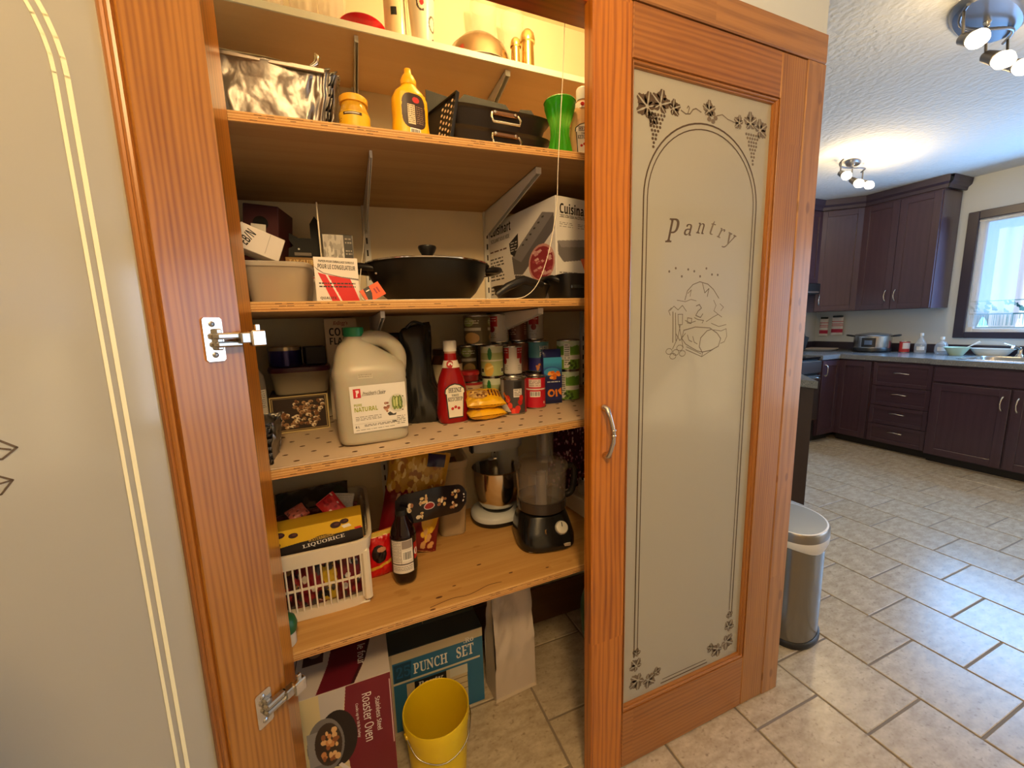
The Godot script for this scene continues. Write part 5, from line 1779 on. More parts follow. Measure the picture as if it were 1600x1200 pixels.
	for q in [[0.0, 0.030], [0.003, 0.034], [0.03, 0.030], [0.07, 0.0235], [0.10, 0.0245], [0.13, 0.033], [0.155, 0.040], [0.170, 0.0405]]:
		var row := PackedVector3Array()
		for j in 97:
			var a := TAU * (j % 96) / 96
			var rr: float = q[1] * (1.0 + 0.05 * cos(a * 16.0) * (1.0 - smoothstep(0.12, 0.16, q[0])))
			row.append(Vector3(rr * sin(a), q[0], rr * cos(a)))
		P.append(row)
	sheet(s, P, true, true)
	part("vase", s, green_glass(), t)
	part("rim", lat(v2([0.0405, 0.168, 0.042, 0.171, 0.0405, 0.174, 0.037, 0.168, 0.028, 0.13]), 40), mat(c8(60, 140, 40), 0.1), t)
	part("foot", lat(v2([0.0, 0.0, 0.033, 0.0, 0.036, 0.003, 0.033, 0.007, 0.03, 0.008]), 32), mat(c8(40, 140, 26), 0.1), t)

	t = thing("ketchup_bottle", "nearly empty upturned clear ketchup bottle at the door edge", "bottle", on("B", 0.642, -0.19), -0.35)
	t.scale = Vector3(1, 0.93, 1)
	s = st()
	loft(s, [[0.0, 0.034, 0.026, 2.8], [0.012, 0.038, 0.029, 2.8], [0.07, 0.036, 0.028, 2.6], [0.12, 0.030, 0.025, 2.4], [0.155, 0.020, 0.019, 2.0], [0.168, 0.016, 0.016, 2.0]], 36)
	part("bottle", s, mat(c8(206, 160, 112), 0.12), t)
	part("cap", lat(v2([0.018, 0.166, 0.0185, 0.196, 0.016, 0.200, 0.0, 0.200]), 24), mat(c8(238, 232, 222), 0.35), t)
	part("neck_band", lat(v2([0.0235, 0.140, 0.0215, 0.158]), 24), mat(c8(228, 214, 196), 0.5), t)
	s = st()
	lathe(s, v2([0.0055, 0.0, 0.0, 0.0005]), 14, Vector3(-0.006, 0.149, 0.0232), Basis(Vector3.RIGHT, PI / 2))
	part("red_seal", s, mat(c8(200, 40, 36), 0.4), t)
	keystone(t, Vector3(-0.002, 0.052, 0.0297), 0.052, 0.085)

func green_glass() -> StandardMaterial3D:
	var m := mat(c8(40, 150, 20), 0.06).duplicate() as StandardMaterial3D
	m.backlight_enabled = true
	m.backlight = Color(0.7, 0.9, 0.5)
	return m

func keystone(t: Node3D, at: Vector3, w: float, h: float) -> void:   # shield label with a lettered front
	var shape := [Vector2(-0.36, -0.5), Vector2(0.36, -0.5), Vector2(0.44, 0.22), Vector2(0.5, 0.24), Vector2(0.47, 0.36), Vector2(0.25, 0.46), Vector2(0.0, 0.5), Vector2(-0.25, 0.46), Vector2(-0.47, 0.36), Vector2(-0.5, 0.24), Vector2(-0.44, 0.22)]
	var a := []
	var b := []
	for q in shape:
		a.append(Vector2(q.x * w, q.y * h))
		b.append(Vector2(q.x * w * 0.9, q.y * h * 0.94))
	var s := st()
	prism(s, a, 0.0008, Transform3D(Basis(), at))
	var lab := part("keystone_label", s, mat(c8(30, 40, 30), 0.5), t)
	s = st()
	prism(s, b, 0.0006, Transform3D(Basis(), at + Vector3(0, 0, 0.0006)))
	part("label_face", s, mat(c8(236, 230, 214), 0.5), lab)
	text(lab, "HEINZ", w * 0.62, h * 0.13, M.ink, at + Vector3(0, h * 0.31, 0.0013), Vector3.ZERO, true)
	text(lab, "TOMATO", w * 0.34, h * 0.06, M.ink, at + Vector3(0, h * 0.16, 0.0013), Vector3.ZERO, true)
	text(lab, "KETCHUP", w * 0.70, h * 0.11, M.ink, at + Vector3(0, h * 0.05, 0.0013), Vector3.ZERO, true)
	s = st()
	for k in 3: lathe(s, v2([w * 0.07, 0.0, 0.0, 0.0006]), 12, at + Vector3((k - 1) * w * 0.15, -h * 0.22 + 0.004 * (k % 2), 0.0012), Basis(Vector3.RIGHT, PI / 2))
	part("tomato_print", s, mat(c8(180, 30, 20), 0.5), lab)

func shelf_c() -> void:
	var y := 1.4105
	var im := img(64, 64, c8(150, 116, 92))
	blots(im, 4, 160, Rect2(0, 0, 1, 1), Vector2(0.02, 0.06), [c8(96, 60, 48), c8(180, 150, 124), c8(120, 84, 70), c8(70, 44, 38)])
	var t := thing("patterned_carton", "small brown floral carton against the left end of the wok shelf", "carton", on("C", -0.258, -0.34))
	part("carton", boxm(Vector3(0.05, 0.092, 0.20), 0.001), texm(im, 0.6), t)
	part("lid", boxm(Vector3(0.052, 0.012, 0.202), 0.001), mat(c8(120, 92, 74), 0.6), t, Vector3(0, 0.0905, 0))
	t = thing("plastic_tub", "milky rectangular food tub with lid at the left of the wok shelf", "tub", on("C", -0.150, -0.35))
	var s := st()
	loft(s, [[0.0, 0.058, 0.085, 6], [0.003, 0.061, 0.088, 6], [0.088, 0.071, 0.099, 6], [0.092, 0.074, 0.102, 6], [0.090, 0.069, 0.097, 6], [0.005, 0.059, 0.086, 6], [0.005, 0.0, 0.0, 6]], 56, false)
	part("tub", s, milky(c8(214, 198, 176), 0.5, 0.3), t)
	s = st()
	loft(s, [[0.088, 0.0755, 0.1035, 6], [0.096, 0.077, 0.105, 6], [0.099, 0.074, 0.102, 6], [0.097, 0.066, 0.094, 6], [0.097, 0.0, 0.0, 6]], 56, false)
	part("lid", s, milky(c8(214, 204, 188), 0.75, 0.3), t)
	var bim := img(32, 32, c8(214, 104, 40))
	rect(bim, 0.5, 0, 0.5, 1, c8(226, 196, 120))
	bag("wrapped_snack", "orange wrapped snack seen inside the milky tub", "snack", 0.085, 0.07, 0.03, bim, on("C", -0.158, -0.345, 0.0062), Vector3(-0.1, 0.1, 0.0), 3)
	t = carton("carton", "white carton under the gold tea box", "carton", Vector3(0.085, 0.118, 0.10), c8(222, 214, 206), on("C", -0.105, -0.53), 0.0)
	var li := img(96, 32, c8(224, 216, 208))
	smallprint(li, 3, Rect2(0.1, 0.15, 0.5, 0.3), 2, c8(60, 60, 66))
	ell(li, 0.35, 0.6, 0.06, 0.18, c8(170, 60, 50))
	rect(li, 0.0, 0.85, 1.0, 0.1, c8(190, 60, 50))
	print_on("printed_front", t, li, 0.083, 0.03, Vector3(0, 0.10, 0.0506))
	t = carton("tea_box", "flat gold tea box lying on the white carton behind the tub", "box", Vector3(0.088, 0.026, 0.10), c8(150, 108, 40), on("C", -0.108, -0.527, 0.1185), 0.0)
	text(t, "EAT CLUB", 0.06, 0.012, mat(c8(232, 200, 120), 0.5), Vector3(-0.004, 0.013, 0.0506), Vector3.ZERO, true)
	# tilted white carton on the tub
	t = carton("small_carton", "tilted white carton with black lettering lying on the tub", "carton", Vector3(0.092, 0.055, 0.075), c8(220, 212, 204), on("C", -0.196, -0.305, 0.118), 0.0)
	t.rotation = Vector3(0.0, 0.30, -0.36)
	text(t, "EB/N", 0.034, 0.020, M.ink, Vector3(-0.026, 0.028, 0.0378), Vector3(0, 0, 1.25))
	s = st()
	box(s, Vector3(0.015, 0.03, 0.0377), Vector3(0.001, 0.046, 0.0006))
	part("corner_crease", s, mat(c8(170, 164, 158), 0.7), t)
	# dark red box with a hand hole and a slip of paper in it
	t = thing("gift_box", "dark red box with a hand hole and paper slip behind the tub", "box", on("C", -0.208, -0.50), 0.0)
	t.rotation = Vector3(0.0, -0.20, -0.10)
	part("box", boxm(Vector3(0.086, 0.265, 0.11), 0.002), mat(c8(66, 16, 18), 0.45), t, Vector3(0, 0.008, 0))
	s = st()
	lathe(s, v2([0.019, 0.0, 0.019, 0.001, 0.0, 0.001]), 20, Vector3(0.0, 0.225, 0.0548), Basis(Vector3.RIGHT, PI / 2))
	part("hand_hole", s, mat(c8(12, 8, 8), 0.9), t)
	s = st()
	box(s, Vector3(-0.004, 0.185, 0.058), Vector3(0.036, 0.075, 0.002), 0.0005)
	part("paper_slip", s, M.paper, t)
	# black plastic gadget of no set kind between box and clear board
	t = thing("black_gadget", "black plastic kitchen gadget with pointed fin on the left pile", "gadget", on("C", -0.088, -0.545), 0.0)
	t.scale = Vector3(1, 0.96, 1)
	s = st()
	prism(s, [Vector2(-0.075, 0.0), Vector2(0.03, 0.0), Vector2(0.03, 0.26), Vector2(0.018, 0.278), Vector2(0.004, 0.255), Vector2(0.004, 0.212), Vector2(-0.028, 0.212), Vector2(-0.052, 0.226), Vector2(-0.072, 0.256), Vector2(-0.060, 0.214), Vector2(-0.042, 0.188), Vector2(-0.075, 0.172)], 0.07, Transform3D(Basis(), Vector3(0, 0, -0.035)), 0.0)
	part("body", s, mat(c8(14, 13, 14), 0.7), t)
	s = st()
	box(s, Vector3(-0.02, 0.165, 0.036), Vector3(0.045, 0.010, 0.004), 0.001)
	part("label_strip", s, mat(c8(110, 100, 92), 0.5), t)
	s = st()
	lathe(s, v2([0.003, 0.0, 0.0, 0.001]), 8, Vector3(-0.03, 0.18, 0.0355), Basis(Vector3.RIGHT, PI / 2))
	part("button", s, M.white, t)
	t = thing("clear_board", "thin clear plastic sheet standing on edge by the marbled carton", "plastic sheet", on("C", -0.056, -0.46), 0.0)
	s = st()
	box(s, Vector3(0, 0.14, 0), Vector3(0.003, 0.28, 0.09), 0.0005)
	part("sheet", s, clear(c8(240, 225, 200), 0.2, 0.1), t)
	s = st()
	box(s, Vector3(0, 0.14, 0.0465), Vector3(0.0035, 0.28, 0.003), 0.0005)
	part("bright_edge", s, mat(c8(240, 226, 200), 0.3), t)
	# marbled carton with black side
	im = img(64, 96, c8(186, 182, 176))
	blots(im, 6, 120, Rect2(0, 0, 1, 1), Vector2(0.03, 0.09), [c8(160, 156, 150), c8(206, 204, 198), c8(176, 170, 166), c8(140, 136, 132)])
	rect(im, 0.70, 0, 0.3, 1, c8(24, 20, 20))
	for k in 5: smallprint(im, 20 + k, Rect2(0.74, 0.05 + k * 0.16, 0.22, 0.1), 2, c8(160, 152, 144))
	rect(im, 0.76, 0.82, 0.16, 0.1, c8(226, 220, 214))
	t = carton("marbled_carton", "grey marbled carton with black lettered edge behind the freezer bag box", "carton", Vector3(0.074, 0.186, 0.09), c8(40, 36, 36), on("C", -0.010, -0.40))
	print_on("printed_front", t, im, 0.073, 0.184, Vector3(0, 0.093, 0.0456))
	# freezer paper box
	t = carton("freezer_bag_box", "white and red freezer bag box with French lettering", "box", Vector3(0.094, 0.103, 0.058), c8(226, 218, 208), on("C", -0.019, -0.235), 0.06)
	im = img(192, 208, c8(230, 222, 212))
	poly(im, [[0.07, 0.34], [0.24, 0.38], [0.55, 1.0], [0.36, 1.0]], c8(206, 22, 30))
	poly(im, [[0.29, 0.39], [0.80, 0.46], [1.0, 0.98], [1.0, 1.0], [0.60, 1.0]], c8(206, 22, 30))
	poly(im, [[0.0, 0.20], [0.06, 0.28], [0.2, 0.36], [0.6, 0.44], [1.0, 0.50], [1.0, 0.46], [0.6, 0.42], [0.2, 0.34], [0.06, 0.25]], c8(120, 110, 104))
	smallprint(im, 8, Rect2(0.08, 0.56, 0.84, 0.14), 2, c8(40, 30, 30))
	for k in 5: rect(im, 0.33 + k * 0.045, 0.5 + k * 0.09, 0.035, 0.05, c8(236, 226, 220))
	print_on("printed_front", t, im, 0.0935, 0.1025, Vector3(0, 0.0515, 0.0296))
	text(t, "PAPIER POUR EMBALLAGE SURGELE", 0.076, 0.005, M.ink, Vector3(0.001, 0.093, 0.0298), Vector3(0, 0, -0.03))
	text(t, "POUR LE CONGELATEUR", 0.080, 0.010, M.ink, Vector3(0.001, 0.081, 0.0298), Vector3(0, 0, -0.04))
	text(t, "QUALITE", 0.034, 0.007, M.ink, Vector3(-0.022, 0.010, 0.0298))
	# covered wok
	t = thing("covered_wok", "large black wok with glass lid and side handles", "wok", on("C", 0.226, -0.36))
	t.scale = Vector3(1, 0.78, 1)
	s = st()
	lathe(s, v2([0.0, 0.0, 0.095, 0.0, 0.105, 0.004, 0.135, 0.04, 0.158, 0.085, 0.172, 0.128, 0.175, 0.134, 0.178, 0.136, 0.174, 0.137, 0.168, 0.126, 0.153, 0.085, 0.13, 0.043, 0.10, 0.008, 0.0, 0.006]), 64)
	part("pan", s, mat(c8(26, 27, 27), 0.3, 0.2), t)
	var lid := part("lid", lat(v2([0.172, 0.139, 0.15, 0.147, 0.09, 0.158, 0.03, 0.163, 0.0, 0.163]), 56), clear(c8(220, 200, 170), 0.25, 0.04), t)
	part("lid_band", lat(v2([0.1715, 0.136, 0.175, 0.1375, 0.1755, 0.141, 0.172, 0.143, 0.169, 0.141]), 56), M.chrome, lid)
	part("knob", lat(v2([0.013, 0.160, 0.014, 0.176, 0.021, 0.190, 0.0265, 0.206, 0.025, 0.212, 0.0, 0.214]), 28), M.black, lid)
	for sx in [-1, 1]:
		s = st()
		tube(s, [Vector3(sx * 0.150, 0.118, 0.055), Vector3(sx * 0.185, 0.124, 0.052), Vector3(sx * 0.205, 0.127, 0.030), Vector3(sx * 0.208, 0.127, 0.0), Vector3(sx * 0.205, 0.127, -0.030), Vector3(sx * 0.185, 0.124, -0.052), Vector3(sx * 0.150, 0.118, -0.055)], [0.010, 0.012, 0.013, 0.013, 0.013, 0.012, 0.010], 10)
		var h := part("side_handle", s, M.black, t)
		s = st()
		lathe(s, v2([0.004, 0.0, 0.003, 0.002, 0.0, 0.0025]), 10, Vector3(sx * 0.150, 0.100, 0.066), Basis(Vector3.RIGHT, PI / 2 + 0.2) )
		part("rivet", s, M.chrome, h)
	im = img(64, 48, c8(232, 84, 24))
	poly(im, [[0.2, 0.0], [0.5, 0.0], [0.45, 0.5], [0.25, 1.0], [0.1, 0.9]], c8(22, 16, 16))
	for k in 2: rect(im, 0.62 + 0.14 * k, 0.3, 0.08, 0.4, c8(150, 24, 20))
	rect(im, 0.26, 0.2, 0.2, 0.1, c8(220, 210, 200))
	t = thing("product_tag", "bright orange cardboard tag leaning on the wok", "tag", on("C", 0.070, -0.172), 0.0)
	t.rotation = Vector3(-0.2, 0.1, 0.52)
	s = st()
	box(s, Vector3(0.0, 0.024, 0), Vector3(0.050, 0.034, 0.0012))
	part("card", s, M.black_matt, t)
	print_on("printed_face", t, im, 0.0495, 0.0335, Vector3(0, 0.024, 0.0008))
	sealer_box()
	# black pans at the front right
	t = thing("frying_pan", "shallow black frying pan lying handle first beside the wok", "frying pan", on("C", 0.462, -0.225), 0.0)
	part("pan", lat(v2([0.0, 0.0, 0.060, 0.0, 0.066, 0.004, 0.080, 0.036, 0.083, 0.039, 0.078, 0.037, 0.062, 0.006, 0.0, 0.005]), 40), M.black, t)
	s = st()
	tube(s, [Vector3(0.03, 0.036, 0.068), Vector3(-0.03, 0.048, 0.080), Vector3(-0.075, 0.030, 0.082), Vector3(-0.105, 0.010, 0.078)], [0.010, 0.012, 0.011, 0.008], 10)
	part("handle", s, M.black, t)
	t = thing("griddle_pan", "black square griddle with a raised rim before the sealer box", "griddle", on("C", 0.652, -0.205), 0.0)
	s = st()
	loft(s, [[0.0, 0.085, 0.058, 7], [0.004, 0.090, 0.062, 7], [0.048, 0.099, 0.068, 7], [0.062, 0.102, 0.071, 7], [0.066, 0.102, 0.071, 7], [0.064, 0.097, 0.066, 7], [0.010, 0.086, 0.058, 7], [0.010, 0.0, 0.0, 7]], 48, false)
	part("pan", s, M.black, t)
	s = st()
	box(s, Vector3(0, 0.030, 0.067), Vector3(0.16, 0.010, 0.006), 0.002)
	part("front_groove", s, mat(c8(40, 42, 42), 0.25), t)
	s = st()
	tube(s, [Vector3(-0.092, 0.05, 0.03), Vector3(-0.120, 0.058, 0.03), Vector3(-0.122, 0.06, -0.03), Vector3(-0.092, 0.05, -0.03)], 0.007, 8)
	part("side_handle", s, M.black, t)

func sealer_box() -> void:
	var L := 0.405
	var W := 0.24
	var H := 0.303
	# corner nearest the eye at (0.587, -0.25); long side runs back and slightly left
	var t := thing("sealer_box", "white vacuum sealer carton with steak picture standing on the wok shelf", "box", Vector3.ZERO, deg_to_rad(10.3))
	var bs := Basis(Vector3.UP, deg_to_rad(10.3))
	t.position = on("C", 0.587, -0.25) + bs * Vector3(W / 2, 0, -L / 2)
	part("carton", boxm(Vector3(W, H, L), 0.0015), mat(c8(226, 224, 222), 0.45), t)
	var im := img(256, 192, c8(228, 226, 224))
	# grey sealer seen at an angle
	poly(im, [[0.40, 0.46], [0.84, 0.10], [0.98, 0.15], [0.99, 0.30], [0.56, 0.68], [0.43, 0.66]], c8(96, 94, 98))
	poly(im, [[0.40, 0.46], [0.84, 0.10], [0.98, 0.15], [0.54, 0.54]], c8(128, 126, 130))
	poly(im, [[0.44, 0.67], [0.56, 0.69], [0.56, 0.78], [0.46, 0.78]], c8(70, 68, 72))
	for k in 6: rect(im, 0.56 + 0.055 * k, 0.355 - 0.042 * k, 0.03, 0.018, c8(50, 50, 54))
	poly(im, [[0.36, 0.30], [0.50, 0.22], [0.50, 0.36], [0.44, 0.46], [0.38, 0.42]], c8(34, 32, 36))
	smallprint(im, 3, Rect2(0.385, 0.30, 0.1, 0.12), 4, c8(214, 210, 206))
	ell(im, 0.82, 0.60, 0.17, 0.19, c8(206, 150, 140))
	ell(im, 0.82, 0.60, 0.15, 0.165, c8(150, 40, 54))
	rng.seed = 12
	for k in 26:
		var u := 0.81 + rng.randf_range(-0.12, 0.10)
		var v := 0.60 + rng.randf_range(-0.13, 0.13)
		poly(im, [[u, v], [u + 0.05, v - 0.015], [u + 0.07, v + 0.01], [u + 0.02, v + 0.02]], [c8(212, 150, 148), c8(176, 66, 78), c8(224, 180, 172)][rng.randi() % 3])
	for k in 3: smallprint(im, 30 + k, Rect2(0.03, 0.42 + k * 0.17, 0.24, 0.12), 3, c8(60, 60, 64))
	smallprint(im, 40, Rect2(0.03, 0.33, 0.30, 0.04), 1, c8(90, 60, 60))
	print_on("printed_side", t, im, L * 0.995, H * 0.99, Vector3(-W / 2 - 0.0004, H / 2, 0), Vector3(0, -PI / 2, 0))
	text(t, "Cuisinart", 0.14, 0.036, M.ink, Vector3(-W / 2 - 0.0007, H - 0.030, -0.115), Vector3(0, -PI / 2, 0))
	text(t, "SCELLANT SOUS VIDE", 0.13, 0.013, mat(c8(70, 70, 76), 0.6), Vector3(-W / 2 - 0.0007, H - 0.064, -0.118), Vector3(0, -PI / 2, 0), false, false)
	im = img(160, 192, c8(228, 226, 224))
	poly(im, [[0.02, 0.42], [0.52, 0.38], [0.74, 0.44], [0.72, 0.56], [0.12, 0.62], [0.03, 0.55]], c8(112, 108, 110))
	poly(im, [[0.02, 0.42], [0.52, 0.38], [0.74, 0.44], [0.08, 0.48]], c8(140, 136, 138))
	poly(im, [[0.40, 0.58], [0.62, 0.55], [0.74, 0.74], [0.52, 0.78]], c8(224, 110, 76))
	for k in 4: smallprint(im, 60 + k, Rect2(0.06 + 0.3 * (k % 2), 0.15 + 0.09 * (k / 2), 0.22, 0.06), 3, c8(120, 118, 120))
	for k in 3: smallprint(im, 70 + k, Rect2(0.05, 0.72 + 0.08 * k, 0.3, 0.05), 2, c8(110, 108, 110))
	print_on("printed_front", t, im, W * 0.99, H * 0.99, Vector3(0, H / 2, L / 2 + 0.0004))
	text(t, "Cuisinart", 0.118, 0.030, M.ink, Vector3(-0.046, H - 0.034, L / 2 + 0.0007))
	text(t, "VACUUM SEALING SYSTEM", 0.10, 0.007, mat(c8(80, 80, 84), 0.6), Vector3(-0.052, H - 0.056, L / 2 + 0.0007), Vector3.ZERO, false, false)

func can_label(k: int) -> Image:
	var im := img(192, 64, c8(214, 216, 206))
	if k == 0:    # green vegetables: sky, hills, white band, beans below
		im.fill(c8(120, 168, 60))
		rect(im, 0, 0, 1, 0.28, c8(196, 214, 190))
		for i in 6: ell(im, 0.08 + 0.18 * i, 0.32, 0.12, 0.16, c8(96, 150, 44))
		rect(im, 0, 0.50, 1, 0.16, c8(224, 226, 216))
		for i in 3:
			rect(im, 0.12 + 0.33 * i, 0.10, 0.09, 0.86, c8(226, 226, 220))
			smallprint(im, 5 + i, Rect2(0.13 + 0.33 * i, 0.14, 0.07, 0.75), 10, c8(110, 116, 110))
			for j in 9: ell(im, 0.25 + 0.33 * i + 0.05 * sin(j * 2.4), 0.72 + 0.03 * j, 0.022, 0.05, [c8(70, 104, 30), c8(96, 130, 44), c8(50, 82, 26)][j % 3])
	elif k == 1:  # pale green label with a green figure, yellow corn below
		im.fill(c8(172, 184, 128))
		rect(im, 0, 0, 1, 0.22, c8(206, 216, 190))
		for i in 3:
			ell(im, 0.20 + 0.33 * i, 0.26, 0.03, 0.2, c8(40, 120, 54))
			ell(im, 0.20 + 0.33 * i, 0.10, 0.014, 0.05, c8(40, 120, 54))
			ell(im, 0.18 + 0.33 * i, 0.78, 0.07, 0.24, c8(216, 172, 74))
			poly(im, [[0.14 + 0.33 * i, 0.72], [0.24 + 0.33 * i, 0.64], [0.25 + 0.33 * i, 0.68], [0.15 + 0.33 * i, 0.80]], c8(236, 206, 120))
			barcode(im, 40 + i, Rect2(0.04 + 0.33 * i, 0.74, 0.06, 0.18))
		rect(im, 0, 0.46, 1, 0.05, c8(224, 222, 200))
	elif k == 2:  # dark olive with chicken-coloured oval
		im.fill(c8(92, 84, 54))
		for i in 3:
			ell(im, 0.18 + 0.33 * i, 0.78, 0.10, 0.20, c8(200, 160, 96))
			rect(im, 0.06 + 0.33 * i, 0.42, 0.24, 0.12, c8(206, 204, 184))
			ell(im, 0.14 + 0.33 * i, 0.20, 0.08, 0.16, c8(150, 168, 110))
			smallprint(im, 8 + i, Rect2(0.08 + 0.33 * i, 0.15, 0.2, 0.16), 2, c8(220, 220, 206))
	elif k == 3:  # tomatoes on black with silver
		im.fill(c8(64, 60, 60))
		for i in 2:
			rect(im, 0.10 + 0.5 * i, 0, 0.10, 1, c8(150, 148, 146))
			rect(im, 0.00 + 0.5 * i, 0, 0.08, 1, c8(188, 28, 44))
			rect(im, 0.34 + 0.5 * i, 0.05, 0.10, 0.22, c8(26, 24, 26))
			rect(im, 0.33 + 0.5 * i, 0.28, 0.11, 0.26, c8(214, 210, 206))
			smallprint(im, 8 + i, Rect2(0.34 + 0.5 * i, 0.31, 0.09, 0.2), 4, c8(90, 90, 90))
			for j in 16: ell(im, 0.34 + 0.5 * i + 0.09 * sin(j * 1.7), 0.74 + 0.20 * cos(j * 2.9), 0.03, 0.09, [c8(206, 40, 30), c8(228, 70, 48), c8(180, 24, 22)][j % 3])
			poly(im, [[0.09 + 0.5 * i, 0.66], [0.24 + 0.5 * i, 0.72], [0.30 + 0.5 * i, 0.96], [0.16 + 0.5 * i, 0.92]], c8(200, 198, 194))
			for j in 4: ell(im, 0.20 + 0.5 * i + 0.02 * j, 0.42 + 0.06 * j, 0.012, 0.05, c8(216, 110, 40))
	elif k == 4:  # red soup-style label with white panels
		im.fill(c8(196, 28, 48))
		for i in 2:
			rect(im, 0.08 + 0.5 * i, 0.06, 0.20, 0.28, c8(218, 206, 202))
			smallprint(im, 8 + i, Rect2(0.09 + 0.5 * i, 0.1, 0.18, 0.2), 4, c8(130, 110, 110))
			rect(im, 0.0 + 0.5 * i, 0.36, 0.5, 0.06, c8(226, 220, 214))
			barcode(im, 60 + i, Rect2(0.10 + 0.5 * i, 0.46, 0.17, 0.2))
			ell(im, 0.34 + 0.5 * i, 0.84, 0.016, 0.05, c8(230, 220, 210))
			rect(im, 0.40 + 0.5 * i, 0, 0.04, 1, c8(60, 20, 24))
	elif k == 5:  # red over white
		im.fill(c8(206, 202, 198))
		for i in 3:
			rect(im, 0.0 + 0.33 * i, 0.04, 0.2, 0.40, c8(176, 36, 44))
			smallprint(im, 8 + i, Rect2(0.02 + 0.33 * i, 0.1, 0.16, 0.2), 2, c8(226, 210, 206))
			ell(im, 0.10 + 0.33 * i, 0.52, 0.05, 0.12, c8(150, 36, 36))
			smallprint(im, 18 + i, Rect2(0.02 + 0.33 * i, 0.7, 0.16, 0.2), 3, c8(120, 110, 108))
	elif k == 6:  # brown stew label
		im.fill(c8(104, 54, 36))
		for i in 3:
			rect(im, 0.04 + 0.33 * i, 0.10, 0.20, 0.16, c8(190, 60, 50))
			smallprint(im, 18 + i, Rect2(0.05 + 0.33 * i, 0.34, 0.18, 0.5), 6, c8(200, 180, 160))
	elif k == 7:  # tan label with small type
		im.fill(c8(190, 160, 128))
		rect(im, 0, 0, 1, 0.1, c8(150, 30, 34))
		for i in 3: smallprint(im, 18 + i, Rect2(0.05 + 0.33 * i, 0.2, 0.22, 0.7), 9, c8(96, 66, 50))
	elif k == 8:  # teal beans label
		im.fill(c8(72, 134, 150))
		rect(im, 0, 0.55, 1, 0.45, c8(44, 40, 120))
		for i in 2:
			rect(im, 0.0 + 0.5 * i, 0.05, 0.12, 0.5, c8(150, 190, 198))
			for j in 6: ell(im, 0.36 + 0.5 * i + 0.05 * sin(j * 2.0), 0.78 + 0.03 * j, 0.02, 0.05, c8(196, 120, 60))
	return im

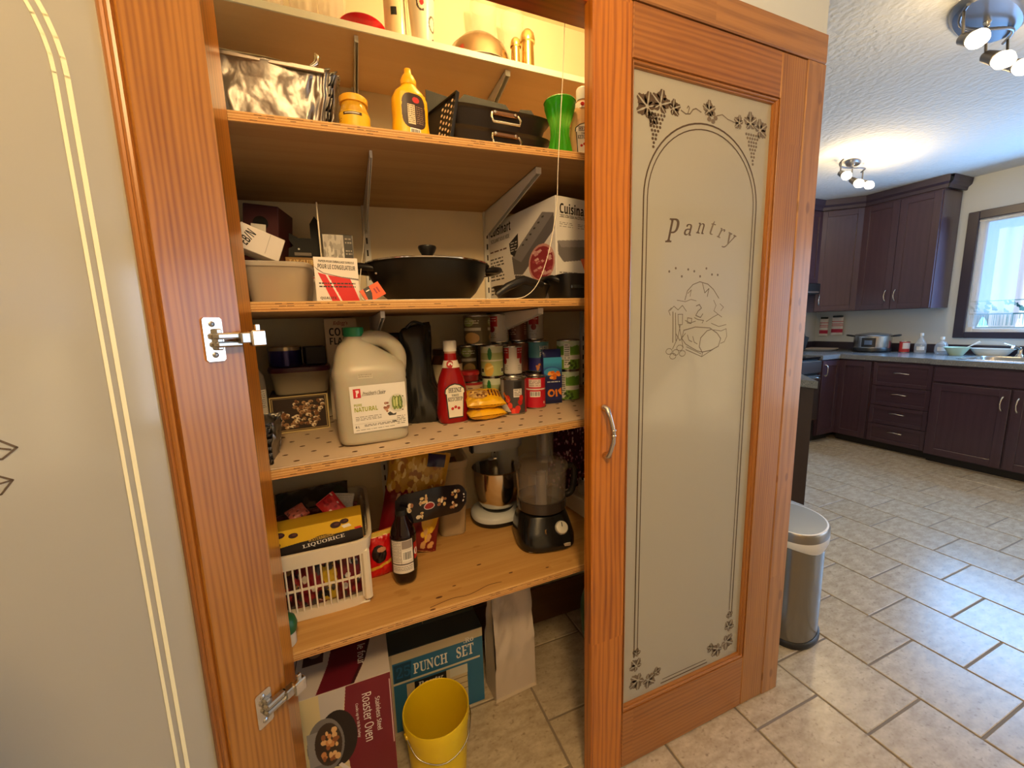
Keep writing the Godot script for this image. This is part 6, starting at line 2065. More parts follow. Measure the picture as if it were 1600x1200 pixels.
func shelf_d() -> void:
	var s := st()
	var t := thing("foil_tray", "small crinkled foil tray corner at the left edge of the perforated shelf", "foil tray", on("D", -0.232, -0.225, 0.003))
	foil_sheet(t, "tray", 0.11, 0.15, 0.092, 21)
	t = thing("label_bottle", "clear bottle with a white barcode label at the left of the perforated shelf", "bottle", on("D", -0.243, -0.345, 0.003))
	part("bottle", lat(v2([0.0, 0.0, 0.028, 0.0, 0.031, 0.005, 0.031, 0.165, 0.028, 0.185, 0.016, 0.205, 0.015, 0.22]), 32), milky(c8(150, 138, 122), 0.7, 0.15), t)
	var im := img(64, 96, c8(220, 214, 202))
	smallprint(im, 3, Rect2(0.1, 0.05, 0.8, 0.5), 9, c8(110, 104, 98))
	barcode(im, 4, Rect2(0.15, 0.66, 0.6, 0.26))
	s = st()
	lathe(s, v2([0.0316, 0.060, 0.0316, 0.150]), 14, Vector3.ZERO, Basis(), false, Rect2(0, 0, 1, 1), 2.0, -0.6)
	part("label", s, texm(im, 0.6), t)
	part("cap", lat(v2([0.017, 0.216, 0.0175, 0.236, 0.0, 0.238]), 20), M.black, t)
	# picture box of nuts with a tub and a tin on it
	t = thing("nut_box", "dark box with a framed picture of mixed nuts under the purple tub", "box", on("D", -0.160, -0.535, 0.003), 0.10)
	part("carton", boxm(Vector3(0.152, 0.108, 0.16), 0.0015), mat(c8(54, 36, 26), 0.5), t)
	im = img(192, 128, c8(196, 176, 120))
	rect(im, 0.025, 0.035, 0.95, 0.93, c8(60, 40, 26))
	rect(im, 0.04, 0.055, 0.92, 0.89, c8(190, 168, 112))
	rect(im, 0.05, 0.07, 0.90, 0.86, c8(44, 28, 20))
	rng.seed = 17
	for k in 110:
		var u := 0.10 + rng.randf() * 0.80
		var v := 0.16 + rng.randf() * 0.70
		if u < 0.4 and v < 0.46: continue
		ell(im, u, v, rng.randf_range(0.025, 0.05), rng.randf_range(0.03, 0.055), [c8(206, 186, 150), c8(176, 140, 96), c8(226, 212, 182), c8(120, 76, 44), c8(150, 112, 76)][rng.randi() % 5])
		ell(im, u + 0.012, v + 0.015, 0.016, 0.02, c8(96, 64, 40))
	print_on("printed_front", t, im, 0.151, 0.107, Vector3(0, 0.054, 0.0804))
	t = thing("purple_lid_tub", "milky plastic tub with a dark purple lid standing on the nut box", "tub", on("D", -0.150, -0.535, 0.1115), 0.10)
	s = st()
	loft(s, [[0.0, 0.066, 0.066, 5], [0.004, 0.071, 0.071, 5], [0.068, 0.081, 0.080, 5], [0.066, 0.078, 0.077, 5], [0.006, 0.068, 0.068, 5], [0.006, 0.0, 0.0, 5]], 48, false)
	part("tub", s, milky(c8(176, 164, 140), 0.72, 0.3), t)
	s = st()
	loft(s, [[0.066, 0.082, 0.081, 5], [0.074, 0.084, 0.083, 5], [0.080, 0.082, 0.081, 5], [0.082, 0.074, 0.073, 5]], 48, true)
	part("lid", s, mat(c8(78, 24, 46), 0.3), t)
	t = thing("round_tin", "round blue tin with a pale lid on the purple tub", "tin", on("D", -0.185, -0.525, 0.1945))
	part("body", lat(v2([0.0, 0.0, 0.043, 0.0, 0.044, 0.002, 0.044, 0.046]), 36), mat(c8(44, 38, 104), 0.22, 0.4), t)
	part("lid", lat(v2([0.044, 0.046, 0.0455, 0.046, 0.0455, 0.056, 0.043, 0.058, 0.0, 0.058]), 36), mat(c8(190, 170, 140), 0.25, 0.7), t)
	carton("small_carton", "small black carton beside the blue tin on the purple tub", "carton", Vector3(0.055, 0.052, 0.08), c8(26, 20, 24), on("D", -0.108, -0.54, 0.1945), 0.2)
	# cereal box
	t = carton("cereal_box", "tall narrow cream cereal box with dark lettering behind the jug", "cereal box", Vector3(0.094, 0.325, 0.055), c8(226, 210, 186), on("D", -0.026, -0.585, 0.003), 0.0)
	im = img(96, 320, c8(224, 206, 180))
	ell(im, 0.30, 0.46, 0.15, 0.05, c8(206, 96, 40))
	ell(im, 0.34, 0.45, 0.08, 0.025, c8(230, 140, 70))
	smallprint(im, 4, Rect2(0.3, 0.31, 0.45, 0.02), 1, c8(120, 90, 70))
	smallprint(im, 5, Rect2(0.1, 0.6, 0.8, 0.3), 8, c8(150, 120, 96))
	print_on("printed_front", t, im, 0.0935, 0.324, Vector3(0, 0.1625, 0.0279))
	text(t, "Kellogg's", 0.042, 0.016, mat(c8(150, 30, 40), 0.5), Vector3(0, 0.309, 0.0282), Vector3.ZERO, true, true, 0.0, 0.25)
	text(t, "CORN", 0.070, 0.025, M.ink, Vector3(0, 0.283, 0.0282))
	text(t, "FLAKES", 0.076, 0.022, M.ink, Vector3(0.003, 0.254, 0.0282))
	jug()
	# black folded bag standing like a boot, coffee bag behind it
	t = thing("coffee_bag", "brown folded coffee bag with a black clip behind the black bag", "bag", on("D", 0.150, -0.53, 0.003))
	s = st()
	loft(s, [[0.0, 0.040, 0.03, 3.5], [0.01, 0.044, 0.034, 3.5], [0.16, 0.043, 0.030, 3.0], [0.24, 0.042, 0.012, 2.6], [0.262, 0.042, 0.008, 2.6]], 36)
	part("bag", s, mat(c8(150, 106, 76), 0.6), t)
	s = st()
	box(s, Vector3(0, 0.262, 0), Vector3(0.092, 0.016, 0.022), 0.004)
	box(s, Vector3(0.035, 0.276, 0), Vector3(0.010, 0.022, 0.012), 0.003)
	part("clip", s, M.black, t)
	t = thing("black_bag", "tall black crinkled plastic bag standing between jug and ketchup", "bag", on("D", 0.184, -0.395, 0.003), 0.25)
	t.scale = Vector3(1.12, 1.08, 1.0)
	s = st()
	var nz := noise(9, 1.0, 3)
	var P := []
	for q in [[0.0, 0.050, 0.055, 0.012], [0.004, 0.062, 0.062, 0.014], [0.03, 0.068, 0.062, 0.016], [0.07, 0.056, 0.050, 0.008], [0.11, 0.044, 0.040, 0.0], [0.17, 0.043, 0.034, -0.002], [0.22, 0.045, 0.030, -0.003], [0.255, 0.046, 0.024, -0.003], [0.268, 0.040, 0.016, 0.0], [0.262, 0.03, 0.010, 0.0], [0.25, 0.0, 0.0, 0.0]]:
		var row := PackedVector3Array()
		for j in 65:
			var a := TAU * (j % 64) / 64
			var low: float = 1.0 - smoothstep(0.08, 0.16, q[0])
			var k: float = 1.0 + (0.10 + 0.16 * low) * nz.get_noise_3d(sin(a) * 1.6, q[0] * (12.0 + 20 * low), cos(a) * 1.6) + 0.05 * low * nz.get_noise_3d(sin(a) * 6, q[0] * 60, cos(a) * 6)
			row.append(Vector3(q[3] + q[1] * k * sin(a), q[0] + (0.010 * sin(a * 1.0 + 0.5) if q[0] > 0.2 else 0.0), q[2] * k * cos(a)))
		P.append(row)
	sheet(s, P, true, true)
	part("bag", s, mat(c8(34, 34, 32), 0.24), t)
	s = st()
	tube(s, curve([Vector3(-0.03, 0.262, 0.012), Vector3(-0.01, 0.278, 0.016), Vector3(0.02, 0.268, 0.014), Vector3(0.034, 0.250, 0.014)], 5), 0.004, 7)
	part("rolled_top", s, M.black, t)
	# ketchup bottle
	t = thing("ketchup_bottle", "full red ketchup bottle with white cap and keystone label", "bottle", on("D", 0.268, -0.318, 0.003), 0.12)
	s = st()
	loft(s, [[0.0, 0.038, 0.028, 3.0], [0.004, 0.044, 0.033, 3.0], [0.03, 0.047, 0.035, 2.8], [0.075, 0.044, 0.034, 2.6], [0.11, 0.042, 0.033, 2.4], [0.135, 0.036, 0.030, 2.2], [0.16, 0.026, 0.024, 2.0], [0.18, 0.0195, 0.0195, 2.0], [0.205, 0.0175, 0.0175, 2.0]], 44)
	part("bottle", s, mat(c8(146, 14, 18), 0.1), t)
	part("clear_neck", lat(v2([0.0178, 0.200, 0.0172, 0.212]), 24), mat(c8(196, 150, 130), 0.1), t)
	part("cap", lat(v2([0.0185, 0.210, 0.019, 0.213, 0.019, 0.238, 0.017, 0.241, 0.0, 0.2415]), 28), M.white, t)
	part("neck_label", lat(v2([0.0265, 0.163, 0.0205, 0.184]), 28), mat(c8(232, 222, 206), 0.5), t)
	s = st()
	lathe(s, v2([0.0115, 0.0, 0.0, 0.0008]), 18, Vector3(-0.010, 0.173, 0.0232), Basis(Vector3.RIGHT, PI / 2 - 0.25))
	part("red_seal", s, mat(c8(170, 24, 30), 0.4), t)
	s = st()
	for k in 6: lathe(s, v2([0.0028, 0.0, 0.0, 0.0004]), 8, Vector3(-0.010 + 0.0045 * cos(k * 1.047), 0.173 + 0.0045 * sin(k * 1.047), 0.0242), Basis(Vector3.RIGHT, PI / 2 - 0.25))
	part("seal_print", s, M.white, t)
	keystone(t, Vector3(-0.004, 0.068, 0.0356), 0.064, 0.102)
	t = thing("spread_jar", "cream labelled jar with dark lid behind the ketchup bottle", "jar", on("D", 0.292, -0.47, 0.003))
	part("jar", lat(v2([0.0, 0.0, 0.046, 0.0, 0.050, 0.005, 0.050, 0.17, 0.043, 0.19]), 36), mat(c8(96, 60, 36), 0.15), t)
	part("label", lat(v2([0.0506, 0.03, 0.0506, 0.16]), 36), mat(c8(222, 206, 170), 0.6), t)
	part("lid", lat(v2([0.043, 0.188, 0.0465, 0.189, 0.0465, 0.206, 0.044, 0.209, 0.0, 0.209]), 36), mat(c8(70, 56, 44), 0.3, 0.5), t)
	cans()
	# yellow snack bags lying one on the other
	im = img(96, 64, c8(236, 182, 26))
	rect(im, 0, 0.0, 0.30, 1, c8(222, 170, 40))
	ell(im, 0.34, 0.5, 0.26, 0.32, c8(196, 148, 84))
	ell(im, 0.34, 0.5, 0.20, 0.22, c8(222, 186, 120))
	blots(im, 6, 30, Rect2(0.15, 0.3, 0.4, 0.4), Vector2(0.02, 0.04), [c8(150, 96, 40), c8(226, 190, 110), c8(110, 60, 30)])
	for k in 4: poly(im, [[0.62 + 0.09 * k, 0.3], [0.68 + 0.09 * k, 0.28], [0.64 + 0.09 * k, 0.7], [0.60 + 0.09 * k, 0.7]], c8(110, 40, 30))
	for k in 2:
		var b := bag("snack_packet", ["yellow snack packet lying flat under its twin by the tomato can", "yellow snack packet lying on top of its twin by the tomato can"][k], "snack packet", 0.118, 0.096, 0.034, im, on("D", 0.362 - 0.006 * k, -0.252, 0.020 + 0.031 * k), Vector3(-1.47 + 0.16 * k, 0.10, 0.0), 60 + k, "flat yellow snack packets")
		b.rotation = Vector3(-1.47 + 0.2 * k, 0.08 - 0.16 * k, 0.0)
	# blue box of fish-shaped snacks
	t = thing("snack_box", "slim blue snack box with orange picture standing among the cans", "snack box", on("D", 0.630, -0.372, 0.003), -0.12)
	s = st()
	loft(s, [[0.0, 0.032, 0.012, 5], [0.003, 0.034, 0.014, 5], [0.16, 0.034, 0.013, 4], [0.178, 0.034, 0.004, 4], [0.186, 0.034, 0.0015, 4]], 32)
	part("box", s, mat(c8(28, 36, 96), 0.3), t)
	im = img(72, 192, c8(26, 34, 92))
	for y in 100:
		for x in 72: im.set_pixel(x, y, c8(60, 160, 212).lerp(c8(26, 34, 92), clampf((y - 20) / 70.0, 0, 1)))
	ell(im, 0.4, 0.30, 0.5, 0.10, c8(40, 90, 170))
	ell(im, 0.45, 0.31, 0.42, 0.09, c8(60, 150, 206))
	rng.seed = 3
	for k in 18: ell(im, 0.6 + rng.randf_range(-0.3, 0.3), 0.37 + rng.randf_range(-0.07, 0.09), 0.11, 0.03, [c8(240, 140, 40), c8(250, 170, 70), c8(220, 110, 30)][rng.randi() % 3])
	smallprint(im, 5, Rect2(0.2, 0.52, 0.7, 0.06), 1, c8(210, 220, 230))
	ell(im, 0.40, 0.77, 0.20, 0.085, c8(226, 130, 40))
	ell(im, 0.42, 0.775, 0.10, 0.045, c8(26, 34, 92))
	poly(im, [[0.62, 0.70], [0.72, 0.69], [0.76, 0.85], [0.66, 0.86]], c8(226, 130, 40))
	poly(im, [[0.76, 0.72], [0.95, 0.66], [0.99, 0.84], [0.86, 0.80]], c8(226, 130, 40))
	rect(im, 0, 0.93, 1, 0.07, c8(16, 22, 66))
	print_on("printed_front", t, im, 0.066, 0.158, Vector3(0, 0.080, 0.0152))

func cans() -> void:
	var ims := []
	for k in 9: ims.append(can_label(k))
	var H := 0.106
	var y0 := 0.003
	can("tomato can with red edge standing frontmost before the can stacks", 0.0405, 0.113, ims[3], on("D", 0.466, -0.318, y0), -2.45)
	can("red can with white panel and barcode, right of the tomato can", 0.034, 0.106, ims[4], on("D", 0.556, -0.346, y0), -1.6)
	can("red can with only its silver lid showing behind the tomato can", 0.036, H, ims[4], on("D", 0.520, -0.424, y0), 0.7)
	can("brown can with only its silver lid showing behind the red can", 0.035, H, ims[6], on("D", 0.598, -0.432, y0), 0.7)
	can("pale green corn can at the bottom, left of the tomato can", 0.0365, H, ims[1], on("D", 0.440, -0.436, y0), 0.15)
	can("tan labelled can at the bottom left of the can stacks", 0.034, 0.100, ims[7], on("D", 0.366, -0.432, y0), 0.2)
	can("dark olive can in the second layer behind the red lid", 0.036, H, ims[2], on("D", 0.376, -0.515, y0 + H + 0.001), 0.9)
	can("dark olive can at the bottom behind the tan labelled can", 0.036, H, ims[2], on("D", 0.378, -0.517, y0), 0.9)
	can("pale green corn can in the second layer above its twin", 0.0375, H, ims[1], on("D", 0.437, -0.432, y0 + H + 0.001), 0.35)
	can("large olive can with chicken picture at the very top of the stack", 0.045, 0.097, ims[2], on("D", 0.398, -0.462, y0 + 2 * H + 0.003), 0.25)
	can("red and white can in the second layer above the tomato can", 0.031, 0.098, ims[5], on("D", 0.510, -0.425, y0 + H + 0.001), 0.1)
	can("dark brown can in the second layer left of the teal can", 0.033, H, ims[6], on("D", 0.568, -0.487, y0 + H + 0.001), 0.4)
	can("brown can at the bottom of the rear row, mostly hidden", 0.033, H, ims[6], on("D", 0.570, -0.520, y0), 0.4)
	can("red and white can under the bracket, left of the top row", 0.036, 0.098, ims[5], on("D", 0.487, -0.498, y0 + 2 * H + 0.003), 0.5)
	can("red and white can second layer of the rear row under the bracket", 0.035, H, ims[5], on("D", 0.490, -0.505, y0 + H + 0.001), 0.6)
	can("red and white can at the bottom of the rear row under the bracket", 0.035, H, ims[5], on("D", 0.490, -0.508, y0), 0.6)
	can("dark red can in the middle of the top row", 0.032, 0.098, ims[6], on("D", 0.566, -0.505, y0 + 2 * H + 0.003), 0.1)
	can("red and white can at the right of the top row", 0.031, 0.098, ims[5], on("D", 0.636, -0.508, y0 + 2 * H + 0.003), 0.9)
	can("red can under the right of the top row", 0.032, H, ims[4], on("D", 0.637, -0.520, y0 + H + 0.001), 0.9)
	can("brown can at the bottom of the rear row behind the blue box", 0.033, H, ims[6], on("D", 0.640, -0.525, y0), 0.9)
	var t := can("teal bean can with white lettering above the blue snack box", 0.036, 0.108, ims[8], on("D", 0.612, -0.432, y0 + H + 0.001), 0.5)
	for q in [["HEINZ", 0.082, 0.7], ["FEVES", 0.062, 0.7]]:
		text(t, q[0], 0.05, 0.017, M.paper, Vector3(0, q[1], 0), Vector3(0, -0.15, 0), false, true, 0.0363)
	can("green bean can at the bottom, right beside the door edge", 0.039, H, ims[0], on("D", 0.712, -0.398, y0), 0.1)
	can("green bean can on top, right beside the door edge", 0.040, H, ims[0], on("D", 0.712, -0.398, y0 + H + 0.001), 0.5)
	# plum red lid standing on the tan can
	var rl := thing("round_container", "dark red round container on the tan labelled can", "container", on("D", 0.352, -0.425, y0 + 0.1012))
	part("body", lat(v2([0.0, 0.0, 0.030, 0.0, 0.032, 0.003, 0.033, 0.022]), 32), mat(c8(112, 26, 28), 0.35), rl)
	part("lid", lat(v2([0.033, 0.020, 0.035, 0.021, 0.035, 0.030, 0.03, 0.034, 0.0, 0.035]), 32), mat(c8(150, 30, 32), 0.3), rl)

func jug() -> void:
	var t := thing("vinegar_jug", "large milky plastic jug of white vinegar with a green cap", "jug", on("D", 0.038, -0.262, 0.003), 0.06)
	var hdpe := mat(c8(180, 174, 156), 0.36)
	hdpe = hdpe.duplicate()
	hdpe.subsurf_scatter_enabled = true
	hdpe.subsurf_scatter_strength = 0.25
	var s := st()
	loft(s, [[0.0, 0.070, 0.052, 4.5], [0.003, 0.080, 0.062, 4.5], [0.012, 0.085, 0.067, 4.5], [0.10, 0.0885, 0.069, 4.5], [0.155, 0.089, 0.069, 4.5], [0.160, 0.0875, 0.068, 4.5], [0.166, 0.089, 0.069, 4.5], [0.185, 0.089, 0.068, 4.0], [0.200, 0.084, 0.062, 3.4], [0.222, 0.068, 0.048, 2.8, -0.012], [0.245, 0.045, 0.036, 2.4, -0.026], [0.262, 0.026, 0.026, 2.0, -0.030], [0.272, 0.0215, 0.0215, 2.0, -0.030], [0.278, 0.0215, 0.0215, 2.0, -0.030]], 52)
	part("body", s, hdpe, t)
	s = st()
	tube(s, curve([Vector3(-0.030, 0.250, 0), Vector3(0.000, 0.262, 0), Vector3(0.034, 0.262, 0), Vector3(0.060, 0.246, 0), Vector3(0.076, 0.222, 0), Vector3(0.076, 0.190, 0), Vector3(0.070, 0.17, 0)], 5), 0.0205, 18)
	part("grip", s, hdpe, t)
	part("cap", lat(v2([0.0235, 0.270, 0.0245, 0.272, 0.0245, 0.290, 0.022, 0.293, 0.0, 0.293]), 36), mat(c8(34, 140, 88), 0.35), t, Vector3(-0.030, 0, 0))
	var im := img(256, 224, c8(228, 224, 216))
	rect(im, 0.06, 0.06, 0.13, 0.20, c8(196, 26, 40))
	poly(im, [[0.10, 0.09], [0.16, 0.09], [0.16, 0.14], [0.13, 0.17], [0.13, 0.23], [0.10, 0.23], [0.11, 0.15]], c8(240, 226, 220))
	ell(im, 0.83, 0.45, 0.165, 0.20, c8(206, 204, 192))
	for k in 3:
		ell(im, 0.77 + 0.055 * k, 0.44, 0.045, 0.155, [c8(110, 130, 60), c8(150, 166, 84), c8(96, 118, 52)][k])
		ell(im, 0.77 + 0.055 * k, 0.42, 0.018, 0.11, [c8(190, 200, 130), c8(206, 212, 150), c8(160, 176, 100)][k])
	blots(im, 6, 18, Rect2(0.72, 0.26, 0.22, 0.36), Vector2(0.008, 0.014), [c8(60, 80, 30), c8(210, 200, 150), c8(70, 60, 40)])
	blots(im, 7, 10, Rect2(0.58, 0.42, 0.08, 0.2), Vector2(0.02, 0.035), [c8(170, 116, 90), c8(196, 150, 120), c8(140, 90, 70)])
	poly(im, [[0.63, 0.66], [0.68, 0.62], [0.74, 0.68], [0.80, 0.66], [0.78, 0.71], [0.66, 0.71]], c8(60, 60, 56))
	smallprint(im, 5, Rect2(0.06, 0.66, 0.46, 0.1), 3, c8(130, 126, 116))
	rect(im, 0.03, 0.81, 0.94, 0.006, c8(150, 150, 140))
	smallprint(im, 8, Rect2(0.2, 0.84, 0.55, 0.06), 2, c8(90, 90, 84))
	smallprint(im, 9, Rect2(0.80, 0.74, 0.16, 0.2), 5, c8(130, 130, 124))
	smallprint(im, 10, Rect2(0.05, 0.94, 0.7, 0.03), 1, c8(140, 140, 130))
	var lb := print_on("front_label", t, im, 0.132, 0.116, Vector3(0.012, 0.094, 0.0702), Vector3(0, 0, 0.02))
	lb.set_meta("label", "white printed front label with pickles")
	text(lb, "NATURAL", 0.054, 0.011, mat(c8(150, 160, 30), 0.5), Vector3(-0.032, 0.0, 0.0004))
	text(lb, "PURE", 0.018, 0.006, mat(c8(150, 160, 30), 0.5), Vector3(-0.050, 0.011, 0.0004))
	text(lb, "President's Choice", 0.054, 0.010, M.ink, Vector3(-0.010, 0.038, 0.0004), Vector3.ZERO, true, false, 0.0, 0.35)
	text(lb, "4 L", 0.010, 0.006, M.ink, Vector3(-0.056, -0.043, 0.0004))
	text(lb, "5%", 0.011, 0.006, M.ink, Vector3(0.033, -0.040, 0.0004))
	var cd := img(64, 24, c8(196, 190, 170))
	smallprint(cd, 9, Rect2(0.05, 0.1, 0.9, 0.85), 2, c8(130, 120, 104))
	print_on("date_code", t, cd, 0.034, 0.011, Vector3(-0.016, 0.174, 0.0698))

func shelf_e() -> void:
	var s := st()
	basket()
	# cola bottle
	var t := thing("cola_bottle", "dark cola bottle with a white nutrition label on the lowest shelf", "bottle", on("E", 0.096, -0.297), 0.0)
	t.scale = Vector3(1.12, 1.0, 1.12)
	s = st()
	var P := []
	for q in [[0.0, 0.018, 1.0], [0.002, 0.026, 1.0], [0.012, 0.0315, 0.7], [0.032, 0.0325, 0.2], [0.048, 0.0305, 0.0], [0.052, 0.0318, 0.0], [0.135, 0.0318, 0.0], [0.140, 0.0328, 0.0], [0.155, 0.0315, 0.0], [0.175, 0.0255, 0.0], [0.195, 0.0165, 0.0], [0.207, 0.0135, 0.0], [0.214, 0.0135, 0.0]]:
		var row := PackedVector3Array()
		for j in 61:
			var a := TAU * (j % 60) / 60
			var rr: float = q[1] * (1.0 - 0.09 * q[2] * (0.5 + 0.5 * cos(a * 5.0)))
			row.append(Vector3(rr * sin(a), q[0], rr * cos(a)))
		P.append(row)
	sheet(s, P, true, true)
	part("bottle", s, mat(c8(26, 8, 8), 0.06), t)
	s = st()
	lathe(s, v2([0.0330, 0.040, 0.0330, 0.146]), 36)
	part("label_sleeve", s, mat(c8(20, 16, 18), 0.3), t)
	var im := img(96, 112, c8(226, 222, 216))
	rect(im, 0.0, 0.0, 1, 0.02, c8(40, 30, 30))
	rect(im, 0.46, 0.0, 0.02, 0.72, c8(70, 60, 60))
	for k in 7: rect(im, 0.0, 0.08 + 0.095 * k, 0.46, 0.012, c8(110, 104, 100))
	smallprint(im, 3, Rect2(0.03, 0.03, 0.4, 0.66), 14, c8(120, 114, 110))
	rect(im, 0.52, 0.04, 0.46, 0.24, c8(150, 140, 136))
	barcode(im, 5, Rect2(0.52, 0.34, 0.44, 0.30))
	rect(im, 0.0, 0.72, 1, 0.03, c8(30, 24, 24))
	smallprint(im, 6, Rect2(0.05, 0.80, 0.9, 0.15), 3, c8(130, 124, 120))
	s = st()
	lathe(s, v2([0.0334, 0.042, 0.0334, 0.144]), 16, Vector3.ZERO, Basis(), false, Rect2(0, 0, 1, 1), 1.75, -1.12)
	part("nutrition_label", s, texm(im, 0.45), t)
	s = st()
	lathe(s, v2([0.0334, 0.075, 0.0334, 0.125]), 6, Vector3.ZERO, Basis(), false, Rect2(0, 0, 1, 1), 0.5, 0.75)
	part("red_logo_patch", s, mat(c8(190, 20, 30), 0.4), t)
	text(t, "o", 0.014, 0.020, M.white, Vector3(0, 0.098, 0), Vector3(0, 0.95, 0), true, true, 0.0338)
	part("cap", lat(v2([0.0145, 0.206, 0.0150, 0.208, 0.0150, 0.219, 0.0135, 0.2215, 0.0, 0.222]), 24), M.black, t)
	# dark picture pouch bent over the cola and leaning on the container
	im = img(256, 96, c8(22, 18, 24))
	rng.seed = 4
	for q in [[0.30, 0.75], [0.36, 0.30], [0.82, 0.30], [0.80, 0.70], [0.20, 0.48], [0.62, 0.48]]:
		for k in 7: ell(im, q[0] + rng.randf_range(-0.05, 0.05), q[1] + rng.randf_range(-0.12, 0.12), rng.randf_range(0.008, 0.03), rng.randf_range(0.03, 0.08), [c8(186, 150, 110), c8(214, 186, 130), c8(150, 104, 70), c8(226, 210, 180)][rng.randi() % 4])
	ell(im, 0.44, 0.52, 0.075, 0.11, c8(224, 216, 206))
	ell(im, 0.44, 0.52, 0.065, 0.085, c8(150, 34, 30))
	for k in 3: ell(im, 0.955 + 0.008 * sin(k * 2.0), 0.3 + 0.17 * k, 0.012, 0.05, c8(214, 206, 200))
	t = thing("snack_pouch", "dark flexible snack pouch bent forward over the cola bottle", "pouch", on("E", 0.192, -0.335, 0.168))
	t.rotation.z = -0.07
	s = st()
	for side in [1.0, -1.0]:
		P = []
		for i in 9:
			var row := PackedVector3Array()
			for j in 33:
				var u := j / 32.0
				var v := i / 8.0
				var end := 1.0 - pow(maxf(0.0, (u - 0.86) / 0.14), 2.2) * 0.62
				var endl := 1.0 - pow(maxf(0.0, (0.10 - u) / 0.10), 2.0) * 0.4
				var y := 0.036 + (v - 0.5) * 0.094 * end * endl + 0.012 * sin((u - 0.15) * 5.0) * (1.0 if v > 0.5 else 0.6) - 0.010 * sin(u * PI) + 0.006 * u
				row.append(Vector3((u - 0.5) * 0.225, y, 0.018 * sin(u * 4.2 + 0.4) + side * (0.0012 + 0.004 * (1.0 - pow(2 * v - 1, 2)) * (1.0 - pow(2 * u - 1, 4)))))
			P.append(row)
		sheet(s, P, false, side > 0)
	part("pouch", s, texm(im, 0.18), t)
	# big popcorn bag sloping behind, little red bag in front of it
	im = img(160, 192, c8(196, 150, 40))
	rect(im, 0, 0.38, 1, 0.62, c8(120, 18, 28))
	blots(im, 7, 90, Rect2(0.05, 0.08, 0.9, 0.30), Vector2(0.02, 0.05), [c8(226, 196, 110), c8(206, 160, 60), c8(240, 220, 150), c8(170, 112, 40)])
	rect(im, 0.62, 0.02, 0.30, 0.12, c8(44, 40, 84))
	for k in 5: poly(im, [[0.20 + 0.10 * k, 0.42], [0.25 + 0.10 * k, 0.41], [0.24 + 0.10 * k, 0.52], [0.19 + 0.10 * k, 0.53]], c8(226, 190, 150))
	for k in 4: rect(im, 0.24 + 0.11 * k, 0.56, 0.06, 0.09, c8(216, 180, 150))
	ell(im, 0.82, 0.60, 0.16, 0.2, c8(226, 176, 36))
	blots(im, 8, 20, Rect2(0.72, 0.75, 0.2, 0.2), Vector2(0.02, 0.04), [c8(240, 200, 60), c8(220, 170, 110)])
	var b := bag("popcorn_bag", "large yellow and dark red popcorn bag slumped beside the basket", "snack bag", 0.195, 0.33, 0.058, im, on("E", 0.092, -0.485, 0.006), Vector3(-0.10, -0.12, 0.0), 71)
	b.rotation = Vector3(-0.10, -0.08, -0.22)
	b.position = on("E", 0.112, -0.418, 0.020)
	im = img(96, 128, c8(206, 22, 26))
	ell(im, 0.4, 0.45, 0.26, 0.2, c8(30, 14, 14))
	ell(im, 0.5, 0.36, 0.16, 0.06, c8(206, 150, 120))
	poly(im, [[0.0, 0.75], [1.0, 0.6], [1.0, 0.66], [0.0, 0.82]], c8(226, 180, 60))
	rect(im, 0, 0, 1, 0.08, c8(226, 196, 90))
	bag("red_packet", "small bright red snack packet standing between basket and cola", "snack packet", 0.085, 0.135, 0.04, im, on("E", 0.040, -0.352), Vector3(-0.10, 0.1, 0.06), 75)
	# tall translucent cereal keeper
	t = thing("cereal_keeper", "tall open translucent food keeper with brown contents behind the pouch", "food keeper", on("E", 0.292, -0.545), -0.10)
	t.scale = Vector3(1.1, 1.06, 1.0)
	s = st()
	loft(s, [[0.0, 0.040, 0.072, 5], [0.004, 0.044, 0.076, 5], [0.235, 0.053, 0.085, 5], [0.238, 0.058, 0.090, 5], [0.258, 0.060, 0.092, 5], [0.262, 0.058, 0.090, 5], [0.258, 0.050, 0.082, 5], [0.006, 0.042, 0.074, 5], [0.006, 0.0, 0.0, 5]], 52, false)
	part("keeper", s, milky(c8(206, 184, 148), 0.66, 0.3), t)
	s = st()
	loft(s, [[0.007, 0.038, 0.070, 5], [0.14, 0.045, 0.078, 5], [0.20, 0.048, 0.080, 5]], 40, true)
	part("contents", s, mat(c8(158, 112, 66), 0.9), t)
	s = st()
	box(s, Vector3(0, 0.252, -0.0), Vector3(0.062, 0.002, 0.10), 0.0005)
	part("inner_lid", s, mat(c8(120, 80, 44), 0.6), t, Vector3(0, -0.02, -0.01))
	s = st()
	box(s, Vector3(0.012, 0.11, 0.0812), Vector3(0.030, 0.008, 0.001))
	part("embossed_mark", s, mat(c8(150, 126, 84), 0.6), t)
	mixer()
	processor()
	# spotted cloth bag hanging behind
	im = img(96, 160, c8(70, 14, 44))
	blots(im, 9, 420, Rect2(0, 0, 1, 1), Vector2(0.008, 0.02), [c8(196, 150, 170), c8(220, 196, 200), c8(150, 90, 120), c8(110, 40, 80)])
	bag("cloth_bag", "plum coloured cloth bag with pale flowers behind the food processor", "cloth bag", 0.24, 0.40, 0.05, im, on("E", 0.830, -0.560), Vector3(-0.05, -0.1, 0.0), 79, "", 0.9)
	t = carton("white_box", "low white box by the door edge right of the food processor", "box", Vector3(0.16, 0.062, 0.14), c8(216, 208, 196), on("E", 0.836, -0.43), 0.1)
	part("lid", boxm(Vector3(0.163, 0.012, 0.143), 0.002), mat(c8(226, 218, 206), 0.5), t, Vector3(0, 0.058, 0))
	t = thing("glass_jar", "small clear jar on the white box behind the processor", "jar", on("E", 0.800, -0.43, 0.0715))
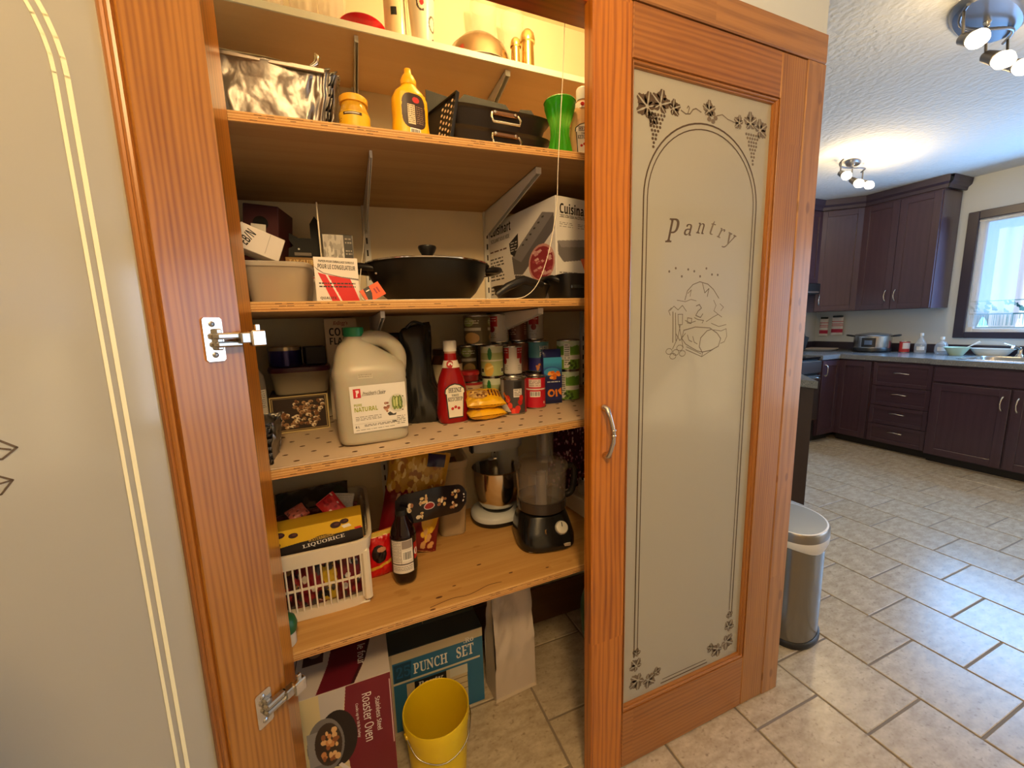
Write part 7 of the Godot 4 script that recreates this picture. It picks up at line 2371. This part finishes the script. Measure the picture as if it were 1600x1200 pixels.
	part("glass", lat(v2([0.0, 0.0, 0.024, 0.0, 0.026, 0.003, 0.026, 0.05, 0.02, 0.06]), 24), clear(c8(220, 214, 210), 0.3, 0.05), t)
	part("lid", lat(v2([0.020, 0.058, 0.022, 0.059, 0.022, 0.068, 0.0, 0.070]), 24), M.chrome, t)
	# green capped jar by the hinge, crumpled silver wrapper
	t = thing("green_cap_jar", "little jar with a round green cap at the left end of the lowest shelf", "jar", on("E", -0.199, -0.168), 0.0)
	part("jar", lat(v2([0.0, 0.0, 0.019, 0.0, 0.021, 0.003, 0.021, 0.028, 0.018, 0.034]), 24), mat(c8(196, 190, 176), 0.15), t)
	part("cap", lat(v2([0.018, 0.032, 0.024, 0.036, 0.026, 0.052, 0.022, 0.068, 0.012, 0.077, 0.0, 0.079]), 24), mat(c8(22, 84, 44), 0.4), t)

func basket() -> void:
	var t := thing("storage_basket", "white slatted plastic basket full of sweets on the lowest shelf", "basket", on("E", -0.134, -0.425))
	var w := 0.285
	var d := 0.40
	var h := 0.192
	var wm := mat(c8(226, 216, 196), 0.42)
	var s := st()
	box(s, Vector3(0, 0.004, 0), Vector3(w - 0.03, 0.006, d - 0.03), 0.002)
	part("floor", s, wm, t)
	s = st()   # turned-over rim, lower in the middle of the front
	loft(s, [[h - 0.040, w / 2 - 0.002, d / 2 - 0.002, 9], [h - 0.006, w / 2 + 0.004, d / 2 + 0.004, 9], [h, w / 2 + 0.004, d / 2 + 0.004, 9], [h + 0.002, w / 2 - 0.001, d / 2 - 0.001, 9], [h, w / 2 - 0.006, d / 2 - 0.006, 9], [h - 0.040, w / 2 - 0.008, d / 2 - 0.008, 9], [h - 0.040, w / 2 - 0.002, d / 2 - 0.002, 9]], 72, false)
	part("rim", s, wm, t)
	s = st()
	loft(s, [[0.0, w / 2 - 0.014, d / 2 - 0.014, 9], [0.028, w / 2 - 0.011, d / 2 - 0.011, 9], [0.028, w / 2 - 0.016, d / 2 - 0.016, 9], [0.006, w / 2 - 0.018, d / 2 - 0.018, 9]], 72, false)
	part("base_band", s, wm, t)
	s = st()
	loft(s, [[0.086, w / 2 - 0.0075, d / 2 - 0.0075, 9], [0.092, w / 2 - 0.007, d / 2 - 0.007, 9], [0.092, w / 2 - 0.0105, d / 2 - 0.0105, 9], [0.086, w / 2 - 0.011, d / 2 - 0.011, 9], [0.086, w / 2 - 0.0075, d / 2 - 0.0075, 9]], 72, false)
	part("middle_band", s, wm, t)
	for sx in [-1, 1]:
		for sz in [-1, 1]:
			s = st()
			box(s, Vector3(sx * (w / 2 - 0.018), 0.088, sz * (d / 2 - 0.018)), Vector3(0.022, 0.15, 0.022), 0.006)
			part("corner_post", s, wm, t)
	var bar := st()
	box(bar, Vector3(0, 0.092, 0), Vector3(0.0042, 0.13, 0.0036), 0.0012)
	var bm := bar.commit()
	for i in 15:
		for sz in [-1, 1]: part("slat", bm, wm, t, Vector3(-0.112 + i * 0.016, 0, sz * (d / 2 - 0.0105)), Vector3(sz * 0.03, 0, 0))
	for i in 21:
		for sx in [-1, 1]: part("slat", bm, wm, t, Vector3(sx * (w / 2 - 0.0105), 0, -0.16 + i * 0.016), Vector3(0, PI / 2, -sx * 0.03))
	# sweets inside
	var base := t.position
	var k := 0
	for q in [[-0.075, 0.135, c8(58, 20, 20), c8(150, 110, 60)], [-0.02, 0.14, c8(120, 20, 30), c8(206, 196, 180)], [0.035, 0.135, c8(206, 172, 40), c8(44, 30, 30)], [0.082, 0.14, c8(110, 24, 34), c8(214, 214, 214)]]:
		var im := img(48, 64, q[2])
		blots(im, 50 + k, 22, Rect2(0, 0, 1, 1), Vector2(0.04, 0.11), [q[3], c8(24, 18, 18), c8(150, 40, 40), c8(70, 60, 56)])
		bag("sweet_bag", ["brown sweet bag behind the front slats at the left of the basket", "red and white sweet bag behind the front slats of the basket", "dark sweet bag with yellow spots behind the front slats", "red sweet bag behind the front slats at the right of the basket"][k], "sweet bag", 0.075, 0.118, 0.034, im, base + Vector3(q[0], 0.0085, q[1]), Vector3(-0.08, 0.1 * (k - 1), 0.0), 90 + k, "sweet bags behind the basket slats")
		k += 1
	var im2 := img(64, 64, c8(66, 60, 54))
	blots(im2, 70, 26, Rect2(0, 0, 1, 1), Vector2(0.03, 0.09), [c8(40, 36, 34), c8(120, 112, 100), c8(90, 84, 74), c8(60, 70, 56)])
	var b := bag("sweet_bag", "grey clear sweet bag lying at the back of the basket", "sweet bag", 0.22, 0.20, 0.06, im2, base + Vector3(-0.01, 0.10, -0.03), Vector3(-1.0, 0.05, 0.05), 96)
	b.rotation = Vector3(-0.95, 0.05, 0.04)
	b = bag("sweet_bag", "dark red sweet bag lying in the middle of the basket", "sweet bag", 0.23, 0.13, 0.05, noise_im(c8(90, 14, 26), 72), base + Vector3(0.0, 0.150, 0.085), Vector3(-1.15, 0, 0), 97)
	b.rotation = Vector3(-1.15, 0.0, 0.02)
	im2 = img(48, 48, c8(206, 40, 50))
	blots(im2, 73, 12, Rect2(0, 0, 1, 1), Vector2(0.04, 0.10), [c8(236, 150, 140), c8(240, 210, 200), c8(170, 16, 30)])
	b = bag("sweet_packet", "pointed pink and red sweet packet sticking up behind the liquorice box", "sweet packet", 0.055, 0.085, 0.016, im2, base + Vector3(0.075, 0.205, 0.085), Vector3.ZERO, 98)
	b.rotation = Vector3(-0.4, 0.2, 0.5)
	im2 = img(48, 48, c8(206, 200, 184))
	smallprint(im2, 4, Rect2(0.1, 0.1, 0.8, 0.7), 8, c8(130, 124, 110))
	b = bag("sweet_packet", "small white printed packet tilted at the back of the basket", "sweet packet", 0.062, 0.055, 0.012, im2, base + Vector3(0.068, 0.205, 0.03), Vector3.ZERO, 99)
	b.rotation = Vector3(-0.3, 0.2, -0.25)
	b = bag("sweet_packet", "salmon twisted sweet wrapper left of the liquorice letters", "sweet packet", 0.05, 0.04, 0.02, noise_im(c8(206, 110, 90), 74), base + Vector3(-0.03, 0.235, 0.085), Vector3.ZERO, 100)
	b.rotation = Vector3(-0.9, 0.2, 0.4)
	# liquorice box
	t = thing("liquorice_box", "yellow and black box lettered LIQUORICE lying in the basket", "box", base + Vector3(0.016, 0.180, 0.137), 0.03)
	t.rotation = Vector3(-0.10, 0.02, 0.02)
	part("carton", boxm(Vector3(0.216, 0.066, 0.085), 0.0012), mat(c8(206, 164, 28), 0.45), t)
	im2 = img(256, 128, c8(222, 178, 34))
	poly(im2, [[0.0, 0.66], [0.3, 0.58], [0.7, 0.55], [1.0, 0.52], [1.0, 1.0], [0.0, 1.0]], c8(30, 24, 24))
	for q in [[0.10, 0.16, 0.055, 0.11], [0.24, 0.26, 0.05, 0.10], [0.70, 0.20, 0.06, 0.13], [0.80, 0.12, 0.05, 0.10], [0.04, 0.52, 0.06, 0.14]]:
		ell(im2, q[0], q[1], q[2], q[3], c8(52, 26, 30))
		ell(im2, q[0] + 0.012, q[1] - 0.02, q[2] * 0.5, q[3] * 0.4, c8(90, 50, 50))
	poly(im2, [[0.76, 0.28], [0.85, 0.24], [0.88, 0.36], [0.79, 0.40]], c8(236, 230, 220))
	poly(im2, [[0.90, 0.46], [0.98, 0.44], [0.99, 0.52], [0.92, 0.54]], c8(196, 40, 30))
	poly(im2, [[0.38, 0.62], [0.44, 0.54], [0.50, 0.49], [0.58, 0.48], [0.66, 0.54], [0.70, 0.58], [0.40, 0.66]], c8(20, 14, 14))
	print_on("printed_front", t, im2, 0.215, 0.0655, Vector3(0, 0.033, 0.0429))
	text(t, "WATERBRIDGE", 0.060, 0.007, mat(c8(206, 170, 80), 0.5), Vector3(0.006, 0.0285, 0.0432), Vector3(0, 0, 0.05), true)
	text(t, "LIQUORICE", 0.100, 0.0115, M.paper, Vector3(0.012, 0.0165, 0.0432), Vector3(0, 0, 0.06), true)

func noise_im(c: Color, sd: int) -> Image:
	var im := img(48, 48, c)
	blots(im, sd, 20, Rect2(0, 0, 1, 1), Vector2(0.04, 0.1), [c.lightened(0.3), c.darkened(0.4), c.lightened(0.12)])
	return im

func mixer() -> void:
	var t := thing("stand_mixer", "white stand mixer with a steel bowl behind the food processor", "mixer", on("E", 0.476, -0.535))
	var wh := mat(c8(206, 210, 212), 0.28)
	var s := st()
	loft(s, [[0.0, 0.098, 0.088, 2.4], [0.008, 0.104, 0.094, 2.4], [0.018, 0.104, 0.094, 2.4]], 48)
	part("foot", s, M.black, t)
	s = st()
	loft(s, [[0.018, 0.103, 0.093, 2.4], [0.030, 0.103, 0.093, 2.4], [0.040, 0.096, 0.086, 2.4], [0.044, 0.07, 0.065, 2.2]], 48)
	part("base", s, wh, t)
	part("turntable", lat(v2([0.052, 0.042, 0.058, 0.044, 0.060, 0.050, 0.054, 0.054, 0.0, 0.054]), 40), M.black, t)
	var bo := part("bowl", lat(v2([0.0, 0.055, 0.055, 0.055, 0.066, 0.059, 0.070, 0.066, 0.078, 0.078, 0.088, 0.11, 0.092, 0.15, 0.093, 0.200, 0.096, 0.203, 0.093, 0.205, 0.0905, 0.200, 0.089, 0.15, 0.084, 0.11, 0.070, 0.072, 0.0, 0.064]), 56), M.chrome, t)
	s = st()
	lathe(s, v2([0.012, 0.0, 0.012, 0.005, 0.008, 0.007, 0.0, 0.0072]), 18, Vector3(0.005, 0.205, -0.078))
	part("bowl_button", s, M.white, bo)
	s = st()
	loft(s, [[0.03, 0.045, 0.035, 3, 0.075, -0.075], [0.18, 0.042, 0.032, 3, 0.078, -0.078], [0.26, 0.046, 0.034, 3, 0.07, -0.076]], 36)
	part("column", s, wh, t)
	s = st()
	loft(s, [[0.255, 0.095, 0.045, 3.5, 0.02, -0.062], [0.262, 0.104, 0.052, 3.5, 0.02, -0.062], [0.32, 0.106, 0.054, 3.5, 0.02, -0.062], [0.352, 0.098, 0.048, 3.2, 0.02, -0.062], [0.360, 0.08, 0.036, 3, 0.02, -0.062]], 48)
	var hd := part("motor_head", s, wh, t)
	s = st()
	box(s, Vector3(-0.085, 0.300, -0.040), Vector3(0.010, 0.085, 0.035), 0.003)
	part("side_vent", s, M.black, hd)
	s = st()
	box(s, Vector3(0.02, 0.318, -0.0070), Vector3(0.19, 0.0015, 0.002))
	part("seam", s, mat(c8(150, 156, 160), 0.5), hd)

func processor() -> void:
	var t := thing("food_processor", "black food processor with clear bowl at the right of the lowest shelf", "food processor", on("E", 0.566, -0.335), -0.18)
	var s := st()
	# base: wide at the bottom, sloping control nose to the front right
	loft(s, [[0.006, 0.094, 0.100, 3.2, 0.0, 0.012], [0.010, 0.098, 0.104, 3.2, 0.0, 0.012], [0.035, 0.098, 0.104, 3.2, 0.0, 0.010], [0.060, 0.094, 0.094, 3.0, 0.0, 0.0], [0.100, 0.082, 0.080, 2.6, 0.0, -0.006], [0.112, 0.074, 0.072, 2.4, 0.0, -0.008], [0.114, 0.05, 0.05, 2.2, 0.0, -0.008]], 60)
	part("base", s, mat(c8(22, 22, 22), 0.2), t)
	for q in [[-0.06, 0.085], [0.06, 0.085], [-0.06, -0.06], [0.06, -0.06]]:
		part("rubber_foot", lat(v2([0.0, 0.0, 0.011, 0.0, 0.010, 0.008]), 12), mat(c8(206, 196, 180), 0.6), t, Vector3(q[0], 0, q[1]))
	var fb := Basis(Vector3.RIGHT, PI / 2 - 0.62)
	s = st()
	lathe(s, v2([0.021, 0.0, 0.022, 0.003, 0.020, 0.012, 0.017, 0.014, 0.0, 0.0145]), 32, Vector3.ZERO, fb)
	var dial := part("dial", s, mat(c8(196, 194, 186), 0.35), t, Vector3(0.042, 0.068, 0.086))
	s = st()
	box(s, fb * Vector3(0, 0.0150, -0.009), Vector3(0.003, 0.0022, 0.014), 0.0, 1, fb)
	part("pointer", s, M.black, dial)
	s = st()
	box(s, Vector3(0.045, 0.022, 0.1105), Vector3(0.042, 0.011, 0.004), 0.001)
	part("badge", s, mat(c8(196, 190, 180), 0.3, 0.6), t)
	s = st()
	box(s, Vector3(-0.012, 0.058, 0.093), Vector3(0.006, 0.032, 0.006), 0.002)
	part("side_button", s, M.chrome, t)
	# bowl, lid and feed tube in clear plastic
	var cp := clear(c8(206, 196, 186), 0.08, 0.03)
	var bowl := part("bowl", lat(v2([0.070, 0.116, 0.080, 0.120, 0.083, 0.15, 0.087, 0.245, 0.088, 0.252, 0.085, 0.252, 0.081, 0.155, 0.070, 0.122]), 56), cp, t)
	part("bowl_ring", lat(v2([0.072, 0.112, 0.084, 0.116, 0.0855, 0.150, 0.083, 0.152]), 56), mat(c8(70, 62, 58), 0.12, 0.4), bowl)
	part("blade_hub", lat(v2([0.020, 0.118, 0.018, 0.20, 0.016, 0.235, 0.0, 0.240]), 24), mat(c8(96, 84, 78), 0.25), bowl)
	s = st()
	for sg in [-1, 1]: prism(s, [Vector2(0.012, 0.0), Vector2(0.070, 0.006), Vector2(0.060, 0.018), Vector2(0.012, 0.012)], 0.002, Transform3D(Basis(Vector3.UP, 0.4 + (PI if sg < 0 else 0.0)) * Basis(Vector3.RIGHT, -PI / 2 + 0.3), Vector3(0, 0.135 + 0.03 * sg, 0)))
	part("blade", s, M.chrome, bowl)
	s = st()
	tube(s, curve([Vector3(0.084, 0.238, -0.010), Vector3(0.112, 0.242, -0.010), Vector3(0.124, 0.225, -0.010), Vector3(0.122, 0.18, -0.010), Vector3(0.110, 0.145, -0.010), Vector3(0.086, 0.135, -0.010)], 5), 0.011, 12)
	part("handle", s, mat(c8(40, 36, 36), 0.15), bowl)
	var lid := part("lid", lat(v2([0.089, 0.250, 0.092, 0.252, 0.092, 0.264, 0.088, 0.272, 0.070, 0.286, 0.040, 0.292, 0.0, 0.293]), 56), cp, t)
	s = st()
	loft(s, [[0.268, 0.030, 0.036, 2.6, 0.022, -0.024], [0.285, 0.027, 0.034, 2.6, 0.022, -0.024], [0.405, 0.029, 0.036, 2.6, 0.022, -0.024], [0.405, 0.026, 0.033, 2.6, 0.022, -0.024], [0.285, 0.024, 0.031, 2.6, 0.022, -0.024]], 40, false)
	part("feed_tube", s, clear(c8(200, 196, 190), 0.25, 0.04), lid)
	s = st()
	loft(s, [[0.288, 0.021, 0.028, 2.6, 0.022, -0.024], [0.400, 0.0235, 0.0305, 2.6, 0.022, -0.024], [0.408, 0.0235, 0.0305, 2.6, 0.022, -0.024]], 36)
	part("pusher", s, mat(c8(34, 36, 36), 0.18), lid)

func pantry_floor() -> void:
	# roaster oven carton
	var W := 0.30
	var H := 0.407
	var D := 0.30
	var t := thing("roaster_box", "cream and maroon roaster oven carton on the pantry floor", "box", Vector3(-0.122, 0.001, -0.35), 0.0)
	part("carton", boxm(Vector3(W, H, D), 0.0015), mat(c8(206, 198, 182), 0.5), t)
	var im := img(256, 320, c8(212, 196, 146))
	poly(im, [[0.62, 0.0], [1.0, 0.0], [1.0, 1.0], [0.92, 1.0], [0.60, 0.66], [0.57, 0.30]], c8(112, 18, 38))
	poly(im, [[0.40, 0.0], [0.62, 0.0], [0.58, 0.20], [0.50, 0.28], [0.40, 0.18]], c8(190, 184, 176))
	ell(im, 0.52, 0.36, 0.16, 0.21, c8(28, 22, 20))
	ell(im, 0.42, 0.38, 0.15, 0.20, c8(120, 116, 112))
	rect(im, 0.28, 0.26, 0.13, 0.25, c8(150, 146, 142))
	ell(im, 0.44, 0.38, 0.11, 0.16, c8(60, 46, 36))
	blots(im, 5, 26, Rect2(0.37, 0.28, 0.14, 0.22), Vector2(0.012, 0.026), [c8(206, 140, 80), c8(150, 90, 50), c8(226, 180, 120)])
	ell(im, 0.56, 0.82, 0.22, 0.17, c8(190, 160, 96))
	ell(im, 0.58, 0.84, 0.17, 0.13, c8(150, 60, 40))
	blots(im, 6, 22, Rect2(0.45, 0.74, 0.26, 0.2), Vector2(0.012, 0.03), [c8(206, 170, 60), c8(120, 130, 50), c8(226, 196, 150)])
	poly(im, [[0.50, 0.56], [0.53, 0.55], [0.92, 0.97], [0.90, 1.0]], c8(222, 214, 206))
	rect(im, 0.18, 0.32, 0.012, 0.20, c8(96, 84, 60))
	rect(im, 0.985, 0.05, 0.008, 0.5, c8(226, 214, 206))
	print_on("printed_front", t, im, W * 0.997, H * 0.997, Vector3(0, H / 2, D / 2 + 0.0004))
	text(t, "Stainless Steel", 0.105, 0.013, M.paper, Vector3(0.112, H - 0.115, D / 2 + 0.0008), Vector3(0, 0, -PI / 2), false, false)
	text(t, "Roaster Oven", 0.150, 0.024, M.paper, Vector3(0.085, H - 0.115, D / 2 + 0.0008), Vector3(0, 0, -PI / 2), false, false)
	text(t, "Cooks up to 18 lb Turkey", 0.105, 0.009, M.paper, Vector3(0.058, H - 0.115, D / 2 + 0.0008), Vector3(0, 0, -PI / 2), false, false)
	im = img(192, 192, c8(206, 196, 188))
	poly(im, [[0.38, 1.0], [0.46, 0.7], [0.50, 0.35], [0.52, 0.0], [0.86, 0.0], [0.84, 0.4], [0.76, 0.75], [0.66, 1.0]], c8(104, 18, 36))
	poly(im, [[0.86, 0.0], [0.89, 0.0], [0.87, 0.4], [0.79, 0.76], [0.69, 1.0], [0.66, 1.0], [0.76, 0.75], [0.84, 0.4]], c8(60, 14, 22))
	rect(im, 0.24, 0.30, 0.18, 0.34, c8(70, 40, 40))
	ell(im, 0.34, 0.46, 0.07, 0.1, c8(150, 130, 120))
	for k in 3: rect(im, 0.08 + 0.05 * k, 0.5, 0.014, 0.4, c8(120, 110, 104))
	print_on("printed_top", t, im, W * 0.997, D * 0.997, Vector3(0, H + 0.0004, 0), Vector3(-PI / 2, 0, 0))
	text(t, "le four", 0.075, 0.022, M.paper, Vector3(0.078, H + 0.0008, 0.055), Vector3(-PI / 2, 0, -PI / 2), false, false)
	# punch set carton
	W = 0.318
	H = 0.293
	D = 0.24
	t = thing("punch_set_box", "worn blue and cream punch set carton behind the yellow bucket", "box", Vector3(0.190, 0.001, -0.505), 0.0)
	part("carton", boxm(Vector3(W, H, D), 0.002), mat(c8(22, 44, 58), 0.3), t)
	im = img(256, 224, c8(44, 108, 150))
	rect(im, 0.0, 0.0, 1, 0.12, c8(206, 192, 160))
	rect(im, 0.0, 0.0, 0.03, 1.0, c8(190, 176, 146))
	rect(im, 0.03, 0.37, 0.94, 0.03, c8(206, 200, 178))
	rect(im, 0.16, 0.42, 0.66, 0.52, c8(202, 186, 148))
	rect(im, 0.24, 0.42, 0.34, 0.17, c8(24, 22, 24))
	rect(im, 0.62, 0.42, 0.2, 0.12, c8(206, 204, 190))
	for k in 3: rect(im, 0.62, 0.58 + 0.08 * k, 0.2, 0.012, c8(120, 100, 70))
	poly(im, [[0.04, 0.14], [0.22, 0.14], [0.20, 0.36], [0.04, 0.36]], c8(26, 66, 96))
	smallprint(im, 4, Rect2(0.3, 0.66, 0.28, 0.2), 4, c8(120, 96, 60))
	print_on("printed_front", t, im, W * 0.996, H * 0.996, Vector3(0, H / 2, D / 2 + 0.0004))
	text(t, "25", 0.045, 0.040, mat(c8(34, 92, 136), 0.5), Vector3(-0.116, H - 0.072, D / 2 + 0.0009), Vector3.ZERO, true)
	text(t, "PUNCH", 0.115, 0.038, M.paper, Vector3(-0.026, H - 0.074, D / 2 + 0.0009), Vector3.ZERO, true)
	text(t, "SET", 0.062, 0.042, M.paper, Vector3(0.094, H - 0.070, D / 2 + 0.0009), Vector3.ZERO, true)
	text(t, ".Ro", 0.036, 0.018, M.paper, Vector3(0.108, H - 0.032, D / 2 + 0.0009), Vector3.ZERO, true)
	text(t, "Party", 0.084, 0.028, M.paper, Vector3(-0.030, H - 0.144, D / 2 + 0.0009), Vector3.ZERO, true, true, 0.0, 0.2)
	var s := st()
	box(s, Vector3(0, H + 0.0006, 0), Vector3(W * 0.96, 0.0008, 0.05))
	part("packing_tape", s, mat(c8(60, 78, 84), 0.15), t)
	# bucket
	t = thing("yellow_bucket", "open yellow plastic bucket with dark dregs on the pantry floor", "bucket", Vector3(0.150, 0.001, -0.225), 0.3)
	t.scale = Vector3(1, 0.82, 1)
	part("shell", lat(v2([0.0, 0.0, 0.078, 0.0, 0.082, 0.004, 0.094, 0.222, 0.097, 0.224, 0.097, 0.236, 0.0985, 0.237, 0.0985, 0.262, 0.097, 0.265, 0.0945, 0.263, 0.0925, 0.222, 0.079, 0.008, 0.0, 0.007]), 64), mat(c8(232, 200, 24), 0.32), t)
	part("dregs", lat(v2([0.0805, 0.016, 0.06, 0.018, 0.0, 0.017]), 40), mat(c8(84, 48, 18), 0.3), t)
	s = st()
	tube(s, curve([Vector3(-0.098, 0.228, 0.0), Vector3(-0.088, 0.195, 0.06), Vector3(-0.03, 0.165, 0.098), Vector3(0.04, 0.180, 0.096), Vector3(0.088, 0.210, 0.05), Vector3(0.098, 0.228, 0.0)], 6), 0.002, 6)
	part("wire_handle", s, M.steel, t)
	for sx in [-1, 1]:
		s = st()
		lathe(s, v2([0.010, 0.0, 0.009, 0.006, 0.0, 0.007]), 14, Vector3(sx * 0.095, 0.228, 0), Basis(Vector3(0, 0, 1), -sx * PI / 2))
		part("handle_boss", s, mat(c8(226, 190, 22), 0.35), t)
	# paper bag
	t = thing("paper_bag", "creased white paper bag standing right of the punch set carton", "paper bag", Vector3(0.460, 0.001, -0.405), 0.07)
	s = st()
	var w := 0.165
	var d := 0.10
	var h := 0.43
	var nz := noise(12, 1.0, 2)
	for side in [1.0, -1.0]:
		var P := []
		for i in 25:
			var row := PackedVector3Array()
			for j in 15:
				var u := j / 14.0 * 2 - 1
				var v := i / 24.0
				var half := d / 2 * (1.0 - pow(v, 1.5) * 0.86)
				var crease := 0.030 * absf(u - 0.25 + 0.5 * v) * v - 0.030 * absf(v - 0.42) + 0.018 * nz.get_noise_2d(u * 1.4, v * 5.0 + side * 4.0) * v
				row.append(Vector3(u * w / 2 * (1.0 - 0.10 * v), v * h, side * half + crease * side))
			P.append(row)
		sheet(s, P, false, side > 0)
	part("panel", s, mat(c8(208, 196, 186), 0.75), t)
	for sx in [-1.0, 1.0]:
		s = st()
		var P := []
		for i in 25:
			var row := PackedVector3Array()
			for j in 3:
				var v := i / 24.0
				var half := d / 2 * (1.0 - pow(v, 1.5) * 0.86)
				row.append(Vector3(sx * (w / 2 * (1.0 - 0.10 * v) - (0.028 * v if j == 1 else 0.0)), v * h, half * (j - 1) * -1.0))
			P.append(row)
		sheet(s, P, false, sx > 0)
		part("side_gusset", s, mat(c8(210, 196, 178), 0.8), t)
	s = st()
	box(s, Vector3(0, 0.001, 0), Vector3(w, 0.002, d))
	part("bottom", s, mat(c8(206, 192, 174), 0.8), t)
	# green basin leaning on its side
	t = thing("green_basin", "pale green plastic basin leaning at the back right of the pantry floor", "basin", Vector3(0.965, 0.19, -0.47), 0.0)
	t.rotation = Vector3(0.0, -0.5, 1.25)
	s = st()
	loft(s, [[-0.075, 0.0, 0.0, 4], [-0.075, 0.125, 0.10, 4], [-0.068, 0.135, 0.11, 4], [0.070, 0.170, 0.145, 4], [0.073, 0.184, 0.159, 4], [0.078, 0.184, 0.159, 4], [0.077, 0.168, 0.143, 4], [-0.064, 0.130, 0.105, 4], [-0.066, 0.0, 0.0, 4]], 56, false)
	part("basin", s, mat(c8(120, 156, 116), 0.4), t)

func _ready() -> void:
	make_materials()
	lights()
	shell()
	doors()
	shelves()
	kitchen()
	shelf_a()
	shelf_b()
	shelf_c()
	shelf_d()
	shelf_e()
	pantry_floor()
